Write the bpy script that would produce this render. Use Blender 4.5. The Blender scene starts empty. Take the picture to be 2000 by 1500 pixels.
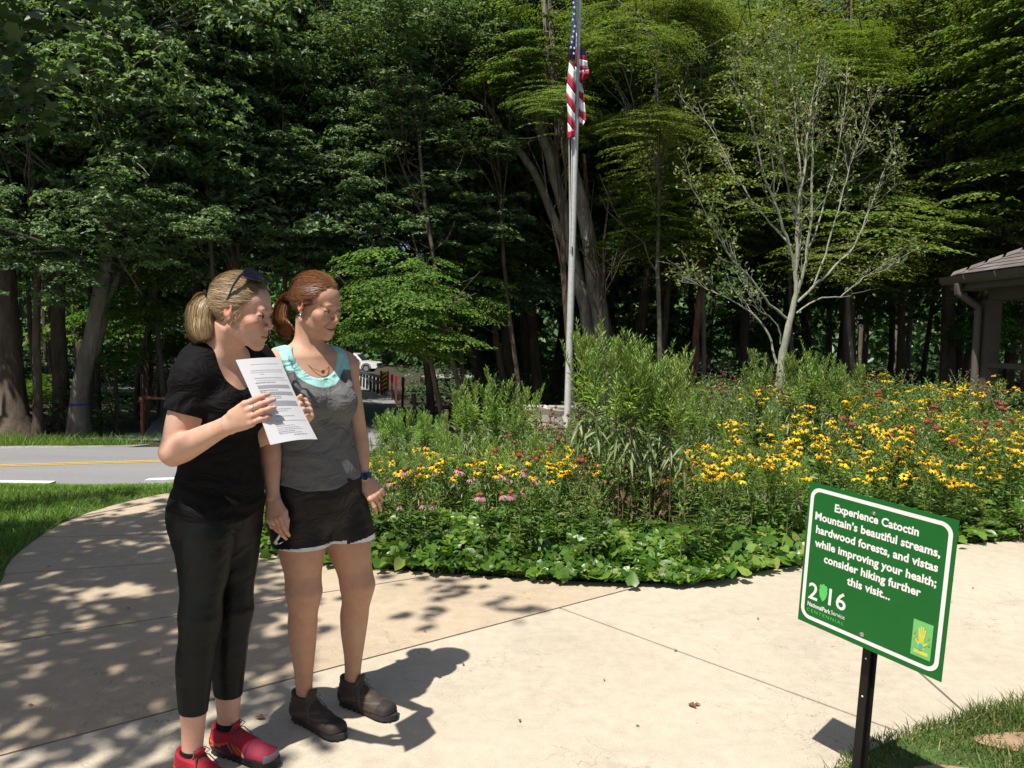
import bpy, bmesh, math, random
import numpy as np
from mathutils import Vector, Matrix
R_ = math.radians
SC = bpy.context.scene
# ------------------------------------------------------------------ camera, sky, sun, exposure
CAM_H, PITCH, ROLL, FPX = 1.5, R_(3.8), R_(1.2), 1500.0
cd = bpy.data.cameras.new('camera'); cd.sensor_width = 36; cd.lens = 27.0
cd.clip_end = 2000; cd.clip_start = 0.05
cam = bpy.data.objects.new('camera', cd); SC.collection.objects.link(cam)
cam.location = (0, 0, CAM_H)
cam.rotation_euler = (Matrix.Rotation(math.pi/2-PITCH, 3, 'X') @ Matrix.Rotation(ROLL, 3, 'Z')).to_euler()
SC.camera = cam
SUN_AZ, SUN_EL = R_(36.0), R_(64.0)          # shadows fall towards +36 deg right of the view axis
sun_dir = Vector((-math.sin(SUN_AZ)*math.cos(SUN_EL), -math.cos(SUN_AZ)*math.cos(SUN_EL), math.sin(SUN_EL)))
w = bpy.data.worlds.new('World'); SC.world = w; w.use_nodes = True
nt = w.node_tree; bg = nt.nodes['Background']
sk = nt.nodes.new('ShaderNodeTexSky'); sk.sky_type = 'NISHITA'; sk.sun_disc = False
sk.sun_elevation = SUN_EL; sk.sun_rotation = math.pi + SUN_AZ
sk.air_density = 0.8; sk.dust_density = 2.0; sk.ozone_density = 0.8
nt.links.new(sk.outputs[0], bg.inputs[0]); bg.inputs[1].default_value = 0.068
sl = bpy.data.lights.new('sun', 'SUN'); sl.energy = 5.0; sl.angle = R_(0.53); sl.color = (1, 0.94, 0.85)
so = bpy.data.objects.new('sun', sl); SC.collection.objects.link(so)
so.rotation_euler = sun_dir.to_track_quat('Z', 'Y').to_euler(); so.location = (-10, -15, 40)
SC.view_settings.view_transform = 'Standard'; SC.view_settings.look = 'None'
SC.view_settings.exposure = 0.42; SC.view_settings.gamma = 1; SC.view_settings.use_curve_mapping = False
SC.render.engine = 'CYCLES'
SC.cycles.max_bounces = 7; SC.cycles.diffuse_bounces = 4; SC.cycles.glossy_bounces = 3
SC.cycles.transmission_bounces = 4; SC.cycles.transparent_max_bounces = 6
SC.cycles.sample_clamp_indirect = 6
SC.cycles.use_denoising = True
# ------------------------------------------------------------------ layout helpers
_cP, _sP, _cR, _sR = math.cos(PITCH), math.sin(PITCH), math.cos(ROLL), math.sin(ROLL)
def ray(px, py):
    x, y = (px-1000)/FPX, (750-py)/FPX
    x, y = x*_cR-y*_sR, x*_sR+y*_cR
    return np.array([x, _cP+y*_sP, -_sP+y*_cP])
def at(px, py, Y):                                  # point seen at (px, py) of the 2000x1500 photo, Y metres ahead
    d = ray(px, py); return np.array([0, 0, CAM_H]) + Y/d[1]*d
def g(px, py, z=0.0):                               # the same, on the level z
    d = ray(px, py); return np.array([0, 0, CAM_H]) + (z-CAM_H)/d[2]*d
def sstep(a, b, x):
    t = np.clip((np.asarray(x, float)-a)/(b-a), 0, 1); return t*t*(3-2*t)
_by = [-60, 6.9, 8.7, 9.8, 13.4, 14.4, 16.5, 24, 40, 80, 110, 170, 400]
_bz = [0, 0, -.40, -.50, -.72, -.80, -.98, -1.25, -1.85, -2.9, -1.0, 12, 40]
_ry = [-60, 15.0, 20, 30, 60, 90, 170, 400]
_rz = [0, 0, -.7, -1.1, -1.8, -1.5, 12, 40]
def terr(x, y):
    w_ = sstep(0.8, 4.2, np.asarray(x, float)+0*np.asarray(y, float))
    return np.interp(y, _by, _bz)*(1-w_) + np.interp(y, _ry, _rz)*w_
# ------------------------------------------------------------------ object helpers
COL = SC.collection
def tag(o, label=None, cat=None, group=None, kind=None):
    if label: o['label'] = label
    if cat: o['category'] = cat
    if group: o['group'] = group
    if kind: o['kind'] = kind
    return o
def empty(name, loc=(0, 0, 0), rz=0.0):
    o = bpy.data.objects.new(name, None); COL.objects.link(o); o.location = loc; o.rotation_euler = (0, 0, rz)
    o.empty_display_size = 0.2
    return o
def link(name, me, mat=None, parent=None):
    o = bpy.data.objects.new(name, me); COL.objects.link(o)
    if mat is not None and not me.materials:
        for m_ in (mat if isinstance(mat, (list, tuple)) else [mat]): me.materials.append(m_)
    if parent is not None: o.parent = parent
    return o
def npmesh(name, V, Fs, smooth=False, mi=None, col=None):
    """V (n,3); Fs a list of (m,k) index arrays"""
    if not isinstance(Fs, (list, tuple)): Fs = [Fs]
    Fs = [np.asarray(f, np.int32) for f in Fs if len(f)]
    V = np.ascontiguousarray(V, np.float32)
    me = bpy.data.meshes.new(name)
    me.vertices.add(len(V)); me.vertices.foreach_set('co', V.ravel())
    loops = np.concatenate([f.ravel() for f in Fs]).astype(np.int32)
    tot = np.concatenate([np.full(len(f), f.shape[1], np.int32) for f in Fs])
    st = np.concatenate([[0], np.cumsum(tot)[:-1]]).astype(np.int32)
    me.loops.add(len(loops)); me.loops.foreach_set('vertex_index', loops)
    me.polygons.add(len(tot)); me.polygons.foreach_set('loop_start', st); me.polygons.foreach_set('loop_total', tot)
    if mi is not None: me.polygons.foreach_set('material_index', np.asarray(mi, np.int32))
    if smooth: me.polygons.foreach_set('use_smooth', np.ones(len(tot), bool))
    if col is not None:
        a = me.color_attributes.new('col', 'FLOAT_COLOR', 'POINT')
        c4 = np.ones((len(V), 4), np.float32); c4[:, :3] = col; a.data.foreach_set('color', c4.ravel())
    me.update(calc_edges=True); me.validate()
    return me
class MB:
    """collects simple solids into one mesh"""
    def __init__(s): s.v = []; s.f = []; s.m = []
    def add(s, V, F, m=0):
        n = len(s.v); s.v += [tuple(map(float, p)) for p in V]; s.f += [tuple(i+n for i in f) for f in F]; s.m += [m]*len(F); return s
    def box(s, c, d, rot=None, m=0, taper=1.0):
        x, y, z = [q/2 for q in d]
        P = [Vector((sx*x*(taper if sz > 0 else 1), sy*y*(taper if sz > 0 else 1), sz*z)) for sz in (-1, 1) for sy in (-1, 1) for sx in (-1, 1)]
        if rot is not None: P = [rot @ p for p in P]
        c = Vector(c)
        return s.add([p+c for p in P], [(0, 2, 3, 1), (4, 5, 7, 6), (0, 1, 5, 4), (2, 6, 7, 3), (0, 4, 6, 2), (1, 3, 7, 5)], m)
    def bar(s, a, b, wx, wy, m=0, up=(0, 0, 1)):
        a, b = Vector(a), Vector(b); d = (b-a); L = d.length; z = d.normalized(); up = Vector(up)
        if abs(z.dot(up)) > .98: up = Vector((0, 1, 0))
        x = up.cross(z).normalized(); y = z.cross(x)
        return s.box((a+b)/2, (wx, wy, L), Matrix((x, y, z)).transposed(), m)
    def tube(s, pts, rad, n=8, m=0, cap=True):
        pts = [Vector(p) for p in pts]; k = len(pts)
        if not hasattr(rad, '__len__'): rad = [rad]*k
        V = []; F = []; x = None
        for i, p in enumerate(pts):
            t = (pts[min(i+1, k-1)]-pts[max(i-1, 0)]).normalized()
            if x is None:
                x = t.orthogonal().normalized()
            else:
                x = (x-t*x.dot(t)); x = x.normalized() if x.length > 1e-6 else t.orthogonal().normalized()
            y = t.cross(x)
            for j in range(n):
                a = 2*math.pi*j/n; V.append(p+(x*math.cos(a)+y*math.sin(a))*rad[i])
        for i in range(k-1):
            for j in range(n):
                F.append((i*n+j, i*n+(j+1) % n, (i+1)*n+(j+1) % n, (i+1)*n+j))
        if cap: F.append(tuple(range(n-1, -1, -1))); F.append(tuple((k-1)*n+j for j in range(n)))
        return s.add(V, F, m)
    def prism(s, poly, z0, z1, m=0):
        n = len(poly); V = [(p[0], p[1], z0) for p in poly]+[(p[0], p[1], z1) for p in poly]
        return s.add(V, [tuple(range(n-1, -1, -1)), tuple(range(n, 2*n))]+[(i, (i+1) % n, n+(i+1) % n, n+i) for i in range(n)], m)
    def sphere(s, c, r, nu=12, nv=8, m=0, rot=None):
        if not hasattr(r, '__len__'): r = (r, r, r)
        c = Vector(c); V = []; F = []
        for i in range(nv+1):
            t = math.pi*i/nv
            for j in range(nu):
                a = 2*math.pi*j/nu
                p = Vector((r[0]*math.sin(t)*math.cos(a), r[1]*math.sin(t)*math.sin(a), r[2]*math.cos(t)))
                if rot is not None: p = rot @ p
                V.append(c+p)
        for i in range(nv):
            for j in range(nu): F.append((i*nu+j, (i+1)*nu+j, (i+1)*nu+(j+1) % nu, i*nu+(j+1) % nu))
        return s.add(V, F, m)
    def mesh(s, name, smooth=False, bevel=0.0):
        me = bpy.data.meshes.new(name); me.from_pydata(s.v, [], s.f)
        me.polygons.foreach_set('material_index', s.m)
        if bevel:
            bm = bmesh.new(); bm.from_mesh(me)
            es = [e for e in bm.edges if len(e.link_faces) == 2 and e.calc_face_angle(0) > .6]
            bmesh.ops.bevel(bm, geom=es, offset=bevel, segments=2, affect='EDGES', clamp_overlap=True)
            bm.to_mesh(me); bm.free()
        if smooth:
            me.polygons.foreach_set('use_smooth', [True]*len(me.polygons))
            me.set_sharp_from_angle(angle=R_(40))
        me.update(); return me
    def obj(s, name, mat, parent=None, smooth=False, bevel=0.0):
        return link(name, s.mesh(name, smooth, bevel), mat, parent)
def copy_thing(root):
    r = root.copy(); COL.objects.link(r)
    for ch in root.children:
        c = ch.copy(); COL.objects.link(c); c.parent = r
        for gch in ch.children:
            d = gch.copy(); COL.objects.link(d); d.parent = c
    return r
# ------------------------------------------------------------------ materials
def nmat(name):
    m = bpy.data.materials.new(name); m.use_nodes = True; t = m.node_tree
    return m, t, t.nodes['Principled BSDF']
def ND(t, typ, **kw):
    n = t.nodes.new(typ)
    for k, v in kw.items():
        if k.startswith('i_'):
            key = k[2:]; key = int(key) if key.isdigit() else key.replace('_', ' ')
            n.inputs[key].default_value = v
        else: setattr(n, k, v)
    return n
def ramp(t, fac, stops, interp='LINEAR'):
    r = t.nodes.new('ShaderNodeValToRGB'); r.color_ramp.interpolation = interp; cr = r.color_ramp
    while len(cr.elements) < len(stops): cr.elements.new(0.5)
    for e, (p, c) in zip(cr.elements, stops):
        e.position = p; c = c if hasattr(c, '__len__') else (c, c, c); e.color = (*c[:3], 1)
    t.links.new(fac, r.inputs[0]); return r
def noise(t, scale, detail=4, rough=.55, vec=None, stretch=None, dist=0.0):
    n = ND(t, 'ShaderNodeTexNoise'); n.inputs['Scale'].default_value = scale; n.inputs['Detail'].default_value = detail
    n.inputs['Roughness'].default_value = rough; n.inputs['Distortion'].default_value = dist
    if vec is None:
        tc = ND(t, 'ShaderNodeTexCoord'); vec = tc.outputs['Object']
    if stretch:
        mp = ND(t, 'ShaderNodeMapping'); mp.inputs['Scale'].default_value = stretch; t.links.new(vec, mp.inputs[0]); vec = mp.outputs[0]
    t.links.new(vec, n.inputs['Vector']); return n
def mixc(t, f, a, b, mode='MIX'):
    m = ND(t, 'ShaderNodeMix', data_type='RGBA', blend_type=mode)
    for s_, v in ((0, f), (6, a), (7, b)):
        if hasattr(v, 'is_output') or hasattr(v, 'links'): t.links.new(v, m.inputs[s_])
        else: m.inputs[s_].default_value = v if s_ == 0 else (*v[:3], 1)
    return m.outputs[2]
def bump(t, b, h, strength=.3, dist=.01):
    n = ND(t, 'ShaderNodeBump'); n.inputs['Strength'].default_value = strength; n.inputs['Distance'].default_value = dist
    t.links.new(h, n.inputs['Height']); t.links.new(n.outputs[0], b.inputs['Normal']); return n
def simple(name, col, rough=.6, metal=0.0, var=.12, nscale=30, bs=.0, bd=.002, spec=.5, coat=0.0):
    m, t, b = nmat(name)
    n = noise(t, nscale, 4)
    lo = tuple(c*(1-var) for c in col); hi = tuple(min(1, c*(1+var)) for c in col)
    r = ramp(t, n.outputs['Fac'], [(.3, lo), (.7, hi)])
    t.links.new(r.outputs[0], b.inputs['Base Color'])
    b.inputs['Roughness'].default_value = rough; b.inputs['Metallic'].default_value = metal
    b.inputs['Specular IOR Level'].default_value = spec; b.inputs['Coat Weight'].default_value = coat
    if bs: bump(t, b, n.outputs['Fac'], bs, bd)
    return m
def leafmat(name, cols, trans=.35, rough=.45, spec=.4):
    """cols: ramp stops over the random value of each leaf"""
    m, t, b = nmat(name)
    ge = ND(t, 'ShaderNodeNewGeometry'); oi = ND(t, 'ShaderNodeObjectInfo')
    r = ramp(t, ge.outputs['Random Per Island'], cols)
    hs = ND(t, 'ShaderNodeHueSaturation')
    mr = ND(t, 'ShaderNodeMapRange', i_3=.485, i_4=.515); t.links.new(oi.outputs['Random'], mr.inputs[0]); t.links.new(mr.outputs[0], hs.inputs['Hue'])
    n = noise(t, .9, 2, vec=ge.outputs['Position'])
    mr2 = ND(t, 'ShaderNodeMapRange', i_1=.3, i_2=.7, i_3=.75, i_4=1.25); t.links.new(n.outputs['Fac'], mr2.inputs[0]); t.links.new(mr2.outputs[0], hs.inputs['Value'])
    t.links.new(r.outputs[0], hs.inputs['Color'])
    t.links.new(hs.outputs[0], b.inputs['Base Color']); b.inputs['Roughness'].default_value = rough
    b.inputs['Specular IOR Level'].default_value = spec
    tr = ND(t, 'ShaderNodeBsdfTranslucent'); br = mixc(t, 1.0, hs.outputs[0], (1.3, 1.4, .55), 'MULTIPLY'); t.links.new(br, tr.inputs[0])
    mx = ND(t, 'ShaderNodeMixShader'); mx.inputs[0].default_value = trans
    t.links.new(b.outputs[0], mx.inputs[1]); t.links.new(tr.outputs[0], mx.inputs[2])
    t.links.new(mx.outputs[0], t.nodes['Material Output'].inputs[0])
    return m
def barkmat(name, c0, c1, c2=None, scale=7):
    m, t, b = nmat(name)
    n = noise(t, scale, 7, .65, stretch=(1, 1, .22)); n2 = noise(t, 1.6, 3)
    r = ramp(t, n.outputs['Fac'], [(.3, c0), (.62, c1)])
    colr = r.outputs[0]
    if c2: 
        rr = ramp(t, n2.outputs['Fac'], [(.48, 0), (.62, 1)]); colr = mixc(t, rr.outputs[0], colr, c2)
    t.links.new(colr, b.inputs['Base Color']); b.inputs['Roughness'].default_value = .9; b.inputs['Specular IOR Level'].default_value = .2
    bump(t, b, n.outputs['Fac'], .9, .03); return m
# ------------------------------------------------------------------ leaves as geometry
def unit(a): return a/np.maximum(np.linalg.norm(a, axis=-1, keepdims=True), 1e-9)
def leaves(C_, A, N, L, W, fold=.18):
    """centres, axes, normals -> pointed, folded leaves of two triangles"""
    A = unit(A); S = unit(np.cross(N, A)); N = np.cross(A, S)
    L = np.asarray(L).reshape(-1, 1); W = np.asarray(W).reshape(-1, 1)
    V = np.stack([C_-A*L*.5, C_+S*W*.5+N*W*fold-A*L*.06, C_+A*L*.5-N*L*.1, C_-S*W*.5+N*W*fold-A*L*.06], 1)
    n = len(C_); i = np.arange(n)[:, None]*4
    F = np.concatenate([i+[0, 1, 2], i+[0, 2, 3]], 0)
    return V.reshape(-1, 3), F
def vnoise(P, seed=0, f=1.0):
    """cheap smooth pseudo-noise in about -1..1"""
    rs = np.random.RandomState(seed); out = 0
    for k in range(5):
        d = rs.normal(size=3); d *= f*(1+.7*k)/np.linalg.norm(d); out = out+np.sin(P@d+rs.rand()*6.28)/(1+.35*k)
    return out/2.4
M_signg = simple('sign_green', (.010, .125, .022), .5, var=.05, nscale=5, spec=.25)
M_signw = simple('sign_white', (.80, .80, .78), .45, var=.03)
M_signl = simple('light_green_print', (.10, .55, .12), .5, var=.04)
M_signl2 = simple('panel_green_print', (.16, .50, .15), .5, var=.06)
M_signy = simple('yellow_print', (.62, .60, .08), .5, var=.1)
M_teal = simple('teal_print', (.06, .45, .36), .5, var=.1)
M_orange = simple('orange_print', (.55, .25, .04), .5, var=.1)
M_blackm = simple('black_painted_steel', (.006, .0055, .005), .5, var=.3, spec=.3)
M_zinc = simple('zinc_bolt', (.6, .6, .6), .3, 1.0, var=.1)
M_alu = simple('brushed_aluminium', (.62, .62, .60), .42, .35, var=.1, nscale=12)
M_brownp = simple('taupe_brown_paint', (.105, .086, .074), .6, var=.1, nscale=6, bs=.1)
# ================================================================== THE SETTING
def m_concrete(name, base, dark):
    m, t, b = nmat(name)
    ge = ND(t, 'ShaderNodeNewGeometry'); P = ge.outputs['Position']
    n1 = noise(t, .8, 6, .6, vec=P); n2 = noise(t, 14, 5, .7, vec=P); n3 = noise(t, 160, 3, .7, vec=P)
    c = mixc(t, ramp(t, n1.outputs['Fac'], [(.35, 0), (.7, 1)]).outputs[0], base, tuple(q*.93 for q in dark))
    st_ = noise(t, 2.2, 7, .72, vec=P, dist=.6); c = mixc(t, ramp(t, st_.outputs['Fac'], [(.52, 0), (.66, .35)]).outputs[0], c, tuple(q*.72 for q in dark))
    c = mixc(t, .35, c, ramp(t, n2.outputs['Fac'], [(.3, (.62, .6, .57)), (.7, (1.15, 1.13, 1.1))]).outputs[0], 'MULTIPLY')
    c = mixc(t, .45, c, ramp(t, n3.outputs['Fac'], [(.3, (.6, .58, .55)), (.62, (1.12, 1.1, 1.06))]).outputs[0], 'MULTIPLY')
    # fine craze cracks: cell borders, broken up by a mask
    dn = noise(t, 3.5, 4, .6, vec=P)
    va = ND(t, 'ShaderNodeVectorMath', operation='MULTIPLY_ADD'); va.inputs[1].default_value = (.35, .35, .35)
    t.links.new(dn.outputs['Color'], va.inputs[0]); t.links.new(P, va.inputs[2])
    vo = ND(t, 'ShaderNodeTexVoronoi', feature='DISTANCE_TO_EDGE'); vo.inputs['Scale'].default_value = 6.5; t.links.new(va.outputs[0], vo.inputs['Vector'])
    cr = ramp(t, vo.outputs['Distance'], [(0, 1), (.009, 0)])
    mk = ramp(t, noise(t, 1.1, 3, vec=P).outputs['Fac'], [(.49, 0), (.58, .75)])
    mm = ND(t, 'ShaderNodeMath', operation='MULTIPLY'); t.links.new(cr.outputs[0], mm.inputs[0]); t.links.new(mk.outputs[0], mm.inputs[1])
    c = mixc(t, mm.outputs[0], c, tuple(q*.33 for q in dark))
    # dark specks
    v2 = ND(t, 'ShaderNodeTexVoronoi'); v2.inputs['Scale'].default_value = 9; t.links.new(P, v2.inputs['Vector'])
    sp = ramp(t, v2.outputs['Distance'], [(.02, .7), (.04, 0)]); c = mixc(t, sp.outputs[0], c, (.12, .1, .08))
    t.links.new(c, b.inputs['Base Color']); b.inputs['Roughness'].default_value = .85; b.inputs['Specular IOR Level'].default_value = .3
    bump(t, b, n3.outputs['Fac'], .35, .002)
    return m
M_tan = m_concrete('tan_concrete', (.515, .43, .325), (.465, .385, .29))
M_pale = m_concrete('pale_concrete', (.535, .485, .395), (.495, .445, .36))
def m_ground():
    m, t, b = nmat('forest_soil'); ge = ND(t, 'ShaderNodeNewGeometry'); P = ge.outputs['Position']
    n1 = noise(t, .5, 6, .65, vec=P); n2 = noise(t, 11, 6, .75, vec=P)
    c = ramp(t, n2.outputs['Fac'], [(.25, (.012, .009, .006)), (.5, (.035, .025, .016)), (.72, (.075, .052, .033))]).outputs[0]
    c = mixc(t, ramp(t, n1.outputs['Fac'], [(.5, 0), (.65, .7)]).outputs[0], c, (.035, .055, .018))
    t.links.new(c, b.inputs['Base Color']); b.inputs['Roughness'].default_value = .95; bump(t, b, n2.outputs['Fac'], .8, .04)
    return m
def grid_sheet(name, xs, ys, zf, mat, kind='structure'):
    X, Y = np.meshgrid(xs, ys); Z = zf(X, Y); V = np.stack([X, Y, Z], -1).reshape(-1, 3); nx = len(xs)
    i = (np.arange(len(ys)-1)[:, None]*nx+np.arange(nx-1)[None]).ravel()
    o = link(name, npmesh(name, V, np.stack([i, i+1, i+nx+1, i+nx], 1), True), mat); tag(o, kind=kind); return o
xs = np.concatenate([np.linspace(-400, -40, 19), np.linspace(-36, 30, 133), np.linspace(40, 400, 19)])
ys = np.concatenate([np.linspace(-80, -4, 9), np.linspace(-3, 26, 117), np.linspace(27, 120, 60), np.linspace(130, 420, 20)])
def gz(X, Y):
    z = terr(X, Y)-.016
    far = sstep(20, 40, Y); P = np.stack([X, Y, 0*X], -1)
    return z+far*.25*vnoise(P, 3, .25)+.012*far*vnoise(P, 4, 2.5)
ground = grid_sheet('ground', xs, ys, gz, m_ground())
# ---- concrete path: slabs cut along the joints that the photo shows
def clip(poly, a, b, off=.0065):
    """keep the part of poly left of the line a->b, off metres away from it"""
    a, b = np.array(a[:2]), np.array(b[:2]); d = (b-a)/np.linalg.norm(b-a); n = np.array([-d[1], d[0]])
    out = []; k = len(poly); s = [float((np.array(p)-a)@n)-off for p in poly]
    for i in range(k):
        p, q = np.array(poly[i]), np.array(poly[(i+1) % k]); sp, sq = s[i], s[(i+1) % k]
        if sp >= 0: out.append(tuple(p))
        if (sp >= 0) != (sq >= 0): out.append(tuple(p+(q-p)*sp/(sp-sq)))
    return out
G2 = lambda px, py: tuple(g(px, py)[:2])
edge_left = [(-9.0, -3.0), (-4.2, 1.0), G2(-60, 1240), G2(0, 1145), G2(14, 1100), G2(50, 1068), G2(100, 1032), G2(160, 1005), G2(230, 984), G2(300, 968), G2(350, 959), G2(400, 951), (-2.6, 7.35)]
edge_bed = [(-1.7, 7.35), G2(520, 975), G2(470, 1010), G2(490, 1060), G2(540, 1088), G2(640, 1100), G2(740, 1110), G2(840, 1118), G2(940, 1124), G2(1060, 1133), G2(1180, 1138), G2(1290, 1140), G2(1390, 1135), G2(1440, 1126), G2(1500, 1113),
            G2(1560, 1104), G2(1640, 1090), G2(1750, 1076), G2(1880, 1062), G2(2010, 1054), G2(2200, 1042), (9.0, 7.2)]
edge_right = [(9.0, 3.2), (5.0, 3.0), G2(2060, 1372), G2(2000, 1392), G2(1930, 1404), G2(1870, 1424), G2(1800, 1436), G2(1740, 1456), G2(1700, 1474), G2(1660, 1498), G2(1610, 1560), (.6, 1.2), (.2, -3.0)]
def smooth_poly(pts, it=1):
    for _ in range(it):
        o = [pts[0]]
        for a, b in zip(pts[:-1], pts[1:]):
            a, b = np.array(a), np.array(b); o += [tuple(a*.75+b*.25), tuple(a*.25+b*.75)]
        pts = o+[pts[-1]]
    return pts
PATH = smooth_poly(edge_left)+smooth_poly(edge_bed)+smooth_poly(edge_right)
path = empty('path'); tag(path, kind='structure')
Lc = (g(0, 1476), g(1092, 1187)); Ld = (g(1092, 1187), g(1758, 1430))
tanp = clip(PATH, *Lc); palep = clip(PATH, Lc[1], Lc[0])
slabs = []
rest = tanp
for (a, b) in (((0, 1256), (352, 1201)), ((8, 1121), (338, 1098)), ((60, 1049), (330, 1044))):
    slabs.append((clip(rest, g(*b), g(*a)), M_tan)); rest = clip(rest, g(*a), g(*b))
slabs.append((rest, M_tan))
# the pale side: one slab on either side of the long joint that runs to the sign, one more joint further right
up = clip(palep, *Ld); lo = clip(palep, Ld[1], Ld[0])
J = (g(1560, 1104), g(1905, 1410))
slabs += [(clip(up, J[0], J[1]), M_pale), (clip(up, J[1], J[0]), M_pale)]
K = ((-1.9, 1.0), (.9, .2)); slabs += [(clip(lo, *K), M_pale), (clip(lo, K[1], K[0]), M_pale)]
def slab(poly, mat):
    if len(poly) < 3: return
    n = len(poly)
    bm = bmesh.new(); vs = [bm.verts.new((p[0], p[1], 0)) for p in poly]
    bm.faces.new(vs); bmesh.ops.recalc_face_normals(bm, faces=bm.faces)
    if bm.faces[:][0].normal.z < 0: bmesh.ops.reverse_faces(bm, faces=bm.faces)
    r = bmesh.ops.extrude_face_region(bm, geom=bm.faces[:])
    for e in r['geom']:
        if isinstance(e, bmesh.types.BMVert): e.co.z -= .12
    bmesh.ops.recalc_face_normals(bm, faces=bm.faces)
    bmesh.ops.triangulate(bm, faces=[f for f in bm.faces if len(f.verts) > 4])
    me = bpy.data.meshes.new('slab'); bm.to_mesh(me); bm.free()
    link('slab', me, mat, path)
for p_, m_ in slabs: slab(p_, m_)
# ---- road, kerb stones, markings
def m_asphalt():
    m, t, b = nmat('asphalt'); ge = ND(t, 'ShaderNodeNewGeometry'); P = ge.outputs['Position']
    n = noise(t, 60, 4, .8, vec=P); n2 = noise(t, .7, 5, .6, vec=P, stretch=(.4, 1.6, 1))
    c = ramp(t, n.outputs['Fac'], [(.3, (.15, .15, .155)), (.7, (.30, .30, .31))]).outputs[0]
    c = mixc(t, .5, c, ramp(t, n2.outputs['Fac'], [(.3, (.8, .8, .82)), (.7, (1.2, 1.2, 1.18))]).outputs[0], 'MULTIPLY')
    t.links.new(c, b.inputs['Base Color']); b.inputs['Roughness'].default_value = .85; bump(t, b, n.outputs['Fac'], .3, .004); return m
M_asph = m_asphalt()
M_white = simple('white_paint', (.78, .78, .76), .6, var=.08, nscale=20)
M_kerb = simple('white_kerb_concrete', (.72, .72, .69), .8, var=.12, nscale=12, bs=.2)
M_yellow = simple('yellow_road_paint', (.62, .40, .06), .7, var=.25, nscale=25)
KN = lambda x: 8.75+.6*(x+5.6)                            # near edge of the road
KF = lambda x: 13.4+.48*(x+8.98)                            # far edge
def strip(name, xs_, yn, yf, dz, mat, ny=8, kind='structure'):
    X = np.repeat(np.asarray(xs_)[None], ny+1, 0); f = np.linspace(0, 1, ny+1)[:, None]
    Y = yn(np.asarray(xs_))[None]*(1-f)+yf(np.asarray(xs_))[None]*f
    V = np.stack([X, Y, terr(X, Y)+dz], -1).reshape(-1, 3); nx = len(xs_)
    i = (np.arange(ny)[:, None]*nx+np.arange(nx-1)[None]).ravel()
    o = link(name, npmesh(name, V, np.stack([i, i+1, i+nx+1, i+nx], 1), True), mat)
    if kind: tag(o, kind=kind)
    return o
rx_ = np.linspace(-60, -1.2, 160)
road = strip('road', rx_, KN, KF, .004, M_asph)
mid = lambda x: (KN(x)+KF(x))/2+.05
for k_ in (-.1, .1):
    o = strip('centre_line', rx_, lambda x: mid(x)+k_-.055, lambda x: mid(x)+k_+.055, .009, M_yellow, 1, None); o.parent = road
# side road that leads off to the bridge
def side_road():
    ys_ = np.linspace(16.2, 95, 90); u = np.interp(ys_, [14.6, 20, 40, 60, 80, 95], [-.6, -2.8, -6.3, -10.5, -15.5, -20])
    wd = np.interp(ys_, [14.6, 18, 95], [9, 6.6, 6.6]); f = np.linspace(0, 1, 7)[None]
    X = u[:, None]-wd[:, None]*f; Y = ys_[:, None]+0*f; V = np.stack([X, Y, terr(X, Y)+.02+.1*sstep(17, 21, Y)], -1).reshape(-1, 3)
    i = (np.arange(89)[:, None]*7+np.arange(6)[None]).ravel()
    o = link('side_road', npmesh('side_road', V, np.stack([i+1, i, i+7, i+8], 1), True), M_asph); tag(o, kind='structure')
side_road()
def m_gravel():
    m, t, b = nmat('gravel'); ge = ND(t, 'ShaderNodeNewGeometry'); P = ge.outputs['Position']
    v = ND(t, 'ShaderNodeTexVoronoi'); v.inputs['Scale'].default_value = 35; t.links.new(P, v.inputs['Vector'])
    n2 = noise(t, 2, 5, .6, vec=P)
    c = ramp(t, v.outputs['Color'], [(.2, (.17, .165, .16)), (.8, (.42, .41, .40))]).outputs[0]
    c = mixc(t, ramp(t, n2.outputs['Fac'], [(.45, 0), (.6, .6)]).outputs[0], c, (.12, .11, .09))
    t.links.new(c, b.inputs['Base Color']); b.inputs['Roughness'].default_value = .9; bump(t, b, v.outputs['Distance'], .6, .02); return m
M_gravel = m_gravel()
sh = strip('gravel_shoulder', np.linspace(-60, -7.2, 100), lambda x: KF(x)-.15, lambda x: KF(x)+.85+.18*np.sin(x*1.7)+.1*np.sin(x*4.1), .002, M_gravel, 3)
# a sunlit gravel lot beyond the trees, left
def patch(name, cx, cy, rx, ry, dz, mat, seed=1):
    a = np.linspace(0, 2*math.pi, 40, endpoint=False); rr = 1+.13*vnoise(np.stack([np.cos(a), np.sin(a), 0*a], 1), seed, 3)
    V = [(cx, cy)]+[(cx+rx*r*math.cos(q), cy+ry*r*math.sin(q)) for q, r in zip(a, rr)]
    V = np.array([(x, y, float(terr(x, y))+dz) for x, y in V]); F = np.array([(0, i+1, (i+1) % 40+1) for i in range(40)])
    o = link(name, npmesh(name, V, F), mat); tag(o, kind='structure'); return o
patch('gravel_lot', -17, 33, 6.5, 2.6, .32, M_gravel)
patch('gravel_track', -4.9, 62, 2.2, 5, .35, M_gravel)
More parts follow.
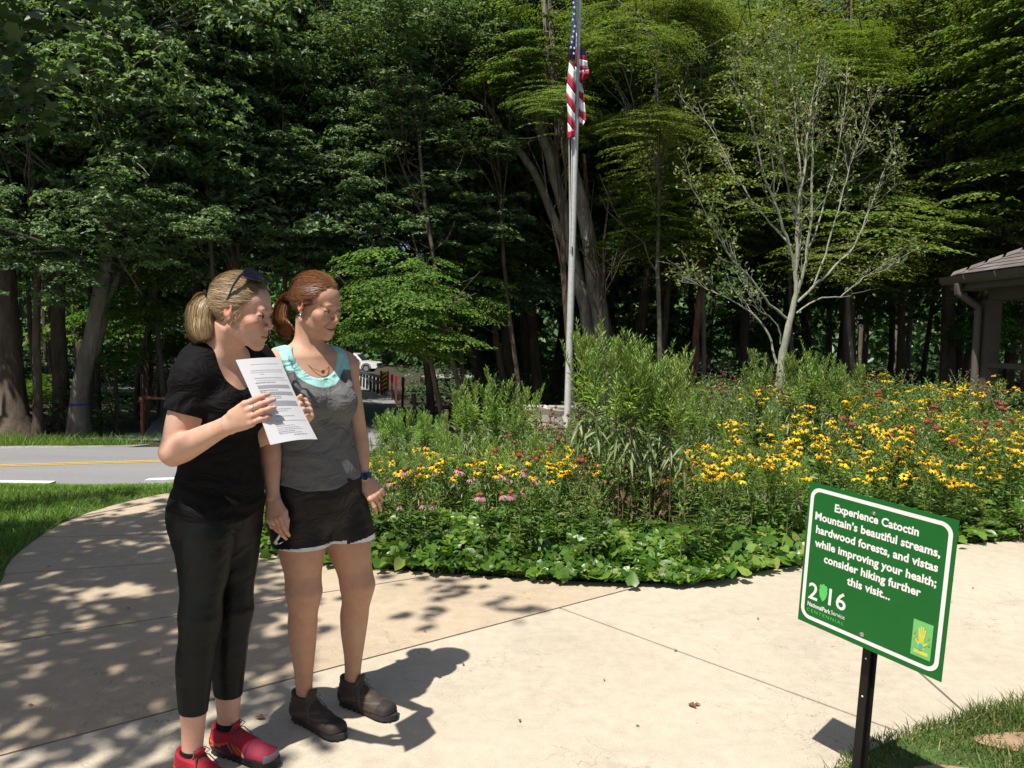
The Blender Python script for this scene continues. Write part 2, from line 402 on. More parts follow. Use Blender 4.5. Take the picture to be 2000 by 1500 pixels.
# kerb stones
def kerb(x0, x1, label):
    b = MB(); n = 6
    for i in range(n):
        a, c = x0+(x1-x0)*i/n, x0+(x1-x0)*(i+1)/n
        ya, yc = KN(a)-.13, KN(c)-.13; za, zc = float(terr(a, ya)), float(terr(c, yc))
        P = []
        for (x, y, z) in ((a, ya, za), (c, yc, zc)):
            P += [(x, y-.08, z-.1), (x, y+.08, z-.1), (x, y+.065, z+.075), (x, y-.065, z+.075)]
        b.add(P, [(0, 4, 5, 1), (1, 5, 6, 2), (2, 6, 7, 3), (3, 7, 4, 0)]+([(0, 1, 2, 3)] if i == 0 else [])+([(4, 7, 6, 5)] if i == n-1 else []))
    o = b.obj('kerb_stone', M_kerb); tag(o, label, 'kerb', 'white kerb stones along the road')
kerb(-9.5, -5.3, 'long white kerb stone along the road at the left edge of the lawn')
kerb(-4.45, -3.3, 'white kerb stone by the road just behind the elbow of the woman in black')
# pale pavement behind the flower bed, in front of the stone wall
def pave():
    p = empty('pavement'); tag(p, kind='structure')
    x = -2.4
    while x < 2.6:
        y = 13.2
        for k in range(2):
            b = MB(); z0, z1 = [float(terr(0.3, q)) for q in (y, y+1.45)]
            b.add([(x+.004, y, z0+.03), (x+1.38, y, z0+.03), (x+1.38, y+1.44, z1+.03), (x+.004, y+1.44, z1+.03), (x+.004, y, z0-.2), (x+1.38, y, z0-.2), (x+1.38, y+1.44, z1-.2), (x+.004, y+1.44, z1-.2)],
                  [(0, 1, 2, 3), (4, 5, 1, 0), (5, 6, 2, 1), (6, 7, 3, 2), (7, 4, 0, 3)])
            b.obj('slab', M_pale, p); y += 1.45
        x += 1.39
pave()
# ================================================================== TREES
M_oak = leafmat('oak_leaves', [(0, (0.067, 0.134, 0.045)), (.5, (0.129, 0.213, 0.084)), (.85, (0.190, 0.280, 0.134)), (1, (0.280, 0.336, 0.190))], .42, .42, .5)
M_oakdk = leafmat('blue_green_leaves', [(0, (0.056, 0.129, 0.045)), (.6, (0.106, 0.202, 0.078)), (1, (0.179, 0.269, 0.134))], .42, .4, .5)
M_beech = leafmat('beech_leaves', [(0, (0.097, 0.162, 0.027)), (.5, (0.162, 0.232, 0.045)), (.9, (0.238, 0.292, 0.065)), (1, (0.302, 0.281, 0.065))], .42, .5, .35)
M_under = leafmat('understory_leaves', [(0, (.07, .15, .02)), (.6, (.12, .23, .04)), (1, (.2, .3, .06))], .45, .5, .3)
M_dry = leafmat('dry_sparse_leaves', [(0, (.10, .16, .04)), (.6, (.19, .26, .08)), (.96, (.28, .30, .11)), (1, (.40, .18, .08))], .3, .5, .35)
M_bark = barkmat('grey_brown_bark', (.035, .026, .019), (.13, .10, .075))
M_barkpale = barkmat('pale_grey_bark', (.075, .065, .05), (.23, .20, .165), (.12, .12, .09))
M_barktwin = barkmat('pale_bark_painted_sunlit', (.13, .115, .095), (.36, .325, .275), (.20, .19, .15))  # pale bark lightened further, sunlight put into the colour of the shaded twin stems
M_barkred = barkmat('reddish_bark', (.05, .022, .013), (.20, .10, .06))
M_barklichen = barkmat('lichen_bark', (.17, .165, .13), (.42, .42, .34), (.28, .32, .22), 16)
def spray_oak(rs, c, out, r, n, L):
    """rosettes of leaves on a domed, flattened clump"""
    k = max(2, n//6)
    th = rs.rand(k)*6.283; rr = np.sqrt(rs.rand(k))*r; P = np.stack([rr*np.cos(th), rr*np.sin(th), (.65*r*np.sqrt(np.clip(1-(rr/r)**2, 0, 1)))*(.3+.8*rs.rand(k))-.15*r*rs.rand(k)], 1)
    up = unit(np.stack([P[:, 0]*.9, P[:, 1]*.9, np.full(k, r*.8)], 1)+.35*rs.normal(size=(k, 3)))
    Cc = np.repeat(P, 6, 0); U = np.repeat(up, 6, 0)
    a = rs.rand(len(Cc))*6.283; T = unit(np.cross(U, rs.normal(size=U.shape)))
    A = unit(T+U*(.1+.5*rs.rand(len(Cc), 1))-np.array([0, 0, .45]))
    Lr = L*(.7+.6*rs.rand(len(Cc))); Nn = unit(U+.35*rs.normal(size=U.shape))
    Nn = unit(Nn+.75*rs.normal(size=U.shape)+np.array([-.22, -.75, .35])); Ce = Cc+A*Lr[:, None]*.5
    return Ce+c, A, Nn, Lr, Lr*(.45+.2*rs.rand(len(Cc)))
def spray_flat(rs, c, out, r, n, L):
    """a flat fan of twigs with leaves in one plane, drooping at the tip"""
    nt_ = 7; u = rs.rand(n); tw = rs.randint(0, nt_, n); ang = (tw/(nt_-1)-.5)*2.0
    base = math.atan2(out[1], out[0]); rad = r*1.5*u**.8
    a = base+ang*(.35+.65*u)
    side = np.where(rs.rand(n) < .5, 1, -1)
    lat = side*L*(.35+.3*rs.rand(n))
    P = np.stack([np.cos(a)*rad-np.sin(a)*lat, np.sin(a)*rad+np.cos(a)*lat, -.28*rad**1.7/max(r, .1)**.7+.03*rs.normal(size=n)], 1)-np.array([math.cos(base), math.sin(base), 0])*r*.6
    A = np.stack([np.cos(a+side*.8), np.sin(a+side*.8), -.3-.3*rs.rand(n)], 1)
    Nn = unit(np.array([[-.2, -.6, 1.0]])+.6*rs.normal(size=(n, 3)))
    Lr = L*(.7+.6*rs.rand(n))
    return P+c, A, Nn, Lr, Lr*.5
def crown_mesh(name, seed, kind, rx, rz, nsp, per, r_sp, L, hollow=.35, zbias=0.0, lobes=5):
    """crown centred on the origin: sprays over a lobed, gappy ellipsoid"""
    rs = np.random.RandomState(seed); out = []
    lob = unit(rs.normal(size=(lobes, 3))*[1, 1, .8])*[rx*.55, rx*.55, rz*.5]
    k = 0
    while k < nsp:
        lc = lob[rs.randint(lobes)]; d = unit(rs.normal(size=3)); q = (hollow+(1-hollow)*rs.rand()**.5)
        p = lc+d*q*np.array([rx*.58, rx*.58, rz*.52])
        if d[2] < -.35 and rs.rand() < .6: continue
        o = np.array([p[0], p[1], 0.0])+1e-3; o = o/np.linalg.norm(o)
        r = r_sp*(.6+.8*rs.rand()); n = int(per*(.6+.8*rs.rand()))
        out.append((spray_oak if kind == 'oak' else spray_flat)(rs, p, o, r, n, L)); k += 1
    Cc, A, N, Ls, Ws = [np.concatenate([q[i] for q in out]) for i in range(5)]
    V, F = leaves(Cc, A, N, Ls, Ws); return npmesh(name, V, F)
OAK = [crown_mesh('crown', 11+i, 'oak', 3.3, 4.2, 100, 200, .75, .155, .3, lobes=7) for i in range(3)]
OAKF = [crown_mesh('crown', 31+i, 'oak', 3.6, 4.6, 110, 150, .9, .22, .3, lobes=6) for i in range(2)]     # far trees: fewer, bigger leaves
BEE = [crown_mesh('crown', 51+i, 'flat', 3.2, 3.6, 120, 185, .85, .12, .25, lobes=7) for i in range(3)]
UND = [crown_mesh('crown', 71+i, 'flat', 2.0, 1.7, 60, 190, .7, .11, .2, lobes=5) for i in range(2)]
def wob(p0, p1, n, amp, rs):
    p0, p1 = np.array(p0, float), np.array(p1, float); t = np.linspace(0, 1, n)[:, None]
    w_ = np.cumsum(rs.normal(size=(n, 3)), 0)*amp/math.sqrt(n); w_ -= w_[0]+(w_[-1]-w_[0])*t
    return p0+(p1-p0)*t+w_*[1, 1, .3]
def limb_set(mb, rs, trunk, r0, ctr, rad, n):
    """limbs reaching from the trunk into the crown"""
    T = np.array(trunk)
    for i in range(n):
        f = .35+.6*rs.rand(); idx = f*(len(T)-1); a = T[int(idx)]*(1-idx % 1)+T[min(int(idx)+1, len(T)-1)]*(idx % 1)
        th = rs.rand()*6.283; e = np.array(ctr)+np.array([math.cos(th)*rad[0], math.sin(th)*rad[0], (rs.rand()-.35)*rad[1]])*(.5+.4*rs.rand())
        if e[2] < a[2]+.3: e[2] = a[2]+.3+rs.rand()
        P = wob(a, e, 6, .25, rs); rr = np.linspace(r0*(.42-.25*f), .012, 6); mb.tube(P, rr, 6, cap=False)
        for j in range(2):
            q = P[2+j]; e2 = q+(e-a)*.35+rs.normal(size=3)*.6; mb.tube(wob(q, e2, 4, .12, rs), np.linspace(rr[2+j]*.6, .008, 4), 5, cap=False)
tree_n = [0]
def tree(px, Y, rad, crowns, label, top=None, lean=0.0, bark=None, leaf=None, name='tree', seed=None, group=None, base_dx=0, flare=1.5, cat='tree', zbase=None, limbs=9):
    """crowns: list of (mesh, px, py, dY, sx, sz) placed by where the tree stands"""
    tree_n[0] += 1; seed = seed or tree_n[0]; rs = np.random.RandomState(1000+seed)
    x = (px-1000)/1500*Y; zb = float(terr(x, Y))-.12
    root = empty(name, (x, Y, zb)); tag(root, label, cat, group)
    cs = []
    for (me, cx, cy, dY, sx, sz) in crowns:
        c = at(cx, cy, Y+dY); cs.append((me, c-np.array([x, Y, zb]), sx, sz))
    ztop = max([c[1][2] for c in cs])+1.5 if top is None else top
    tx = np.mean([c[1][0] for c in cs]); ty = np.mean([c[1][1] for c in cs])
    T = wob((0, 0, 0), (tx*.8+lean, ty*.8, ztop), 9, .12, rs); T[1] = T[1]*.3+np.array([0, 0, T[1][2]*.7])
    hs = np.linspace(0, 1, 9); rr = rad*(1-.75*hs); rr[0] *= flare
    b = MB(); T2 = np.concatenate([T[:1], T[:1]*.6+T[1:2]*.15+[[0, 0, .35]], T[1:]]); rr2 = np.concatenate([rr[:1], [rad*1.1], rr[1:]])
    b.tube(T2, rr2, 12)
    b.obj('trunk', bark or M_bark, root, True)
    lb = MB()
    for (me, c, sx, sz) in cs: limb_set(lb, rs, T, rad, c, (3.0*sx, 3.2*sz), limbs)
    if lb.v: tag(lb.obj('limbs', bark or M_bark, root, True), kind='stuff')
    for (me, c, sx, sz) in cs:
        o = bpy.data.objects.new('crown', me); COL.objects.link(o); o.parent = root
        if not me.materials: me.materials.append(M_oak)
        if leaf is not None:
            o.material_slots[0].link = 'OBJECT'; o.material_slots[0].material = leaf
        o.location = c; o.scale = (sx*(1 if rs.rand() < .5 else -1), sx, sz); o.rotation_euler = (0, 0, (rs.rand()-.5)*1.3)
    return root
O0, O1, O2 = OAK; F0, F1 = OAKF; B0, B1, B2 = BEE; U0, U1 = UND
for m_ in OAK+OAKF: m_.materials.append(M_oak)
for m_ in BEE: m_.materials.append(M_beech)
for m_ in UND: m_.materials.append(M_under)
# ---- edge of the wood, left: oaks whose foliage hangs over the road
tree(25, 17.2, .27, [(O0, -90, 300, .5, 1.0, .95), (O1, -60, -60, 1, 1.1, 1.0)], 'broad dark trunk with a flared foot cut by the left edge of the photo', lean=.2, flare=2.4)
tree(118, 18.2, .20, [(O1, 60, 120, .5, .95, .9), (O2, 90, 470, .8, .62, .5)], 'dark slim trunk just left of the blue banded trunk', lean=.3)
t_blue = tree(150, 17.0, .20, [(O2, 200, 330, -.6, .85, .75), (O0, 290, 60, 1, 1.0, 1.0), (O1, 60, 470, -1.2, .5, .36), (O0, 290, 440, -1.0, .5, .34)], 'grey oak trunk with a thin blue painted band by the road', lean=.75, bark=M_barkpale, top=10)
def blue_band():
    b = MB(); z = float(at(150, 789, 17.0)[2])-t_blue.location.z
    n = 28; V = []
    tr = [o for o in t_blue.children if o.name.startswith('trunk')][0]
    co = np.array([v.co[:] for v in tr.data.vertices]); ring = lambda i: co[i*12:(i+1)*12]
    zs = [ring(i)[:, 2].mean() for i in range(3, 8)]
    k = max(i for i in range(0, 8) if ring(i)[:, 2].mean() <= z); z0, z1 = ring(k)[:, 2].mean(), ring(k+1)[:, 2].mean(); f = (z-z0)/(z1-z0)
    c = ring(k).mean(0)*(1-f)+ring(k+1).mean(0)*f; r = np.linalg.norm(ring(k)-ring(k).mean(0), axis=1).mean()*(1-f)+np.linalg.norm(ring(k+1)-ring(k+1).mean(0), axis=1).mean()*f+.006
    b.tube([(c[0], c[1], z-.02), (c[0], c[1], z+.02)], r, n); b.obj('painted_band', simple('blue_paint', (.01, .03, .25), .6), t_blue)
blue_band()
tree(136, 17.9, .10, [(O1, 330, 330, 1.5, .6, .5)], 'thin sunlit stem leaning on the left side of the blue banded trunk', lean=.3, bark=M_barkpale, top=8)
tree(265, 22, .09, [(O2, 330, 480, 0, .55, .35), (O1, 440, 200, 1, .9, .9)], 'slim dark trunk right of the blue banded trunk', lean=.1)
tree(318, 20, .075, [(B0, 300, 470, 0, .55, .5)], 'thin pale leaning trunk beside the trail post', lean=-.35, bark=M_barkpale)
tree(395, 20, .24, [(O0, 430, 400, -.3, .95, .75), (O1, 560, 60, 1, 1.0, 1.0), (O2, 600, 520, -1.0, .5, .36)], 'dark trunk that rises behind the blonde ponytail', lean=.4)
tree(560, 21, .17, [(O2, 610, 330, 0, .9, .8), (O0, 720, 60, 1, 1.0, .8)], 'oak rising between the heads of the two women', lean=.3)
tree(625, 21.5, .15, [(O1, 650, 470, 0, .65, .42), (O2, 790, 260, 0, .85, .75)], 'oak with foliage low over the parked truck', lean=.5)
# ---- centre
tree(868, 18.4, .08, [(U0, 775, 575, .3, .85, .75), (U1, 840, 640, -.3, .75, .55), (U0, 740, 640, .6, .6, .5)], 'young tree with bright layered sprays right of the smiling woman', name='young_tree', leaf=M_under, bark=M_bark, cat='tree', limbs=3)
tree(905, 19.6, .07, [(U1, 845, 500, 0, .75, .6), (U0, 925, 600, .5, .6, .55)], 'young tree with pale green fans behind the striped marker', name='young_tree', leaf=M_under, limbs=3)
tree(1010, 24, .22, [(O1, 930, 370, -1, .8, .6), (U0, 980, 560, -1, 1.2, .9)], 'straight dark trunk left of the flagpole base', lean=-.2, leaf=M_oakdk)
tree(1050, 24, .19, [(O0, 1010, 120, 0, 1.0, .8)], 'dark ivy covered trunk close behind the flagpole on its left', lean=-.1)
tree(1085, 30, .25, [(F0, 1150, 300, 0, 1.0, .9)], 'dark trunk deep in the wood between flagpole and pale twin stems', leaf=M_oakdk)
tree(1240, 25, .2, [(B0, 1310, 320, -3.0, .62, .4), (B1, 1310, 60, -2, .85, .55)], 'beech with layered yellow green boughs right of the flag', leaf=M_beech)
tree(1120, 19, .1, [(B2, 1060, 90, 0, .62, .45), (B1, 1085, 225, -.6, .35, .25)], 'slender beech with bright boughs left of the flag', leaf=M_beech, lean=-.3)
tree(1165, 18.6, .07, [(U1, 1190, 470, .9, .36, .3)], 'small sapling with light leaves right of the flagpole', name='sapling', leaf=M_under)
tree(1345, 19.5, .145, [(B1, 1330, 480, 1.0, .55, .42), (B2, 1440, 300, .6, .75, .7)], 'rusty red trunk left of the pale sparse tree', bark=M_barkred, top=4.4, limbs=0)
tree(1450, 24, .17, [(B0, 1480, 430, 0, .95, .6), (B2, 1490, 120, 0, 1.1, .9)], 'beech behind the pale sparse tree', leaf=M_beech)
tree(1660, 21, .2, [(B1, 1640, 470, -.6, .95, .55), (B0, 1700, 80, 1, 1.05, .6), (B2, 1560, 200, 1.5, .9, .7)], 'beech with low boughs right of the pale sparse tree', leaf=M_beech)
tree(1850, 21, .22, [(B2, 1840, 430, -.6, .95, .6), (B1, 1900, 20, -1, 1.05, .55)], 'beech with layered boughs above the pavilion corner', leaf=M_beech)
tree(2010, 19, .2, [(B0, 2030, 380, 0, .95, .75), (B2, 2060, 120, -1, .9, .7)], 'beech whose boughs hang over the pavilion roof at the right edge', leaf=M_beech)
tree(2160, 18, .2, [(B1, 2180, 300, 0, 1.1, .9), (B0, 2190, 50, -1, 1.1, .8)], 'beech standing past the right edge of the photo', leaf=M_beech)
tree(-190, 17, .25, [(O2, -220, 330, 0, 1.1, 1.0), (O1, -230, 30, 0, 1.1, 1.0)], 'oak standing past the left edge of the photo')
tree(470, 19.0, .11, [(O1, 480, 250, 0, .7, .5), (O0, 380, 330, .4, .6, .42)], 'slim oak leaning over the road above the blonde woman', lean=.3)
tree(575, 19.6, .10, [(O2, 640, 240, 0, .7, .5), (O1, 560, 440, -.4, .5, .34)], 'slim oak with full foliage between the two heads', lean=.2)
tree(842, 21.5, .12, [(O0, 820, 440, 0, .62, .42), (O2, 745, 340, .3, .65, .45)], 'oak with a full low crown above the striped marker', lean=-.3)
tree(990, 21.5, .11, [(O1, 930, 470, 0, .5, .36), (O0, 880, 260, 1.0, .65, .5)], 'oak with a low crown left of the pale leaning trunk', lean=-.2)
tree(70, 16.6, .10, [(O2, 20, 160, 0, .7, .5), (O0, 110, 260, .3, .6, .42)], 'slim oak with full foliage near the left edge', lean=.1)
tree(1290, 21, .10, [(B1, 1310, 520, .4, .45, .3), (B0, 1400, 160, .8, .7, .5)], 'slender beech right of the flagpole with low boughs')
tree(1760, 22.5, .13, [(O1, 1790, 250, 0, .7, .5), (B1, 1740, 150, .5, .6, .45)], 'dark tree in the gap left of the pavilion')
pr_ = np.random.RandomState(44)
for k, (px, where) in enumerate(((30, 'at the far left edge'), (150, 'in front of the blue banded trunk'), (270, 'above the brown gate'), (390, 'above the blonde ponytail'), (520, 'above the sunglasses'), (650, 'above the red haired woman'), (770, 'above the striped marker'), (885, 'left of the flag'))):
    cr = [((O0, O1, O2)[(k+j) % 3], px+pr_.normal()*28, py+pr_.normal()*22, .3*pr_.normal(), .42+.1*pr_.rand(), .27+.07*pr_.rand()) for j, py in enumerate((40, 165, 290, 410) if k % 2 else (95, 225, 350, 455))]
    tree(px+(40 if px < 700 else 130), 18.2+1.4*(k % 3), .07, cr, 'slim roadside oak with lit leaf clumps ' + where, limbs=4)
for k, (px, where, ys_) in enumerate(((1260, 'right of the flag', (110, 270, 410)), (1345, 'left of the pale sparse tree', (60, 240, 400)), (1520, 'right behind the pale sparse tree', (90, 300, 470)), (1640, 'between the pale sparse tree and the dark gap', (60, 190, 400, 510)), (1900, 'over the pavilion gutter', (60, 400, 480)))):
    cr = [((B0, B1, B2)[(k+j) % 3], px+pr_.normal()*30, py+pr_.normal()*20, .3*pr_.normal(), .42+.1*pr_.rand(), .26+.07*pr_.rand()) for j, py in enumerate(ys_)]
    tree(px+30, 19.0+1.2*(k % 3), .07, cr, 'slender beech with bright layered sprays ' + where, limbs=4, bark=M_barkpale)
# ---- stems drawn along their own courses
def stems(label, bark, root_px, Y, courses, crowns=(), leaf=None, name='tree', flare=1.25):
    x = (root_px-1000)/1500*Y; zb = float(terr(x, Y))-.1; root = empty(name, (x, Y, zb)); tag(root, label, 'tree')
    rs = np.random.RandomState(int(root_px)); O = np.array([x, Y, zb])
    for nm, pts, r0, r1, dy in courses:
        P = np.array([at(a, c, Y+dy*(i/len(pts))) for i, (a, c) in enumerate(pts)])-O
        if nm == 'trunk' and P[0][2] > .2: P = np.concatenate([[[P[0][0]*.9, P[0][1], 0.0]], P])
        # resample smoothly
        t = np.arange(len(P)); tt = np.linspace(0, len(P)-1, 3*len(P)); Q = np.stack([np.interp(tt, t, P[:, k]) for k in range(3)], 1)
        Q[1:-1] = (Q[:-2]+2*Q[1:-1]+Q[2:])/4; Q[1:-1] += rs.normal(size=(len(Q)-2, 3))*.012
        rr = np.linspace(r0, r1, len(Q)); 
        if nm == 'trunk': rr[0] *= flare
        b = MB(); b.tube(Q, rr, 10); b.obj(nm, bark, root, True)
    for (me, cx, cy, dY, sx, sz) in crowns:
        o = bpy.data.objects.new('crown', me); COL.objects.link(o); o.parent = root; o.location = at(cx, cy, Y+dY)-O; o.scale = (sx, sx, sz)
        if leaf: o.material_slots[0].link = 'OBJECT'; o.material_slots[0].material = leaf
        o.rotation_euler = (0, 0, (rs.rand()-.5)*1.3)
    return root
stems('big pale trunk sweeping up behind the flagpole, nearest of the twin stems', M_barktwin, 1188, 20.0, [
    ('trunk', [(1190, 780), (1175, 640), (1160, 550), (1146, 433), (1113, 317), (1097, 233), (1080, 150), (1072, 70), (1060, -60)], .235, .13, 0)],
    [(B2, 1120, -60, 1.5, .8, .5)], M_beech)
stems('pale leaning trunk with crooked limbs left of the flagpole', M_barktwin, 1165, 20.4, [
    ('trunk', [(1165, 790), (1158, 690), (1145, 610), (1127, 540), (1112, 450), (1090, 367), (1073, 300), (1057, 260), (1047, 200), (1030, 160)], .21, .11, 0),
    ('limb', [(1128, 545), (1100, 470), (1060, 367), (1033, 320), (1003, 280), (985, 262), (960, 215), (925, 180), (870, 116), (840, 112), (800, 122)], .13, .03, .6),
    ('limb', [(1036, 172), (1017, 133), (983, 123), (933, 97), (893, 85), (870, 78)], .1, .03, -.4),
    ('limb', [(1000, 272), (960, 280), (910, 285), (860, 290), (815, 300)], .06, .02, .8),
    ('limb', [(1048, 205), (1062, 165), (1090, 158)], .06, .035, -.2)],
    [(O0, 850, 80, 1.0, .62, .45), (O1, 960, 10, 1.6, .8, .5)], M_oak)
stems('thin reddish stem right of the big pale trunk', M_barkred, 1203, 20.6, [
    ('trunk', [(1203, 730), (1190, 640), (1176, 560), (1150, 440), (1140, 300)], .085, .05, 0)])
stems('rough leaning trunk at the right edge of the clearing', M_bark, 940, 25, [
    ('trunk', [(942, 745), (920, 670), (905, 616), (887, 550), (862, 478), (838, 432), (815, 370), (790, 290)], .21, .12, 0)],
    [(O2, 830, 330, .6, .9, .65)], M_oakdk)
stems('slim curving dark trunk left of the flagpole, bending left at the top', M_bark, 1030, 25.5, [
    ('trunk', [(1030, 700), (1012, 520), (1000, 467), (977, 383), (965, 345), (953, 300), (950, 230)], .14, .07, 0),
    ('limb', [(965, 350), (930, 325), (890, 295), (860, 285)], .08, .03, 0)],
    [(O1, 900, 200, 1.2, .75, .6)], M_oakdk)
stems('dark trunk rising to the treetops above the oaks on the left', M_bark, 185, 20.5, [
    ('trunk', [(180, 700), (195, 500), (190, 370), (215, 290), (235, 200), (232, 150), (240, 60)], .2, .1, 0), ('limb', [(200, 350), (225, 290), (262, 240)], .1, .05, 0)])
stems('dark forked trunk above the women', M_bark, 440, 23, [
    ('trunk', [(385, 720), (388, 500), (400, 430), (445, 360), (480, 280), (500, 200)], .2, .08, 0)])
# ---- the wood behind: rows of trees, nearer rows first
rs = np.random.RandomState(5); kinds = ['tall tree in the second row of the wood', 'slim tree deep in the wood', 'far tree on the wooded slope']
lib = [F0, F1, O0, O2, B1, B0]
def back_tree(x, Y, h, row):
    zb = float(terr(x, Y))-.1+ (.25*float(vnoise(np.array([[x, Y, 0.]]), 3, .25)[0]) if Y > 30 else 0)
    r_ = np.random.RandomState(int(abs(x*37+Y*91))); root = empty('tree', (x, Y, zb))
    side = 'left' if x/Y < -.22 else ('right' if x/Y > .22 else 'middle')
    tag(root, {'left': 'dark forest tree in the wood beyond the road on the left side', 'middle': 'dark forest tree in the wood behind the flagpole and clearing', 'right': 'dark forest tree in the wood behind the flower bed and pavilion'}[side], 'tree', 'forest trees in the wood on the %s' % side)
    rad = .12+.16*r_.rand(); T = wob((0, 0, 0), (r_.normal()*.7, r_.normal()*.4, h), 7, .25, r_); b = MB(); b.tube(T, rad*(1-.7*np.linspace(0, 1, 7)), 8)
    b.obj('trunk', [M_bark, M_barkpale, M_bark][r_.randint(3)], root, True)
    me = lib[r_.randint(len(lib))]; s = 1.1+.5*r_.rand()
    for k in range(2 if Y < 45 else 1):
        o = bpy.data.objects.new('crown', me); COL.objects.link(o); o.parent = root; o.location = (T[-1][0]*.8+r_.normal()*.8, T[-1][1]*.8, h*(.62 if k == 0 else .95)); o.scale = (s, s, s*1.15)
        o.rotation_euler = (0, 0, (r_.rand()-.5)*1.6)
        o.material_slots[0].link = 'OBJECT'; o.material_slots[0].material = [M_oak, M_oakdk, M_beech, M_oakdk][r_.randint(4)]
for row, (Y0, n, hmin) in enumerate([(27, 15, 9.5), (33, 16, 12), (41, 17, 15), (52, 18, 18), (66, 18, 21)]):
    for i in range(n):
        u = (i+.5+.7*(rs.rand()-.5))/n*1.7-.85; Y = Y0*(1+.12*(rs.rand()-.5)); x = u*Y
        # keep the side road and the lot beyond it open
        if -.37 < x/Y < -.105 and Y > 24: continue
        back_tree(x, Y, hmin+3*rs.rand(), row)
# understory, patches of light leaves between the trunks
for (px, py, Y, s, lab) in ((285, 600, 18.9, .55, 'light green shrub right of the blue banded trunk'), (225, 690, 18.3, .35, 'small leafy sapling low beside the blue banded trunk'), (640, 640, 19.5, .6, 'light green shrub right behind the two heads'), (1235, 700, 19.5, .4, 'light green shrub between the pale trunk and the rusty trunk'), (60, 770, 24, .55, 'low bush in the dark wood at the far left'), (225, 600, 26, 1.0, 'loose shrub behind the blue banded trunk'), (330, 680, 22, .6, 'small shrub with flat sprays above the trail post'),
        (330, 560, 27, 1.3, 'tall shrub behind the thin pale trunk'), (650, 610, 26, 1.2, 'shrub behind the smiling woman'), (930, 620, 29, 1.3, 'shrub left of the leaning rough trunk'), (1000, 700, 27, .7, 'low dark shrub behind the stone wall'),
        (900, 700, 27, .9, 'bush at the foot of the rough leaning trunk'), (1290, 660, 26, .9, 'shrub between the pale trunk and the rusty trunk'), (1440, 660, 27, 1.0, 'shrub right of the rusty trunk'), (1990, 640, 20, .8, 'shrub seen through the pavilion'), (1680, 560, 24, .7, 'shrub left of the pavilion under the beeches')):
    x = (px-1000)/1500*Y; c = at(px, py, Y); zb = float(terr(x, Y)); r0 = empty('shrub', (x, Y, zb)); tag(r0, lab, 'shrub')
    o = bpy.data.objects.new('foliage', UND[int(px) % 2]); COL.objects.link(o); o.parent = r0; o.location = (0, 0, c[2]-zb); o.scale = (s, s, s*.8); o.rotation_euler = (0, 0, px)
    b = MB(); r2 = np.random.RandomState(int(px))
    for k in range(4): b.tube(wob((0, 0, 0), (r2.normal()*.5*s, r2.normal()*.4*s, (c[2]-zb)*(.8+.3*r2.rand())), 5, .1, r2), np.linspace(.03, .008, 5), 5, cap=False)
    b.obj('stems', M_bark, r0, True)

# ---- the leafy floor of the wood and the wooded slope that closes the view
def undergrowth():
    rs = np.random.RandomState(9); n = 40000
    Y = 17.6+30*rs.rand(n)**1.5; u = -.85+1.75*rs.rand(n); X = u*Y
    d = vnoise(np.stack([X, Y, 0*X], 1), 8, .7); keep = (d > -.15) & ~((X > np.interp(Y, [16, 20, 40, 60], [-9.5, -9.5, -13, -17])) & (X < np.interp(Y, [16, 20, 40, 60], [-1, -2.2, -5.8, -10])))
    X, Y, d = X[keep], Y[keep], d[keep]; n = len(X); hh = (.35+1.0*np.clip(d+.15, 0, 1))*rs.rand(n)
    C_ = np.stack([X, Y, terr(X, Y)+hh], 1); A = rs.normal(size=(n, 3))*[1, 1, .3]; N = unit(np.array([[0, 0, 1.]])+.5*rs.normal(size=(n, 3)))
    V, F = leaves(C_, A, N, .13+.1*rs.rand(n), .07+.05*rs.rand(n)); o = link('undergrowth', npmesh('undergrowth', V, F), M_oakdk); tag(o, 'dark leafy undergrowth on the floor of the wood', 'undergrowth', kind='stuff')
undergrowth()
def far_undergrowth():  # dark leaf colour stands in for forest shade over the sunlit soil
    rs = np.random.RandomState(19); n = 26000; Y = 40+46*rs.rand(n); X = (-.9+1.8*rs.rand(n))*Y
    k = ~((X > np.interp(Y, [40, 60, 80, 95], [-14.5, -19, -24, -29])) & (X < np.interp(Y, [40, 60, 80, 95], [-5.4, -2.5, -12, -16]))); X, Y = X[k], Y[k]; n = len(X)
    P = np.stack([X, Y, 0*X], 1); Z = terr(X, Y)+.25*sstep(20, 40, Y)*vnoise(P, 3, .25)+(.3+1.1*np.clip(.5+vnoise(P, 8, .35), 0, 1))*rs.rand(n)
    V, F = leaves(np.stack([X, Y, Z], 1), rs.normal(size=(n, 3))*[1, 1, .4], unit(np.array([[0, -.2, 1.]])+.6*rs.normal(size=(n, 3))), .34+.25*rs.rand(n), .22+.12*rs.rand(n)); o = link('undergrowth', npmesh('undergrowth', V, F), leafmat('shade_toned_brush_leaves', [(0, (.02, .045, .015)), (1, (.05, .09, .03))], .2, .6, .3)); tag(o, 'brush coloured dark as shade on the ground deep in the wood', 'undergrowth', kind='stuff')
far_undergrowth()
def far_wood():
    rs = np.random.RandomState(10); n = 60000
    Y = 84+24*rs.rand(n); X = (-.95+1.9*rs.rand(n))*Y; Z = terr(X, Y)+rs.rand(n)**.8*(14+4*vnoise(np.stack([X, 0*X, 0*X], 1), 3, .15))
    C_ = np.stack([X, Y, Z], 1); N = unit(np.array([[0, -.5, 1.]])+.6*rs.normal(size=(n, 3)))
    V, F = leaves(C_, rs.normal(size=(n, 3)), N, .8+.5*rs.rand(n), .5+.3*rs.rand(n)); o = link('far_woods', npmesh('far_woods', V, F), M_oakdk); tag(o, 'dark mass of far woods on the slope', 'woods', kind='stuff')
far_wood()
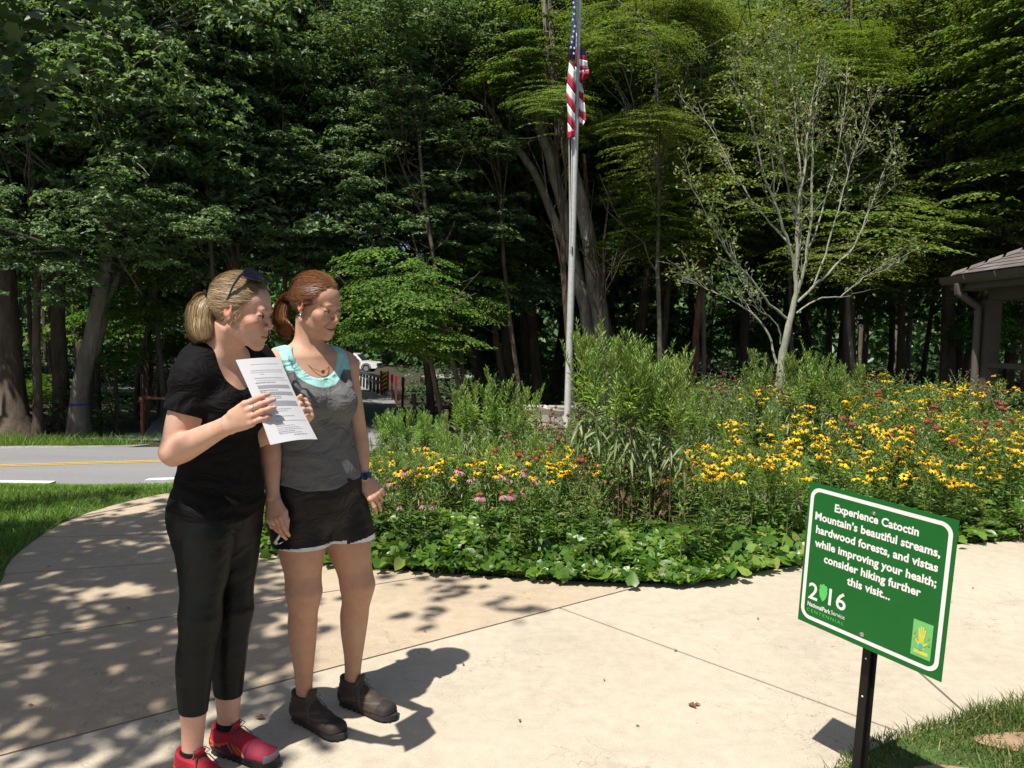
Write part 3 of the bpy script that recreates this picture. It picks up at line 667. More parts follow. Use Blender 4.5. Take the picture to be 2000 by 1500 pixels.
# ================================================================== LAWN, GRASS, FLOWER BED
M_grass = leafmat('grass_blades', [(0, (.08, .17, .02)), (.5, (.15, .28, .04)), (.9, (.24, .36, .07)), (1, (.38, .36, .15))], .4, .5, .35)
M_turf = simple('turf_soil', (.055, .095, .02), .95, var=.35, nscale=6)
M_dirt = simple('bare_dirt', (.30, .20, .125), .95, var=.25, nscale=14, bs=.5, bd=.01)
def blades(X, Y, Z, L, W, rs, lean=.6):
    n = len(X); a = rs.rand(n)*6.283; S = np.stack([np.cos(a), np.sin(a), 0*a], 1)
    B = np.stack([X, Y, Z], 1); T = B+np.stack([lean*rs.normal(size=n), lean*rs.normal(size=n), 1+0*a], 1)*np.asarray(L).reshape(-1, 1); M = (B*.5+T*.5)+np.array([0, 0, 1.])*np.asarray(L).reshape(-1, 1)*.08
    W = np.asarray(W).reshape(-1, 1)
    V = np.stack([B-S*W/2, B+S*W/2, M+S*W*.4, T, M-S*W*.4], 1).reshape(-1, 3); i = np.arange(n)[:, None]*5
    return V, [i+[0, 1, 2, 4], i+[4, 2, 3]]
def inside(poly, X, Y):
    P = np.array(poly); c = np.zeros(len(X), bool); j = len(P)-1
    for i in range(len(P)):
        xi, yi = P[i]; xj, yj = P[j]
        c ^= ((yi > Y) != (yj > Y)) & (X < (xj-xi)*(Y-yi)/(yj-yi+1e-12)+xi); j = i
    return c
def lawn():
    rs = np.random.RandomState(3)
    L_ = smooth_poly(edge_left)
    poly = list(L_)+[(-2.4, KN(-2.4)-.1), (-12, KN(-12)-.1), (-12, -3)]
    def fan(name, poly, dz, mat):
        bm = bmesh.new(); vs = [bm.verts.new((p[0], p[1], 0)) for p in poly]; f = bm.faces.new(vs)
        bmesh.ops.triangulate(bm, faces=[f]); 
        for _ in range(3): bmesh.ops.subdivide_edges(bm, edges=[e for e in bm.edges if e.calc_length() > .7], cuts=1, use_grid_fill=True)
        for v in bm.verts: v.co.z = float(terr(v.co.x, v.co.y))+dz
        bmesh.ops.recalc_face_normals(bm, faces=bm.faces)
        me = bpy.data.meshes.new(name); bm.to_mesh(me); bm.free(); o = link(name, me, mat); tag(o, kind='structure'); return o
    fan('lawn', poly, .0, M_turf)
    n = 150000; X = -9.5+7.4*rs.rand(n); Y = 3.2+7.2*rs.rand(n)**.8; k = inside(poly, X, Y) & (np.abs(X/Y) < .78); X, Y = X[k], Y[k]; n = len(X)
    patchy = vnoise(np.stack([X, Y, 0*X], 1), 4, 1.5); L = (.035+.03*rs.rand(n))*(1+.25*patchy)
    V, F = blades(X, Y, terr(X, Y), L, .0045+.003*rs.rand(n), rs); o = link('lawn_grass', npmesh('lawn_grass', V, F), M_grass); tag(o, 'mown green lawn grass between path and road', 'grass', kind='stuff')
    # roadside verge
    n = 26000; X = -14+16*rs.rand(n); Y = KF(X)+.7+2.6*rs.rand(n)**1.3; k = rs.rand(n) < .35+.6*(vnoise(np.stack([X, Y, 0*X], 1), 6, 1.1) > -.1); k &= ~((X > -10.5) & (X < -1.2) & (X > -7.3)); X, Y = X[k], Y[k]; n = len(X)
    V, F = blades(X, Y, terr(X, Y)-.03, .08+.18*rs.rand(n)**2, .007+.006*rs.rand(n), rs, .5); o = link('verge_grass', npmesh('verge_grass', V, F), M_grass); tag(o, 'rough verge grass along the far side of the road', 'grass', kind='stuff')
    # corner of rough grass, right front
    er = [p for p in edge_right[:-2]]
    poly2 = er+[(1.0, 1.2), (9, 1.2)]
    bank = fan('grass_bank', poly2, .018, M_turf)
    dx, dy = g(2010, 1462)[:2]
    a = np.linspace(0, 6.283, 26, endpoint=False); rr = 1+.25*vnoise(np.stack([np.cos(a), np.sin(a), 0*a], 1), 5, 2.4)
    me = npmesh('dirt_patch', np.array([(dx, dy, .026)]+[(dx+.22*r*math.cos(q), dy+.09*r*math.sin(q), .024) for q, r in zip(a, rr)]), np.array([(0, i+1, (i+1) % 26+1) for i in range(26)]))
    tag(link('dirt_patch', me, M_dirt), kind='structure')
    d2 = g(1830, 1500)[:2]
    me = npmesh('dirt_patch', np.array([(d2[0], d2[1]-.05, .026)]+[(d2[0]+.12*r*math.cos(q), d2[1]-.05+.035*r*math.sin(q), .024) for q, r in zip(a, rr)]), np.array([(0, i+1, (i+1) % 26+1) for i in range(26)]))
    tag(link('dirt_patch', me, M_dirt), kind='structure')
    n = 130000; X = .95+3.2*rs.rand(n); Y = 1.7+1.6*rs.rand(n); k = inside([(p[0]-.02, p[1]+.03) for p in poly2], X, Y)
    k &= (((X-dx)/.22)**2+((Y-dy)/.09)**2 > .12+.8*rs.rand(n)) & (((X-d2[0])/.12)**2+((Y-d2[1]+.05)/.035)**2 > .35+.7*rs.rand(n))
    dn = vnoise(np.stack([X, Y, 0*X], 1), 14, 5); k &= rs.rand(n) < .75+.6*dn; X, Y, dn = X[k], Y[k], dn[k]; n = len(X)
    V, F = blades(X, Y, .015+0*X, (.02+.042*rs.rand(n)**2)*(1+.5*dn), .003+.0025*rs.rand(n), rs, .6); o = link('rough_grass', npmesh('rough_grass', V, F), leafmat('rough_grass_blades', [(0, (.05, .10, .015)), (.5, (.09, .15, .03)), (.8, (.15, .19, .05)), (1, (.34, .29, .14))], .3, .55, .3)); tag(o, 'rough grass and weeds in the corner by the green sign', 'grass', kind='stuff')
lawn()
# ---- plant parts
M_gleaf = leafmat('garden_leaves', [(0, (.05, .11, .02)), (.45, (.10, .19, .04)), (.85, (.19, .28, .08)), (1, (.34, .33, .14))], .35, .5, .4)
M_aster = leafmat('aster_leaves', [(0, (.13, .24, .04)), (.5, (.22, .35, .08)), (1, (.33, .45, .15))], .35, .45, .45)
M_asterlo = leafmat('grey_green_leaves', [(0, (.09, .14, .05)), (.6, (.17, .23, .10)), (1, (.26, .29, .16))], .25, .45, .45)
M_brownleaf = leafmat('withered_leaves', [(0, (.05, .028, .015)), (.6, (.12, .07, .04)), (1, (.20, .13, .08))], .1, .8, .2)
M_cover = leafmat('ground_cover_leaves', [(0, (.04, .11, .018)), (.5, (.09, .20, .03)), (.88, (.18, .31, .05)), (1, (.34, .37, .11))], .38, .35, .5)
M_stem = simple('green_stem', (.13, .18, .06), .6, var=.3, nscale=40)
M_bstem = simple('brown_stem', (.13, .075, .045), .8, var=.35, nscale=40)
M_petal = leafmat('yellow_petals', [(0, (.78, .44, .01)), (.5, (.84, .56, .015)), (1, (.88, .66, .04))], .3, .5, .3)
M_cone = simple('dark_flower_cone', (.035, .015, .008), .8, var=.3, nscale=200, bs=.5)
M_pink = leafmat('pink_petals', [(0, (.40, .16, .24)), (.6, (.55, .28, .36)), (1, (.62, .40, .42))], .3, .6, .3)
M_cone2 = simple('orange_brown_cone', (.22, .075, .02), .8, var=.4, nscale=200, bs=.5)
M_seed = simple('brown_seed_head', (.16, .075, .04), .9, var=.4, nscale=150, bs=.6)
M_red = leafmat('red_petals', [(0, (.28, .01, .015)), (1, (.48, .03, .04))], .2, .6, .3)
def leaf_plant(rs, h, bare, n, L0, W0, droop_low=True, branches=4, spread=.12):
    low_ = .47 if droop_low else .36
    """returns stem MB and (top leaves, low leaves, withered) as (V,F)"""
    mb = MB(); lean = rs.normal(size=2)*.07*h; S = np.array([[lean[0]*t*t, lean[1]*t*t, h*t] for t in np.linspace(0, 1, 6)])
    mb.tube(S, np.linspace(.0055, .002, 6), 4, cap=False)
    tops = [(S, bare, 1.0, n)]
    for b in range(branches):
        f = .55+.38*rs.rand(); a = rs.rand()*6.283; p = S[0]*(1-f)+S[-1]*f; p = np.array([lean[0]*f*f, lean[1]*f*f, h*f]); ln = spread*(.6+.9*rs.rand())*(1.2-f)*3
        e = p+np.array([math.cos(a)*ln*.7, math.sin(a)*ln*.7, ln*1.1]); Q = np.array([p+(e-p)*t+np.array([0, 0, -.06*ln*math.sin(3.14*t)]) for t in np.linspace(0, 1, 4)])
        mb.tube(Q, np.linspace(.003, .0015, 4), 3, cap=False); tops.append((Q, .1, .75, int(n*.45)))
    T = [[], [], []]
    for S_, lo, sc, k in tops:
        u = lo+(1-lo)*np.linspace(0, 1, k)**.85; idx = u*(len(S_)-1); i0 = np.clip(idx.astype(int), 0, len(S_)-2); fr = (idx-i0)[:, None]; P = S_[i0]*(1-fr)+S_[i0+1]*fr
        a = np.arange(k)*2.4+rs.rand()*6; z = P[:, 2]/h
        up = np.where(z > .8, 1.1, np.where(z > .6, .45, -.55 if droop_low else .25))+.25*rs.normal(size=k)
        A = unit(np.stack([np.cos(a), np.sin(a), up], 1)); L = L0*sc*(1.25-.75*np.clip((z-.5)/.5, 0, 1))*(.8+.4*rs.rand(k)); N = unit(np.stack([-np.cos(a)*up*.9, -np.sin(a)*up*.9, 1+0*a], 1)+.2*rs.normal(size=(k, 3)))
        C_ = P+A*L[:, None]*.5
        kp = (z > low_) | (rs.rand(k) < .45)
        P, A, N, L, z = P[kp], A[kp], N[kp], L[kp], z[kp]; C_ = C_[kp]
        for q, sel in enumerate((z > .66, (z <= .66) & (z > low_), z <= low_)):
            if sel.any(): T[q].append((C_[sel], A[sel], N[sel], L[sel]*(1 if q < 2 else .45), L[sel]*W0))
    out = []
    for q in T: out.append(leaves(*[np.concatenate([r[i] for r in q]) for i in range(5)]) if q else None)
    return mb, out
def plant_things(name, n, seed, h, bare, nl, L0, W0, branches, spread, mats, droop=True):
    """n prototypes kept as dictionaries of meshes"""
    res = []
    for i in range(n):
        rs = np.random.RandomState(seed+i); mb, lv = leaf_plant(rs, h, bare, nl, L0, W0, droop, branches, spread)
        d = {}; me = mb.mesh('stem'); me.materials.append(mats[3]); d['stem'] = me
        V = []; F = []; mi = []; off = 0
        for q, vf in enumerate(lv):
            if vf is None: continue
            V.append(vf[0]); F.append(vf[1]+off); off += len(vf[0]); mi += [q]*len(vf[1])
        me = npmesh('leaves', np.concatenate(V), np.concatenate(F), mi=mi)
        for m_ in mats[:3]: me.materials.append(m_)
        d['leaves'] = me; res.append(d)
    return res
def put(name, proto, loc, rz, s, label, cat, group, extra=()):
    r = empty(name, loc, rz); r.scale = (s, s, s) if not hasattr(s, '__len__') else s; tag(r, label, cat, group)
    for nm, me in proto.items():
        o = bpy.data.objects.new(nm, me); COL.objects.link(o); o.parent = r
    for nm, me, l_, e_, sc in extra:
        o = bpy.data.objects.new(nm, me); COL.objects.link(o); o.parent = r; o.location = l_; o.rotation_euler = e_; o.scale = (sc, sc, sc)
    return r
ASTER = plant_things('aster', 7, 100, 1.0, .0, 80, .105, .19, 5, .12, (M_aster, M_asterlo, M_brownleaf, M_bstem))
SUSAN = plant_things('susan', 5, 200, 1.0, .05, 36, .13, .28, 3, .16, (M_gleaf, M_gleaf, M_gleaf, M_stem), False)
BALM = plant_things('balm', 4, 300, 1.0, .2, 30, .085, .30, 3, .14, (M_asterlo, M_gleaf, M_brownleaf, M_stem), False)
def flower_mesh(name, npet, L, W, droop, mpet, mcone, cr, ch, seed):
    rs = np.random.RandomState(seed); a = np.arange(npet)*2*math.pi/npet+.1*rs.normal(size=npet); A = np.stack([np.cos(a), np.sin(a), -droop+.12*rs.normal(size=npet)], 1)
    A = unit(A); C_ = A*(L*.5+cr*.6); N = unit(np.stack([np.cos(a)*droop, np.sin(a)*droop, 1+0*a], 1))
    V, F = leaves(C_, A, N, L, W, .1); b = MB(); b.sphere((0, 0, ch*.35), (cr, cr, ch), 8, 5); n = len(V)
    V = np.concatenate([V, np.array(b.v)]); F2 = np.array(b.f)+n
    me = npmesh(name, V, [F, F2], mi=[0]*len(F)+[1]*len(F2)); me.materials.append(mpet); me.materials.append(mcone); return me
YEL = [flower_mesh('flower', 12, .030, .0115, .15+.25*i, M_petal, M_cone, .0095, .009, i) for i in range(3)]
PNK = [flower_mesh('flower', 13, .042, .012, .9+.5*i, M_pink, M_cone2, .015, .013, 9+i) for i in range(2)]
def ball_flower(name, n, r, m1, m2, seed):
    rs = np.random.RandomState(seed); D = unit(rs.normal(size=(n, 3))); V, F = leaves(D*r, D, unit(rs.normal(size=(n, 3))), .016, .006, .1); b = MB(); b.sphere((0, 0, 0), (r*.9, r*.9, r*.8), 8, 5)
    k = len(V); V = np.concatenate([V, np.array(b.v)]); F2 = np.array(b.f)+k; me = npmesh(name, V, [F, F2], mi=[0]*len(F)+[1]*len(F2)); me.materials.append(m1); me.materials.append(m2); return me
SEED = ball_flower('seed_head', 26, .016, M_seed, M_seed, 1); RED = ball_flower('flower', 40, .024, M_red, M_seed, 2)
prs = np.random.RandomState(77)
def region(n, x0, y0, x1, y1, z0, z1):
    for _ in range(n):
        z = z0+(z1-z0)*prs.rand(); p = g(x0+(x1-x0)*prs.rand(), y0+(y1-y0)*prs.rand(), z); p = g(*[x0+(x1-x0)*prs.rand(), y0+(y1-y0)*prs.rand()], z)
        yield p
def in_bed(x, y): return y > 4.6 and y < 14.2 and not inside(PATH, np.array([x]), np.array([y]))[0]
def flower_plant(p, kind):
    x, y, z = p; zb = float(terr(x, y))
    if not in_bed(x, y-.05): return
    h = max(.3, z-zb); rs = prs
    if kind == 'susan':
        ex = [('flower', YEL[rs.randint(3)], (rs.normal()*.09/h*.7, rs.normal()*.08/h*.7, 1.0+(.06*rs.normal() if k else .03)), (rs.normal()*.3+.15, rs.normal()*.3, rs.rand()*6), (1.0+.3*rs.rand())/h) for k in range(4)]
        sp = 'left of the tall asters' if x < .5 else ('right behind the green sign' if x > 2.6 else 'in the middle of the bed')
        put('black_eyed_susan', SUSAN[rs.randint(5)], (x, y, zb), rs.rand()*6.28, h, 'yellow flowering plant with dark cones growing %s' % sp, 'flower', 'yellow flowers %s' % sp, ex)
    elif kind == 'balm':
        ex = [('seed_head', SEED, (rs.normal()*.06/h, rs.normal()*.06/h, 1.0+.04*rs.normal()), (0, 0, 0), 1/h) for k in range(3)]
        put('bee_balm', BALM[rs.randint(4)], (x, y, zb), rs.rand()*6.28, h, 'spent bee balm with round brown seed heads at the back of the bed', 'flower', 'brown seed heads in the bed', ex)
    elif kind == 'red':
        ex = [('flower', RED, (rs.normal()*.05/h, rs.normal()*.05/h, 1.0+.04*rs.normal()), (0, 0, 0), 1/h) for k in range(2)]
        put('bee_balm', BALM[rs.randint(4)], (x, y, zb), rs.rand()*6.28, h, 'dark red flowering bee balm among yellow flowers', 'flower', 'dark red flowers in the bed', ex)
    elif kind == 'cone':
        ex = [('flower', PNK[rs.randint(2)], (rs.normal()*.06/h, rs.normal()*.06/h, 1.0+.03*rs.normal()), (rs.normal()*.2, rs.normal()*.2, 0), 1/h) for k in range(2)]
        put('coneflower', SUSAN[rs.randint(5)], (x, y, zb), rs.rand()*6.28, (h, h, h), 'pink coneflower with drooping petals at the left end of the bed', 'flower', 'pink coneflowers', ex)
for args in ((70, 1600, 850, 2000, 945, .42, .70), (50, 1560, 790, 2000, 860, .6, .8), (34, 1380, 830, 1560, 950, .45, .7), (26, 1620, 705, 2000, 790, .85, 1.0), (18, 1000, 880, 1180, 940, .45, .6), (18, 720, 885, 1000, 930, .45, .62), (6, 1840, 925, 1960, 985, .35, .45), (8, 1440, 735, 1520, 780, .8, .9), (10, 1290, 870, 1380, 950, .45, .6)):
    for p in region(*args): flower_plant(p, 'susan')
for args in ((60, 1380, 715, 2000, 775, .85, 1.0), (16, 1270, 730, 1420, 770, .8, .95), (14, 1000, 790, 1180, 860, .6, .8)):
    for p in region(*args): flower_plant(p, 'balm')
for args in ((22, 1620, 750, 1990, 850, .75, .9), (8, 1000, 870, 1180, 900, .5, .65)):
    for p in region(*args): flower_plant(p, 'red')
for args in ((26, 720, 890, 1020, 1000, .35, .6),):
    for p in region(*args): flower_plant(p, 'cone')
def aster(px, ytop, Y, jx, label, group, zs=1.0):
    p = at(px+prs.normal()*jx, ytop+abs(prs.normal())*14, Y+prs.normal()*.12); zb = float(terr(p[0], p[1])); h = p[2]-zb
    put('tall_aster', ASTER[prs.randint(7)], (p[0], p[1], zb), prs.rand()*6.28, (max(h*.62, .5), max(h*.62, .5), h), label, 'plant', group)
A_ = 'tall aster stem with bare brown foot in the clump in front of the pale trunks'
for k in range(6): aster(1165, 650, 5.5, 15, A_, 'tall asters in front of the pale trunks')
for k in range(11): aster(1235, 665, 5.35, 34, A_, 'tall asters in front of the pale trunks')
for k in range(8): aster(1305, 705, 5.4, 24, A_, 'tall asters in front of the pale trunks')
B_ = 'bushy aster at the left end of the bed beside the smiling woman'
for k in range(26): aster(740+130*prs.rand(), 800, 7.6, 8, B_, 'asters beside the smiling woman')
C__ = 'leafy aster left of the flagpole foot'
for px, yt in ((890, 745), (905, 770), (925, 735), (950, 740), (965, 760), (985, 735), (1000, 780), (1018, 745), (1032, 760), (935, 790), (975, 800), (1015, 825)):
    for k in range(2): aster(px, yt, 7.4, 6, C__, 'asters left of the flagpole')
D_ = 'aster spire standing above the flowers near the pale sparse tree'
for px, yt, n in ((1350, 745, 3), (1400, 760, 3), (1470, 680, 2), (1480, 720, 3), (1560, 690, 3), (1590, 680, 4), (1625, 690, 4), (1655, 710, 4), (1540, 740, 2), (1430, 790, 2), (1370, 820, 4), (1500, 800, 3)):
    for k in range(n): aster(px, yt, 8.2, 8, D_, 'aster spires near the sparse tree')
E_ = 'leafy stem in front of the flowers close to the green sign'
for k in range(26): aster(1400+170*prs.rand(), 880+90*prs.rand(), 5.6+.3*prs.rand(), 5, E_, 'leafy stems by the sign')
for k in range(20): aster(1880+140*prs.rand(), 960+40*prs.rand(), 5.9, 5, 'leafy stem at the right end of the bed edge', 'leafy stems at the right end')
for px, yt, n in ((760, 860, 4), (820, 870, 4), (880, 845, 4), (930, 835, 4), (985, 850, 4), (1040, 840, 4), (1090, 860, 3), (1400, 850, 3), (1460, 860, 3), (1520, 870, 3)):
    for k in range(n): aster(px, yt, 5.5+.4*prs.rand(), 12, 'mid height leafy stem rising through the front of the flower bed', 'mid height leafy stems in the front of the bed')
F_ = 'leafy green stem without flowers in front of the yellow flowers'
for p in region(46, 700, 930, 1400, 1010, .38, .62):
    if in_bed(p[0], p[1]-.05): put('leafy_stem', SUSAN[prs.randint(5)], (p[0], p[1], float(terr(p[0], p[1]))), prs.rand()*6.28, (p[2]*1.2, p[2]*1.2, p[2]), F_, 'plant', 'leafy stems in front of the flowers')
# ---- filler foliage of the bed
def bed_fill():
    rs = np.random.RandomState(21); n = 150000
    Y = 4.6+9.0*rs.rand(n)**1.35; X = -1.6+(1.6+.78*Y)*rs.rand(n); ins = ~inside(PATH, X, Y) & (Y < 13.6); X, Y = X[ins], Y[ins]
    # distance from the front border
    E = np.array(smooth_poly(edge_bed)); yf = np.interp(X, E[:, 0][np.argsort(E[:, 0])], E[:, 1][np.argsort(E[:, 0])]); d = np.clip(Y-yf, 0, 9)
    P = np.stack([X, Y, 0*X], 1); top = np.interp(d, [0, .25, .8, 1.6, 4, 8], [.03, .14, .28, .46, .66, .82])*(1+.30*vnoise(P, 5, 1.6)+.12*vnoise(P, 6, 5))
    top *= np.where((X < 1.0) & (Y > 6.5), .72, 1)
    n = len(X); z = top*(1-.85*rs.rand(n)**1.3)
    A = unit(rs.normal(size=(n, 3))*[1, 1, .35]+[0, 0, .5]); N = unit(np.array([[0, 0, 1.]])+.55*rs.normal(size=(n, 3))); L = .045+.075*rs.rand(n)**1.5
    V, F = leaves(np.stack([X, Y, terr(X, Y)+z], 1), A, N, L, L*(.18+.22*rs.rand(n))); o = link('bed_foliage', npmesh('bed_foliage', V, F), M_gleaf); tag(o, 'dense green foliage filling the flower bed', 'foliage', kind='stuff')
    # thin stems showing between
    n = 5000; k = rs.randint(0, len(X), n); V, F = blades(X[k], Y[k], terr(X[k], Y[k]), top[k]*1.05, .006+0*X[k], rs, .12); o = link('bed_stems', npmesh('bed_stems', V, F), M_stem); tag(o, 'thin stems between the garden leaves', 'stems', kind='stuff')
    # heart shaped ground cover at the front
    E2 = smooth_poly(edge_bed); rs = np.random.RandomState(22); n = 17000; t = rs.rand(n)*(len(E2)-1.001); i = t.astype(int); f = (t-i)[:, None]; E2 = np.array(E2); P0 = E2[i]*(1-f)+E2[i+1]*f
    d = .8*rs.rand(n)**1.1-.06; X = P0[:, 0]; Y = P0[:, 1]+d+.07*vnoise(np.stack([P0[:, 0], 0*d, 0*d], 1), 31, 4)-.05*(rs.rand(n) < .03); X = X+.1*rs.normal(size=n)
    dens = np.interp(X, [-1.6, -.9, -.3, .3, 1.2, 1.7, 2.2, 4, 6], [.5, .35, .6, 1, 1, .3, .2, .4, .4]); k = (rs.rand(n) < dens) & (Y < 8) & ~(inside(PATH, X, Y) & (d > .05)); X, Y, d = X[k], Y[k], d[k]; n = len(X)
    z = (.05+np.interp(d, [0, .2, .9], [.02, .11, .17])*(.4+.6*rs.rand(n)))*(1+.3*vnoise(np.stack([X, Y, 0*X], 1), 9, 4))
    r = (.016+.026*rs.rand(n)); U = unit(np.array([[0, -.25, 1.]])+.6*rs.normal(size=(n, 3))); A = unit(np.cross(U, rs.normal(size=(n, 3)))); S = np.cross(A, U); c = np.stack([X, Y, z], 1)
    prof = [(-.75, 0, .1), (-1, .55, .25), (-.3, 1, .2), (.6, .6, .12), (1.25, 0, -.1), (.6, -.6, .12), (-.3, -1, .2), (-1, -.55, .25)]
    V = np.stack([c]+[c+r[:, None]*(A*a+S*b+U*h) for a, b, h in prof], 1).reshape(-1, 3); i = np.arange(n)[:, None]*9
    F = np.concatenate([i+[0, q+1, (q+1) % 8+1] for q in range(8)], 0); o = link('ground_cover', npmesh('ground_cover', V, F, True), M_cover); tag(o, 'bright heart leaved ground cover along the path edge', 'ground cover', kind='stuff')
bed_fill()
# ================================================================== THINGS BUILT BY HAND
def text_mesh(body, w_, h_, bold=0.0, name='lettering', spacing=1.0):
    """text as a flat mesh, its capitals h_ high, the line w_ wide, origin at the left of the baseline"""
    c = bpy.data.curves.new('t', 'FONT'); c.body = body; c.size = 1; c.offset = bold; c.resolution_u = 3; c.space_character = spacing
    o = bpy.data.objects.new('t', c); COL.objects.link(o); dg = bpy.context.evaluated_depsgraph_get(); dg.update()
    me = bpy.data.meshes.new_from_object(o.evaluated_get(dg)); bpy.data.objects.remove(o); bpy.data.curves.remove(c)
    co = np.empty(len(me.vertices)*3, np.float32); me.vertices.foreach_get('co', co); co = co.reshape(-1, 3)
    x0, x1 = co[:, 0].min(), co[:, 0].max(); cap = .729+bold
    co[:, 0] = (co[:, 0]-x0)*w_/(x1-x0); co[:, 1] *= h_/cap; co[:, 2] = 0
    me.vertices.foreach_set('co', co.ravel()); me.name = name; me.update(); return me
def build_sign():
    TL, BL, TR = at(1582, 940, 2.56), at(1556, 1208, 2.59), at(1874, 1017, 2.15)
    W = np.linalg.norm(TR-TL); Hh = np.linalg.norm(BL-TL); X = (TR-TL)/W; U = (TL-BL)/Hh; U = U-X*(U@X); U /= np.linalg.norm(U); N = np.cross(X, U)
    bot = at(1688, 1262, 2.42); 
    base = at(1660, 1560, 2.42); d = (base-bot)/np.linalg.norm(base-bot); t = -bot[2]/d[2]; base = bot+d*t
    root = empty('park_sign', tuple(base)); tag(root, 'green park sign with white lettering and border on a black steel post', 'sign')
    M = Matrix(((X[0], U[0], N[0], TL[0]-base[0]), (X[1], U[1], N[1], TL[1]-base[1]), (X[2], U[2], N[2], TL[2]-base[2]), (0, 0, 0, 1)))
    def part(name, me, mat, parent=root, z=0.0, x=0.0, y=0.0):
        o = link(name, me, mat, parent)
        o.matrix_local = (M if parent is root else Matrix()) @ Matrix.Translation((x*W, -y*Hh, z)); return o
    b = MB(); b.box((W/2, -Hh/2, -.0015), (W, Hh, .003)); board = part('board', b.mesh('board', bevel=.0006), M_signg)
    def rrect(x0, y0, x1, y1, r, n=6):
        P = []
        for cx, cy, a0 in ((x1-r, y1-r, 0), (x0+r, y1-r, 90), (x0+r, y0+r, 180), (x1-r, y0+r, 270)):
            for k in range(n+1): a = R_(a0+90*k/n); P.append((cx+r*math.cos(a), cy+r*math.sin(a)))
        return P
    o_ = rrect(.018*W, -.965*Hh, .975*W, -.03*Hh, .035); i_ = rrect(.018*W+.0125, -.965*Hh+.0125, .975*W-.0125, -.03*Hh-.0125, .024); n = len(o_)
    V = [(p[0], p[1], 0) for p in o_+i_]; F = [(k, (k+1) % n, n+(k+1) % n, n+k) for k in range(n)]
    me = bpy.data.meshes.new('border'); me.from_pydata(V, [], F); part('border', me, M_signw, board, .0006)
    for body, x0, x1, y in (('Experience Catoctin', .206, .777, .160), ("Mountain’s beautiful streams,", .066, .916, .250), ('hardwood forests, and vistas', .081, .911, .342),
                            ('while improving your health;', .081, .912, .437), ('consider hiking further', .161, .827, .528), ('this visit...', .342, .641, .620)):
        part('lettering', text_mesh(body, (x1-x0)*W, .057*Hh, .033, spacing=1.03), M_signw, board, .0007, x0, y)
    part('lettering', text_mesh('2', .072*W, .122*Hh, .012), M_signw, board, .0007, .066, .815)
    part('lettering', text_mesh('16', .128*W, .122*Hh, .012), M_signw, board, .0007, .222, .808)
    part('lettering', text_mesh('NationalPark', .178*W, .032*Hh, .022), M_signw, board, .0007, .067, .869)
    part('lettering', text_mesh('Service', .10*W, .031*Hh, .0), M_signw, board, .0007, .250, .866)
    part('lettering', text_mesh('CENTENNIAL', .282*W, .024*Hh, .0, spacing=1.35), M_signl, board, .0007, .066, .909)
    ar = [(0, -.063), (-.024, -.03), (-.032, .01), (-.026, .03), (-.033, .035), (-.024, .055), (-.012, .052), (0, .066), (.010, .052), (.024, .056), (.026, .04), (.033, .036), (.027, .025), (.032, .005), (.022, -.035)]
    me = bpy.data.meshes.new('arrowhead'); me.from_pydata([(a*W, c*Hh, 0) for a, c in ar], [], [tuple(range(len(ar)))]); part('arrowhead', me, M_signl, board, .0007, .178, .742)
    b = MB(); b.add([(0, 0, 0), (.121*W, 0, 0), (.121*W, -.227*Hh, 0), (0, -.227*Hh, 0)], [(3, 2, 1, 0)]); pn = part('emblem_panel', b.mesh('emblem_panel'), M_signl2, board, .0007, .802, .676)
    # hand print: palm and five spread fingers
    b = MB(); c0 = (.058*W, -.118*Hh)
    def capsule(x0, y0, x1, y1, r, z, m):
        dx, dy = x1-x0, y1-y0; a = math.atan2(dy, dx); P = []
        for k in range(7): q = a+math.pi/2+math.pi*k/6; P.append((x0+r*math.cos(q), y0+r*math.sin(q), z))
        for k in range(7): q = a-math.pi/2+math.pi*k/6; P.append((x1+r*math.cos(q), y1+r*math.sin(q), z))
        b.add(P, [tuple(range(14))], m)
    z = .0006; cx, cy = c0
    capsule(cx, cy-.008, cx+.001, cy-.022, .0095, z, 0)
    for k, (dx, dy) in enumerate(((-.009, .034), (-.003, .04), (.0035, .04), (.0095, .033))): capsule(cx+dx*.6, cy-.002, cx+dx, cy+dy, .0024, z+.0001*(k+1), 0)
    capsule(cx-.006, cy-.016, cx-.021, cy+.004, .0026, z+.0006, 0); capsule(cx+.007, cy-.016, cx+.018, cy-.004, .0026, z+.0007, 0)
    for k, (dx, dy) in enumerate(((.02, .012), (-.021, .016), (.023, -.008), (-.02, .0))): capsule(cx+dx, cy+dy, cx+dx+.002, cy+dy+.004, .0018, z+.0009+.0001*k, 2)
    o = b.mesh('hand_print'); hp = part('hand_print', o, [M_signy, M_teal, M_orange], board, .0009, .802, .676)
    b = MB(); pts = [(cx-.006, cy-.012), (cx+.003, cy-.008), (cx+.008, cy-.014), (cx+.006, cy-.026), (cx-.001, cy-.031), (cx-.007, cy-.024)]
    b.add([(p[0], p[1], .0018) for p in pts], [tuple(range(6))]); part('globe_print', b.mesh('globe_print'), M_teal, board, .0009, .802, .676)
    b = MB(); b.add([(.018*W, -.185*Hh, 0), (.105*W, -.185*Hh, 0), (.105*W, -.208*Hh, 0), (.018*W, -.208*Hh, 0)], [(3, 2, 1, 0)]); part('caption_bar', b.mesh('caption_bar'), M_signy, board, .0012, .802, .676)
    for v in (.097, .913):
        b = MB(); b.tube([(0, 0, 0), (0, 0, .002)], .0075, 12); b.sphere((0, 0, .002), (.0042, .0042, .003), 8, 5); part('bolt', b.mesh('bolt', True), M_zinc, board, .0002, .4825, v)
    # post: steel U channel behind the board
    p0 = Vector((0, 0, -.25)); top = Vector(at(1735, 960, 2.42)-base); a = p0+(top-Vector((0, 0, 0))).normalized()*0
    top = Vector(bot-base)+(Vector(bot-base)).normalized()*.40
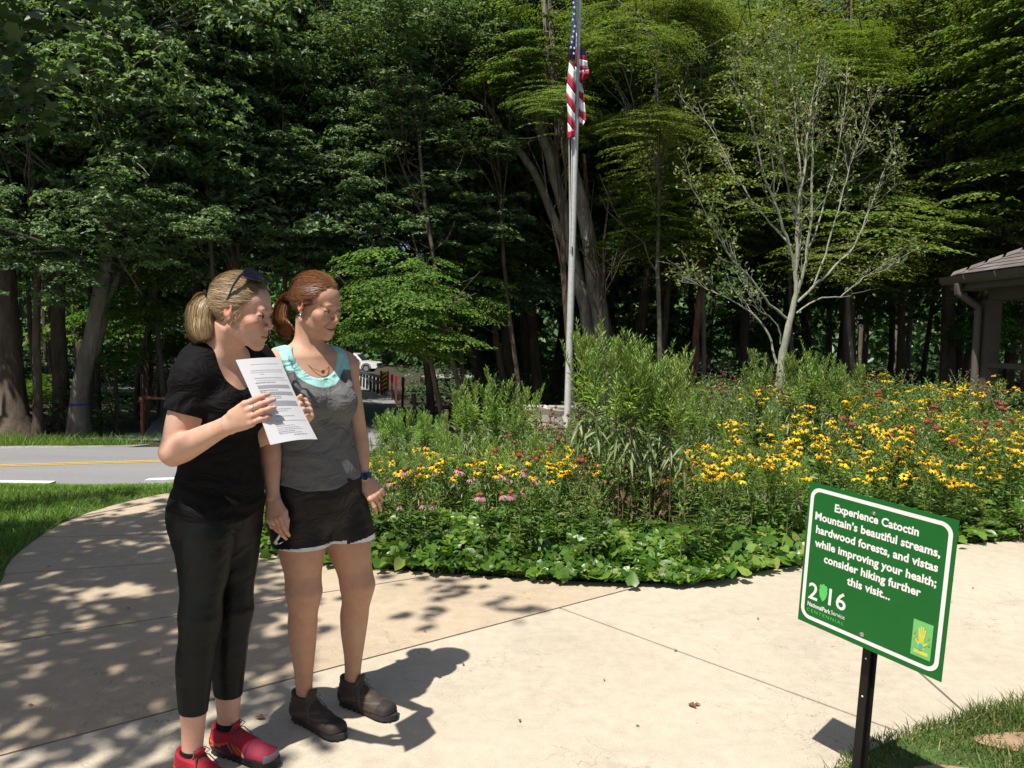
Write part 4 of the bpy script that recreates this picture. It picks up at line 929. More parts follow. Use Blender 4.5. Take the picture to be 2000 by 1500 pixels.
    axis = top.normalized(); bk = Vector(-N); off = bk*.018
    def chan(zlo, zhi):
        b = MB(); A = axis*zlo+off; B = axis*zhi+off; xx = axis.cross(bk).normalized()
        for (ox, oy, wx, wy) in ((0, 0, .028, .004), (-.0125, .010, .004, .018), (.0125, .010, .004, .018), (-.019, .019, .012, .003), (.019, .019, .012, .003)):
            b.bar(A+xx*ox+bk*oy, B+xx*ox+bk*oy, wx, wy, up=tuple(bk))
        return b
    chan(-.25, top.length).obj('post', M_blackm, root)
    for q in (.05, .12, .19, .26, .33, .40, .47):
        b = MB(); c = axis*(top.length-.40-q*.9)+off-bk*.0022; b.tube([c, c-bk*.0006], .0032, 10)
        if q in (.05, .19): b.obj('post_hole', M_signw, root)
build_sign()
# ------------------------------------------------------------------ flagpole and flag
M_fblue = simple('flag_blue', (.035, .06, .22), .75, var=.1); M_fred = simple('flag_red', (.42, .015, .05), .75, var=.08); M_fwhite = simple('flag_white', (.80, .80, .80), .75, var=.04)
M_rope = simple('white_rope', (.7, .7, .68), .8)
def flag():
    Y = 16.0; a = at(1109, 795, Y); c = at(1131.5, 0, Y); d = (c-a); P = lambda z: a+d*(z-a[2])/d[2]
    z0 = float(terr(P(-.9)[0], Y)); root = empty('flagpole', tuple(P(z0))); tag(root, 'tall silver flagpole with ropes rising out of the flower bed', 'flagpole'); O = P(z0)
    zj = at(1125, 235, Y)[2]; b = MB(); b.tube([P(z0-.1)-O, P(zj)-O], [.076, .066], 20); b.obj('lower_pole', M_alu, root, True)
    b = MB(); b.tube([P(zj)-O, P(11.6)-O], [.046, .038], 20); b.obj('upper_pole', M_alu, root, True)
    b = MB(); b.sphere(P(11.68)-O, .09, 16, 10); b.obj('finial_ball', M_alu, root, True)
    b = MB(); b.tube([P(zj)-O-np.array([0, 0, .03]), P(zj)-O+np.array([0, 0, .02])], .064, 20); b.obj('sleeve', M_alu, root, True)
    b = MB(); zc = at(1119, 490, Y)[2]; q = P(zc)-O; b.box((q[0]-.01, -.075+q[1], q[2]), (.02, .03, .16)); b.obj('cleat', M_blackm, root)
    for k, (x0, x1) in enumerate(((-.15, -.11), (-.085, -.10))):
        b = MB(); b.tube([P(11.5)-O+np.array([x0*.6, -.05, 0]), P(zj)-O+np.array([x0, -.08, 0]), P(zc)-O+np.array([x1*.5, -.08, 0])], .007, 5); b.obj('halyard', M_rope, root)
    # flag sheets: rows follow the slanting stripes, columns carry the folds
    f = empty('flag', tuple(at(1121, 110, 15.9))); tag(f, 'limp striped flag with blue starry corner hanging beside the silver pole', 'flag'); FO = at(1121, 110, 15.9)
    def band(name, mat, left, right, yl0, yl1, slope, depth0, nx=9, fold=.05, ph=0.0):
        """a stripe between two heights at its left edge; left/right give x by height"""
        V = []; n = 4
        for r in range(n+1):
            yl = yl0+(yl1-yl0)*r/n
            for j in range(nx+1):
                t = j/nx; xl, xr = left(yl), right(yl+slope*12); x = xl+(xr-xl)*t; y = yl+slope*(x-xl)
                V.append(at(x, y, depth0+fold*math.sin(t*5.5+ph+y*.01)-.02*t)-FO)
        F = [(r*(nx+1)+j, r*(nx+1)+j+1, (r+1)*(nx+1)+j+1, (r+1)*(nx+1)+j) for r in range(n) for j in range(nx)]
        me = npmesh(name, np.array(V), np.array(F), True); o = link(name, me, mat, f); md = o.modifiers.new('thick', 'SOLIDIFY'); md.thickness = .003; return o
    L = lambda y: np.interp(y, [-60, 0, 60, 118, 145, 180, 215, 272], [1120, 1119.5, 1117, 1112, 1109, 1106, 1108.5, 1109])
    Rr = lambda y: np.interp(y, [-60, 0, 110, 270], [1126, 1125, 1124, 1123])
    band('canton', M_fblue, L, lambda y: np.interp(y, [-60, 0, 110, 130], [1125, 1124.5, 1122, 1121.5]), -60, 118, -.2, 15.86, fold=.03)
    ys = [118, 121, 143, 162, 182, 201, 221, 239, 258, 272]
    for k in range(9): band('stripe', M_fred if k % 2 == 0 else M_fwhite, L, Rr, ys[k], ys[k+1], 1.35 if k < 8 else -.4, 15.86+.004*(k % 2), fold=.035)
    for k in range(4): band('stripe', (M_fwhite, M_fred)[k % 2], lambda y: 1122.2+0*y, lambda y: np.interp(y, [60, 200], [1127, 1125]), 60+k*34, 60+(k+1)*34 if k < 3 else 200, 1.2, 15.9, 4, .02)
    # the gathered part that bulges out behind the pole
    Lb = lambda y: 1131+0*y; Rb = lambda y: np.interp(y, [90, 97, 112, 130, 145, 156, 160], [1137, 1142, 1146, 1149, 1151, 1146, 1138])
    for (m_, y0, y1) in ((M_fblue, 94, 106), (M_fred, 106, 115), (M_fwhite, 115, 128), (M_fred, 128, 138), (M_fwhite, 138, 142), (M_fred, 142, 159)): band('stripe', m_, Lb, Rb, y0, y1, .25 if y0 < 138 else -.1, 16.15, 8, .07, 1.0)
    Rc = lambda y: np.interp(y, [160, 178, 230, 244], [1134, 1139, 1145, 1140])
    for k, (y0, y1) in enumerate(((158, 176), (176, 190), (190, 212), (212, 226), (226, 236))): band('stripe', (M_fwhite, M_fred)[k % 2], lambda y: 1130+0*y, Rc, y0, y1, .9, 16.12, 8, .05, 2.0)
    for (x, y) in ((1121, 27), (1118.6, 38), (1122.4, 51), (1120.4, 61), (1118.4, 71.6), (1116.6, 82), (1115, 92), (1121.6, 93.6), (1121.8, 14), (1119.8, 5), (1120.6, 104)):
        c = at(x, y, 15.79)-FO; b = MB(); P5 = []
        for k in range(10): a_ = R_(90+36*k); r = .032 if k % 2 == 0 else .013; P5.append((c[0]+r*.8*math.cos(a_), c[1], c[2]+r*math.sin(a_)))
        b.add(P5+[tuple(c)], [(10, k, (k+1) % 10) for k in range(10)]); b.obj('star', M_fwhite, f)
flag()
# ------------------------------------------------------------------ stone wall
def stone_wall():
    M_st = [simple('buff_stone', (.45, .38, .28), .9, var=.3, nscale=9, bs=.6, bd=.02), simple('grey_stone', (.33, .31, .28), .9, var=.3, nscale=9, bs=.6, bd=.02), simple('pale_stone', (.55, .50, .41), .9, var=.25, nscale=9, bs=.6, bd=.02)]
    Y = 16.45; x0, x1 = at(1024, 800, Y)[0], at(1215, 800, Y)[0]; zt = at(1000, 797, Y)[2]; zb = float(terr(0, Y))-.05
    root = empty('stone_wall', ((x0+x1)/2, Y, zb)); tag(root, 'low wall of buff field stones behind the flagpole', 'wall'); O = np.array([(x0+x1)/2, Y, zb]); rs = np.random.RandomState(4)
    mes = []
    for k in range(8):
        bm = bmesh.new(); bmesh.ops.create_cube(bm, size=1)
        bmesh.ops.subdivide_edges(bm, edges=bm.edges, cuts=1, use_grid_fill=True)
        for v in bm.verts: n_ = v.co.length; v.co *= (1-.18*max(0, n_-.6)); v.co += Vector(rs.normal(size=3)*.035)
        me = bpy.data.meshes.new('stone'); bm.to_mesh(me); bm.free(); me.materials.append(M_st[k % 3]); mes.append(me)
    b = MB(); b.box(((0), .03, (zt-zb)/2-.03), (x1-x0-.04, .30, zt-zb-.08)); b.obj('mortar', simple('mortar', (.16, .14, .11), .95, var=.2), root)
    z = zb
    while z < zt-.02:
        h = .09+.07*rs.rand(); h = min(h, zt-z); x = x0+rs.rand()*.05
        while x < x1:
            w_ = .14+.26*rs.rand()
            o = link('stone', mes[rs.randint(8)], None, root); o.location = (x+w_/2-O[0], -.13+rs.normal()*.008, z+h/2-zb); o.scale = (w_*1.0, .12, h*1.0); x += w_
        z += h
    x = x0-.04
    while x < x1:
        w_ = .35+.3*rs.rand(); o = link('cap_stone', mes[rs.randint(8)], None, root); o.location = (x+w_/2-O[0], 0, zt-zb+.02); o.scale = (w_*1.02, .46, .08); x += w_
stone_wall()
# ------------------------------------------------------------------ board on posts behind the asters
def info_board():
    a = at(872, 800, 10.8); zb = float(terr(a[0], 10.8)); root = empty('information_board', (a[0], 10.8, zb)); tag(root, 'dark board on a weathered brown post half hidden by the asters', 'board'); h = a[2]-zb
    b = MB(); b.box((0, 0, h/2), (.055, .055, h)); b.obj('post', simple('weathered_wood', (.12, .08, .055), .85, var=.3, bs=.3), root, bevel=.004)
    P = [(.04, 0)]+[(.04, h*.93)]+[(.13-.09*math.cos(R_(q)), h*.93+.05*math.sin(R_(q))) for q in range(15, 166, 25)]+[(.22, h*.93), (.22, 0)]
    b = MB(); n = len(P); b.add([(p[0], .02, p[1]) for p in P]+[(p[0], .07, p[1]) for p in P], [tuple(range(n)), tuple(range(2*n-1, n-1, -1))]+[((i+1) % n, i, n+i, n+(i+1) % n) for i in range(n)]); b.obj('panel', M_blackm, root)
    b = MB(); b.box((.225, .0, h*.4), (.012, .03, h*.8)); b.obj('trim', M_alu, root)
info_board()
# ------------------------------------------------------------------ guard rail, marker, red posts, bollard, gate
M_railw = simple('dark_green_grey_steel', (.045, .055, .055), .6, var=.25); M_railp = simple('galvanised_brace', (.40, .42, .40), .5, .3, var=.15)
M_markr = simple('marker_red', (.42, .008, .008), .45); M_marky = simple('marker_yellow', (.75, .42, .01), .45); M_markb = simple('marker_black', (.012, .012, .012), .5); M_rust = simple('rusty_brown_post', (.16, .045, .03), .7, var=.2)
def guard_rail():
    a, c = at(746, 758, 37.5), at(700, 744, 47.5); a[2] = float(terr(a[0], a[1]))+.1; c[2] = float(terr(c[0], c[1]))+.1
    root = empty('guard_rail', tuple(a)); tag(root, 'dark steel guard rail with pale braces along the bridge road', 'guard rail'); d = c-a; d[2] = c[2]-a[2]
    for z in (.86, .58):
        b = MB(); b.bar((0, 0, z), (d[0], d[1], d[2]+z), .16, .13); b.obj('rail', M_railw, root)
    for k in range(8):
        p = d*k/7; b = MB(); b.box((p[0], p[1], p[2]+.42), (.12, .12, .84)); b.obj('post', M_railw, root)
        b = MB(); b.bar((p[0]+.1, p[1], p[2]+.62), (p[0]+.32, p[1]-.25, p[2]-.02), .05, .05); b.bar((p[0]-.1, p[1], p[2]+.62), (p[0]-.05, p[1]-.3, p[2]-.02), .04, .04); b.obj('brace', M_railp, root)
    b = MB(); b.box((d[0]-.12, d[1], d[2]+.5), (.36, .3, 1.08)); b.obj('end_post', M_railw, root, bevel=.03)
    a2 = a+np.array([-5.8, -.6, 0]); r2 = empty('guard_rail', tuple(a2)); tag(r2, 'matching guard rail on the far side of the bridge road behind the smiling woman', 'guard rail')
    for ch in root.children: o = ch.copy(); COL.objects.link(o); o.parent = r2
guard_rail()
def marker():
    Y = 36.5; t = at(751, 726, Y); zb = float(terr(t[0], Y))+.05; root = empty('object_marker', (t[0], Y, zb)); tag(root, 'yellow and black striped hazard marker with red edges at the bridge rail', 'sign'); zt = t[2]-zb
    b = MB(); b.box((0, .04, zt/2), (.06, .05, zt)); b.obj('post', M_rust, root)
    b = MB(); b.box((0, 0, zt-.46), (.25, .012, .92)); b.obj('panel', M_markb, root)
    for s in (-1, 1): b = MB(); b.box((s*.17, .02, zt-.44), (.085, .02, .96)); b.obj('red_edge', M_markr, root)
    z = zt-.92
    k = 0
    while z < zt-.02:
        P = [(-.12, z), (.12, z+.17), (.12, z+.27), (-.12, z+.10)]; P = [(x, min(max(y, zt-.9), zt-.01)) for x, y in P]
        b = MB(); b.add([(x, -.008, y) for x, y in P], [(0, 1, 2, 3)]); b.obj('stripe', M_marky, root); z += .2
for _ in (0,): marker()
for k, (px, py, Y, lab) in enumerate(((766, 731, 33, 'dark red post right beside the striped marker'), (774, 734, 31.5, 'dark red post second to the right of the striped marker'), (787, 736, 27, 'bright red topped post nearest the flower bed'))):
    t = at(px, py, Y); zb = float(terr(t[0], Y)); h = max(t[2]-zb, .9); r = empty('marker_post', (t[0], Y, zb)); tag(r, lab, 'post', 'red marker posts by the bridge')
    b = MB(); b.box((0, 0, h/2-.1), (.085, .03, h+.1), rot=Matrix.Rotation(.03*(k-1), 3, 'Y')); b.obj('stake', M_rust, r)
    b = MB(); b.box((0, -.02, h-.17), (.095, .012, .34), rot=Matrix.Rotation(.03*(k-1), 3, 'Y')); b.obj('reflector', M_markr, r)
def bollard():
    t = at(808, 769, 21); zb = float(terr(t[0], 21)); b = MB(); b.tube([(0, 0, -.1), (0, 0, t[2]-zb)], .065, 12); me = b.mesh('bollard', True, .006); o = link('bollard', me, simple('grey_wood', (.13, .11, .07), .9, var=.3, bs=.4)); o.location = (t[0], 21, zb); tag(o, 'short round wooden bollard behind the asters', 'bollard')
bollard()
def gate():
    t = at(278, 778, 17.0); zb = float(terr(t[0], 17)); h = t[2]-zb; root = empty('park_gate', (t[0], 17, zb)); tag(root, 'rusty brown gate post with a horizontal arm at the wood edge', 'gate')
    b = MB(); b.box((0, 0, h/2), (.07, .07, h)); b.obj('post', M_rust, root, bevel=.004)
    b = MB(); b.box((0, -.03, h-.02), (.10, .08, .13)); hd = b.obj('latch_box', M_rust, root, bevel=.004)
    b = MB(); b.tube([(0, -.072, h), (0, -.078, h)], .022, 12); b.obj('round_plate', M_railp, root)
    b = MB(); b.bar((.04, 0, h+.02), (1.1, .1, h-.02), .05, .05); b.obj('arm', M_rust, root)
    b = MB(); b.box((.62, .06, h/2-.05), (.05, .05, h)); b.obj('arm_support', M_rust, root)
gate()
# ------------------------------------------------------------------ pickup truck
def truck():
    M_w = simple('white_truck_paint', (.78, .79, .80), .25, var=.02, coat=.6); M_gl = simple('dark_car_glass', (.015, .018, .02), .08, spec=.8); M_ty = simple('tyre_rubber', (.02, .02, .02), .85); M_ch = simple('alloy', (.5, .5, .5), .3, .9); M_tr = simple('black_trim', (.02, .02, .02), .6); M_lamp = simple('headlight_glass', (.5, .52, .55), .1, .4)
    f = at(743, 727, 76.0); zb = f[2]; x1 = f[0]; root = empty('pickup_truck', (x1-2.8, 76.0, zb)); tag(root, 'white pickup truck parked in the lot beyond the bridge', 'truck')
    root.rotation_euler = (0, 0, R_(-8))
    L0 = -2.85; body = [(L0, .62), (L0, 1.12), (-.95, 1.15), (-.95, 1.14), (1.35, 1.14), (2.5, 1.04), (2.78, .92), (2.85, .55), (2.7, .42), (-2.75, .42)]
    def side(poly, y0, y1, m):
        b = MB(); n = len(poly); b.add([(p[0], y0, p[1]) for p in poly]+[(p[0], y1, p[1]) for p in poly], [tuple(range(n)), tuple(range(2*n-1, n-1, -1))]+[((i+1) % n, i, n+i, n+(i+1) % n) for i in range(n)]); return b
    side(body, -.95, .95, 0).obj('body', M_w, root, bevel=.05)
    cab = [(-1.05, 1.12), (-.92, 1.78), (-.55, 1.86), (.45, 1.84), (.7, 1.74), (1.3, 1.13)]
    b = MB(); n = len(cab); b.add([(p[0], -.93+.13*(p[1] > 1.3), p[1]) for p in cab]+[(p[0], .93-.13*(p[1] > 1.3), p[1]) for p in cab], [tuple(range(n)), tuple(range(2*n-1, n-1, -1))]+[((i+1) % n, i, n+i, n+(i+1) % n) for i in range(n)]); b.obj('cab', M_w, root, bevel=.04)
    for win in ([(-.8, 1.2), (-.72, 1.7), (-.2, 1.73), (-.2, 1.2)], [(-.1, 1.2), (-.1, 1.73), (.4, 1.72), (.62, 1.62), (.98, 1.2)]):
        b = MB(); b.add([(p[0], -.95+.14*(p[1]-1.12)/.6, p[1]) for p in win], [tuple(range(len(win)))]); b.obj('window', M_gl, root)
    b = MB(); b.add([(1.29, -.8, 1.18), (1.29, .8, 1.18), (.73, .68, 1.75), (.73, -.68, 1.75)], [(0, 1, 2, 3)]); b.obj('windscreen', M_gl, root)
    for x in (-1.75, 1.75):
        for s in (-1, 1):
            b = MB(); b.tube([(x, s*.72, .40), (x, s*.96, .40)], .40, 24); w_ = b.obj('wheel', M_ty, root, True); b = MB(); b.tube([(x, s*.95, .40), (x, s*.975, .40)], .24, 12); b.obj('rim', M_ch, w_)
        b = MB(); P = [(x+.52*math.cos(R_(a)), .42+.50*math.sin(R_(a))) for a in range(0, 181, 15)]; Q = [(x+.43*math.cos(R_(a)), .42+.42*math.sin(R_(a))) for a in range(0, 181, 15)]; n = len(P)
        b.add([(p[0], -.965, p[1]) for p in P+Q], [(i, i+1, n+i+1, n+i) for i in range(n-1)]); b.obj('wheel_arch', M_tr, root)
    b = MB(); b.box((2.86, 0, .55), (.12, 1.8, .22)); b.obj('bumper', M_ch, root, bevel=.02); b = MB(); b.box((2.83, 0, .82), (.06, 1.1, .22)); b.obj('grille', M_tr, root)
    for s in (-1, 1): b = MB(); b.box((2.78, s*.75, .86), (.12, .3, .18)); b.obj('headlight', M_lamp, root, bevel=.02)
    for x in (.2, -.75): b = MB(); b.box((x-.1, -.965, 1.03), (.16, .02, .04)); b.obj('door_handle', M_tr, root)
    for x in (1.15, -.14, -.98): b = MB(); b.box((x, -.955, .82), (.015, .01, .6)); b.obj('door_seam', M_tr, root)
    b = MB(); b.box((1.0, -1.05, 1.2), (.1, .16, .18)); b.obj('mirror', M_tr, root, bevel=.02)
truck()
# ------------------------------------------------------------------ pavilion
def pavilion():
    M_sh = [simple('brown_shingle', (.15, .13, .12), .9, var=.25, nscale=25, bs=.3), simple('dark_brown_shingle', (.125, .11, .102), .9, var=.25, nscale=25, bs=.3), simple('light_brown_shingle', (.18, .157, .145), .9, var=.25, nscale=25, bs=.3)]
    c = at(1857, 541, 12.2); ex, ey, ez = c[0], c[1], c[2]; root = empty('pavilion', (ex+2.6, ey-3.2, 0)); tag(root, 'brown open pavilion with shingled hip roof, gutter and downspout at the right edge', 'pavilion'); O = np.array([ex+2.6, ey-3.2, 0])
    W_, D_ = 5.2, 6.4; pit = math.tan(R_(27)); A = np.array([ex, ey, ez])-O
    P = lambda x, y, z: (A[0]+x, A[1]-y, A[2]+z)                    # x: inwards from the eave, y: towards the camera
    rg = W_/2; V = [P(0, 0, 0), P(W_, 0, 0), P(W_, D_, 0), P(0, D_, 0), P(rg, rg, rg*pit), P(rg, D_-rg, rg*pit)]
    b = MB(); b.add([tuple(v) for v in V], [(0, 4, 5, 3), (0, 1, 4), (1, 2, 5, 4), (2, 3, 5), (3, 2, 1, 0)]); b.obj('roof', M_sh[1], root)
    rs = np.random.RandomState(3); me3 = []
    for m_ in M_sh:
        b = MB(); b.box((0, 0, 0), (.17, .245, .012)); me = b.mesh('shingle', bevel=.003); me.materials.append(m_); me3.append(me)
    cnt = 0
    for r in range(13):
        s = .03+r*.13; y = s+.02+(.12 if r % 2 else 0)
        while y < min(D_-s, 4.6) and cnt < 295:
            o = link('shingle', me3[rs.randint(3)], None, root); o.location = P(s+.06, y+.12, (s+.06)*pit+.018+.004*rs.rand()); o.rotation_euler = (0, -math.atan(pit)+.07, rs.normal()*.01); y += .25; cnt += 1
    y = 0.0
    for k in range(14):                                             # hip cap shingles
        s = .02+k*.17; b = MB(); b.box((0, 0, 0), (.2, .26, .014)); o = b.obj('hip_cap', M_sh[k % 3], root); o.location = P(s+.06, s+.06, (s+.06)*pit+.035); o.rotation_euler = (math.atan(pit)*.7, -math.atan(pit)*.7, R_(-45))
    # gutter, trough shaped, along the eave and round the corner
    def gutter(p0, p1, side):
        b = MB(); p0, p1 = Vector(p0), Vector(p1); n = Vector(side); prof = [(.0, .05), (.0, -.05), (.06, -.07), (.10, -.03), (.125, .05), (.115, .05), (.09, -.025), (.055, -.058), (.008, -.042), (.008, .05)]
        m = len(prof); b.add([p+n*q[0]+Vector((0, 0, q[1])) for p in (p0, p1) for q in prof], [(i, (i+1) % m, m+(i+1) % m, m+i) for i in range(m)]+[tuple(range(m-1, -1, -1)), tuple(range(m, 2*m))]); return b
    gutter(P(0, -.13, -.06), P(0, D_+.1, -.06), (-1, 0, 0)).obj('gutter', M_brownp, root)
    for k in range(5): b = MB(); q = P(-.06, .55+k*.75, -.085); b.tube([(q[0]+.07, q[1], q[2]-.04), (q[0]+.02, q[1], q[2]-.035), (q[0]-.05, q[1], q[2]+.01), (q[0]-.075, q[1], q[2]+.07)], .01, 6); b.obj('gutter_bracket', M_brownp, root)
    b = MB(); b.bar(P(.03, 0, -.13), P(.03, D_, -.13), .04, .17); b.bar(P(.05, .02, -.13), P(W_, .02, -.13), .04, .17); b.obj('fascia', M_brownp, root)
    b = MB(); b.add([P(.05, .04, -.21), P(W_-.05, .04, -.21), P(W_-.05, D_, -.21), P(.05, D_, -.21)], [(0, 1, 2, 3)]); b.obj('soffit', M_brownp, root)
    px, py = .42, .42
    for (x, y) in ((px, py), (W_-px, py), (px, D_-py), (W_-px, D_-py)): b = MB(); q = P(x, y, 0); b.box((q[0], q[1], (ez-.36)/2), (.2, .2, ez-.36)); b.obj('post', M_brownp, root, bevel=.01)
    for (a_, c_) in (((px, py), (px, D_-py)), ((px, py), (W_-px, py)), ((W_-px, py), (W_-px, D_-py))):
        b = MB(); b.bar(P(a_[0], a_[1], -.29), P(c_[0], c_[1], -.29), .16, .16); b.obj('beam', M_brownp, root)
    zr = at(1893, 712, 11.75)[2]-ez
    for (a_, c_) in (((px, py), (px, D_-py)), ((px+.12, py-.02), (W_-px, py-.02))):
        b = MB(); b.bar(P(a_[0], a_[1]+.1, zr), P(c_[0], c_[1], zr), .14, .07); b.obj('bench_rail', M_brownp, root)
    b = MB(); s0 = P(.0-.07, .33, -.12); s2 = P(px-.17, .36, -.48); s3 = (s2[0], s2[1], .05)
    b.tube([s0, (s0[0], s0[1], s0[2]-.14), (s2[0], s2[1], s2[2]), (s2[0], s2[1], s2[2]-.12), s3], .055, 14); b.obj('downspout', M_brownp, root, True)
    for z in (s2[2]-.1, s2[2]-.25): b = MB(); b.tube([(s2[0], s2[1], z), (s2[0], s2[1], z+.05)], .061, 14); b.obj('pipe_collar', M_brownp, root, True)
    b = MB(); b.box((P(W_/2, 0, 0)[0], P(0, D_/2, 0)[1], .03), (W_-.3, D_-.3, .1)); b.obj('floor', M_pale, root)
pavilion()
# ================================================================== THE PALE SPARSE TREE AND THE SHADE TREE
def pale_tree():
    Y = 12.5; rs = np.random.RandomState(12); b0 = at(1520, 752, Y); zb = float(terr(b0[0], Y)); O = np.array([b0[0]-.03, Y, zb]); root = empty('sparse_tree', tuple(O)); tag(root, 'small pale barked tree with bare forking limbs and few dry leaves', 'tree')
    K = [([(1517, 830), (1520, 752), (1528, 700), (1540, 640), (1550, 600), (1556, 560), (1556, 480), (1558, 420), (1570, 330), (1580, 250), (1588, 180), (1600, 110)], .085, .006, 0),
         ([(1556, 575), (1574, 520), (1580, 465), (1586, 402), (1588, 308), (1587, 259), (1596, 190), (1608, 140)], .04, .005, -.2),
         ([(1556, 520), (1564, 455), (1566, 385), (1562, 325), (1556, 250), (1548, 170), (1540, 100)], .03, .005, .4),
         ([(1553, 530), (1545, 490), (1527, 437), (1510, 388), (1489, 336), (1475, 266), (1461, 217), (1422, 147)], .04, .005, -.4),
         ([(1510, 388), (1513, 350), (1506, 297), (1501, 273), (1490, 200), (1480, 120)], .022, .004, -.4),
         ([(1557, 590), (1597, 553), (1632, 518), (1667, 487), (1695, 420), (1720, 350), (1745, 290)], .032, .005, .5),
         ([(1590, 556), (1615, 490), (1625, 448), (1640, 402), (1653, 350), (1664, 305), (1685, 259), (1700, 200)], .022, .004, .2),
         ([(1540, 625), (1500, 592), (1470, 545), (1440, 520), (1415, 487), (1395, 450), (1370, 400), (1340, 350)], .028, .004, -.7),
         ([(1517, 710), (1507, 662), (1478, 617), (1440, 592), (1398, 573), (1366, 556), (1330, 540)], .028, .004, .3),
         ([(1524, 672), (1524, 641), (1503, 617), (1482, 610), (1460, 560), (1430, 500)], .018, .004, -.3),
         ([(1555, 612), (1597, 580), (1640, 582), (1667, 560), (1699, 532), (1723, 531), (1750, 510)], .02, .003, .6),
         ([(1545, 480), (1500, 430), (1470, 395), (1430, 330), (1390, 250), (1350, 215)], .024, .004, .8),
         ([(1575, 500), (1600, 430), (1625, 350), (1640, 280), (1650, 200), (1655, 130)], .022, .004, .9),
         ([(1560, 440), (1540, 380), (1525, 300), (1520, 220), (1515, 140), (1510, 80)], .022, .004, -.6)]
    tw = MB(); tips = []
    for k, (pts, r0, r1, dy) in enumerate(K):
        P = np.array([at(a, c, Y+dy*(i/max(1, len(pts)-1))) for i, (a, c) in enumerate(pts)])-O
        t = np.arange(len(P)); tt = np.linspace(0, len(P)-1, 3*len(P)); Q = np.stack([np.interp(tt, t, P[:, q]) for q in range(3)], 1); Q[1:-1] = (Q[:-2]+Q[1:-1]*2+Q[2:])/4; Q[1:-1] += rs.normal(size=(len(Q)-2, 3))*.008
        r0 = r0*(1 if k == 0 else .72); rr = np.interp(np.linspace(0, 1, len(Q)), [0, .45, 1] if k == 0 else [0, .5, 1], [r0, r0*.42 if k == 0 else r0*.6, r1]); b = MB(); b.tube(Q, rr, 10 if k == 0 else 7, cap=False); b.obj('trunk' if k == 0 else 'limb', M_barklichen, root, True)
        for j in range(len(Q)//3, len(Q)-1):
            for _ in range(2 if j > len(Q)*.55 else 1):
                if rs.rand() < .25: continue
                dirn = unit(Q[min(j+1, len(Q)-1)]-Q[j-1]); e = dirn*1.1+rs.normal(size=3)*[.5, .5, .3]+np.array([0, 0, .25]); e = unit(e); ln = .25+.42*rs.rand(); p2 = Q[j]+e*ln
                T = wob(Q[j], p2, 5, .07, rs); tw.tube(T, np.linspace(max(rr[j]*.45, .004), .002, 5), 4, cap=False)
                for m in range(2):
                    q0 = T[2+m]; q1 = q0+unit(e+rs.normal(size=3)*.6)*ln*.55; tw.tube(wob(q0, q1, 3, .04, rs), [.003, .002, .0015], 3, cap=False); tips += [q0*.5+q1*.5, q1]
                tips += [T[3], T[4]]
    tag(tw.obj('twigs', M_barklichen, root), kind='stuff')
    tips = np.array(tips); hz = tips[:, 2]; keep = rs.rand(len(tips)) < np.interp(hz, [1.4, 2.4, 3.4, 6], [.35, .45, .75, 1.0]); tips = tips[keep]
    C_ = np.repeat(tips, 3, 0)+rs.normal(size=(len(tips)*3, 3))*.075; n = len(C_); A = unit(rs.normal(size=(n, 3))*[1, 1, .4]-[0, 0, .8]); N = unit(rs.normal(size=(n, 3)))
    V, F = leaves(C_, A, N, .065+.03*rs.rand(n), .032+.012*rs.rand(n)); link('leaves', npmesh('leaves', V, F), M_dry, root)
pale_tree()
M_maple = leafmat('shade_tree_leaves', [(0, (.03, .07, .018)), (.6, (.055, .11, .03)), (1, (.09, .15, .05))], .3, .45, .4)
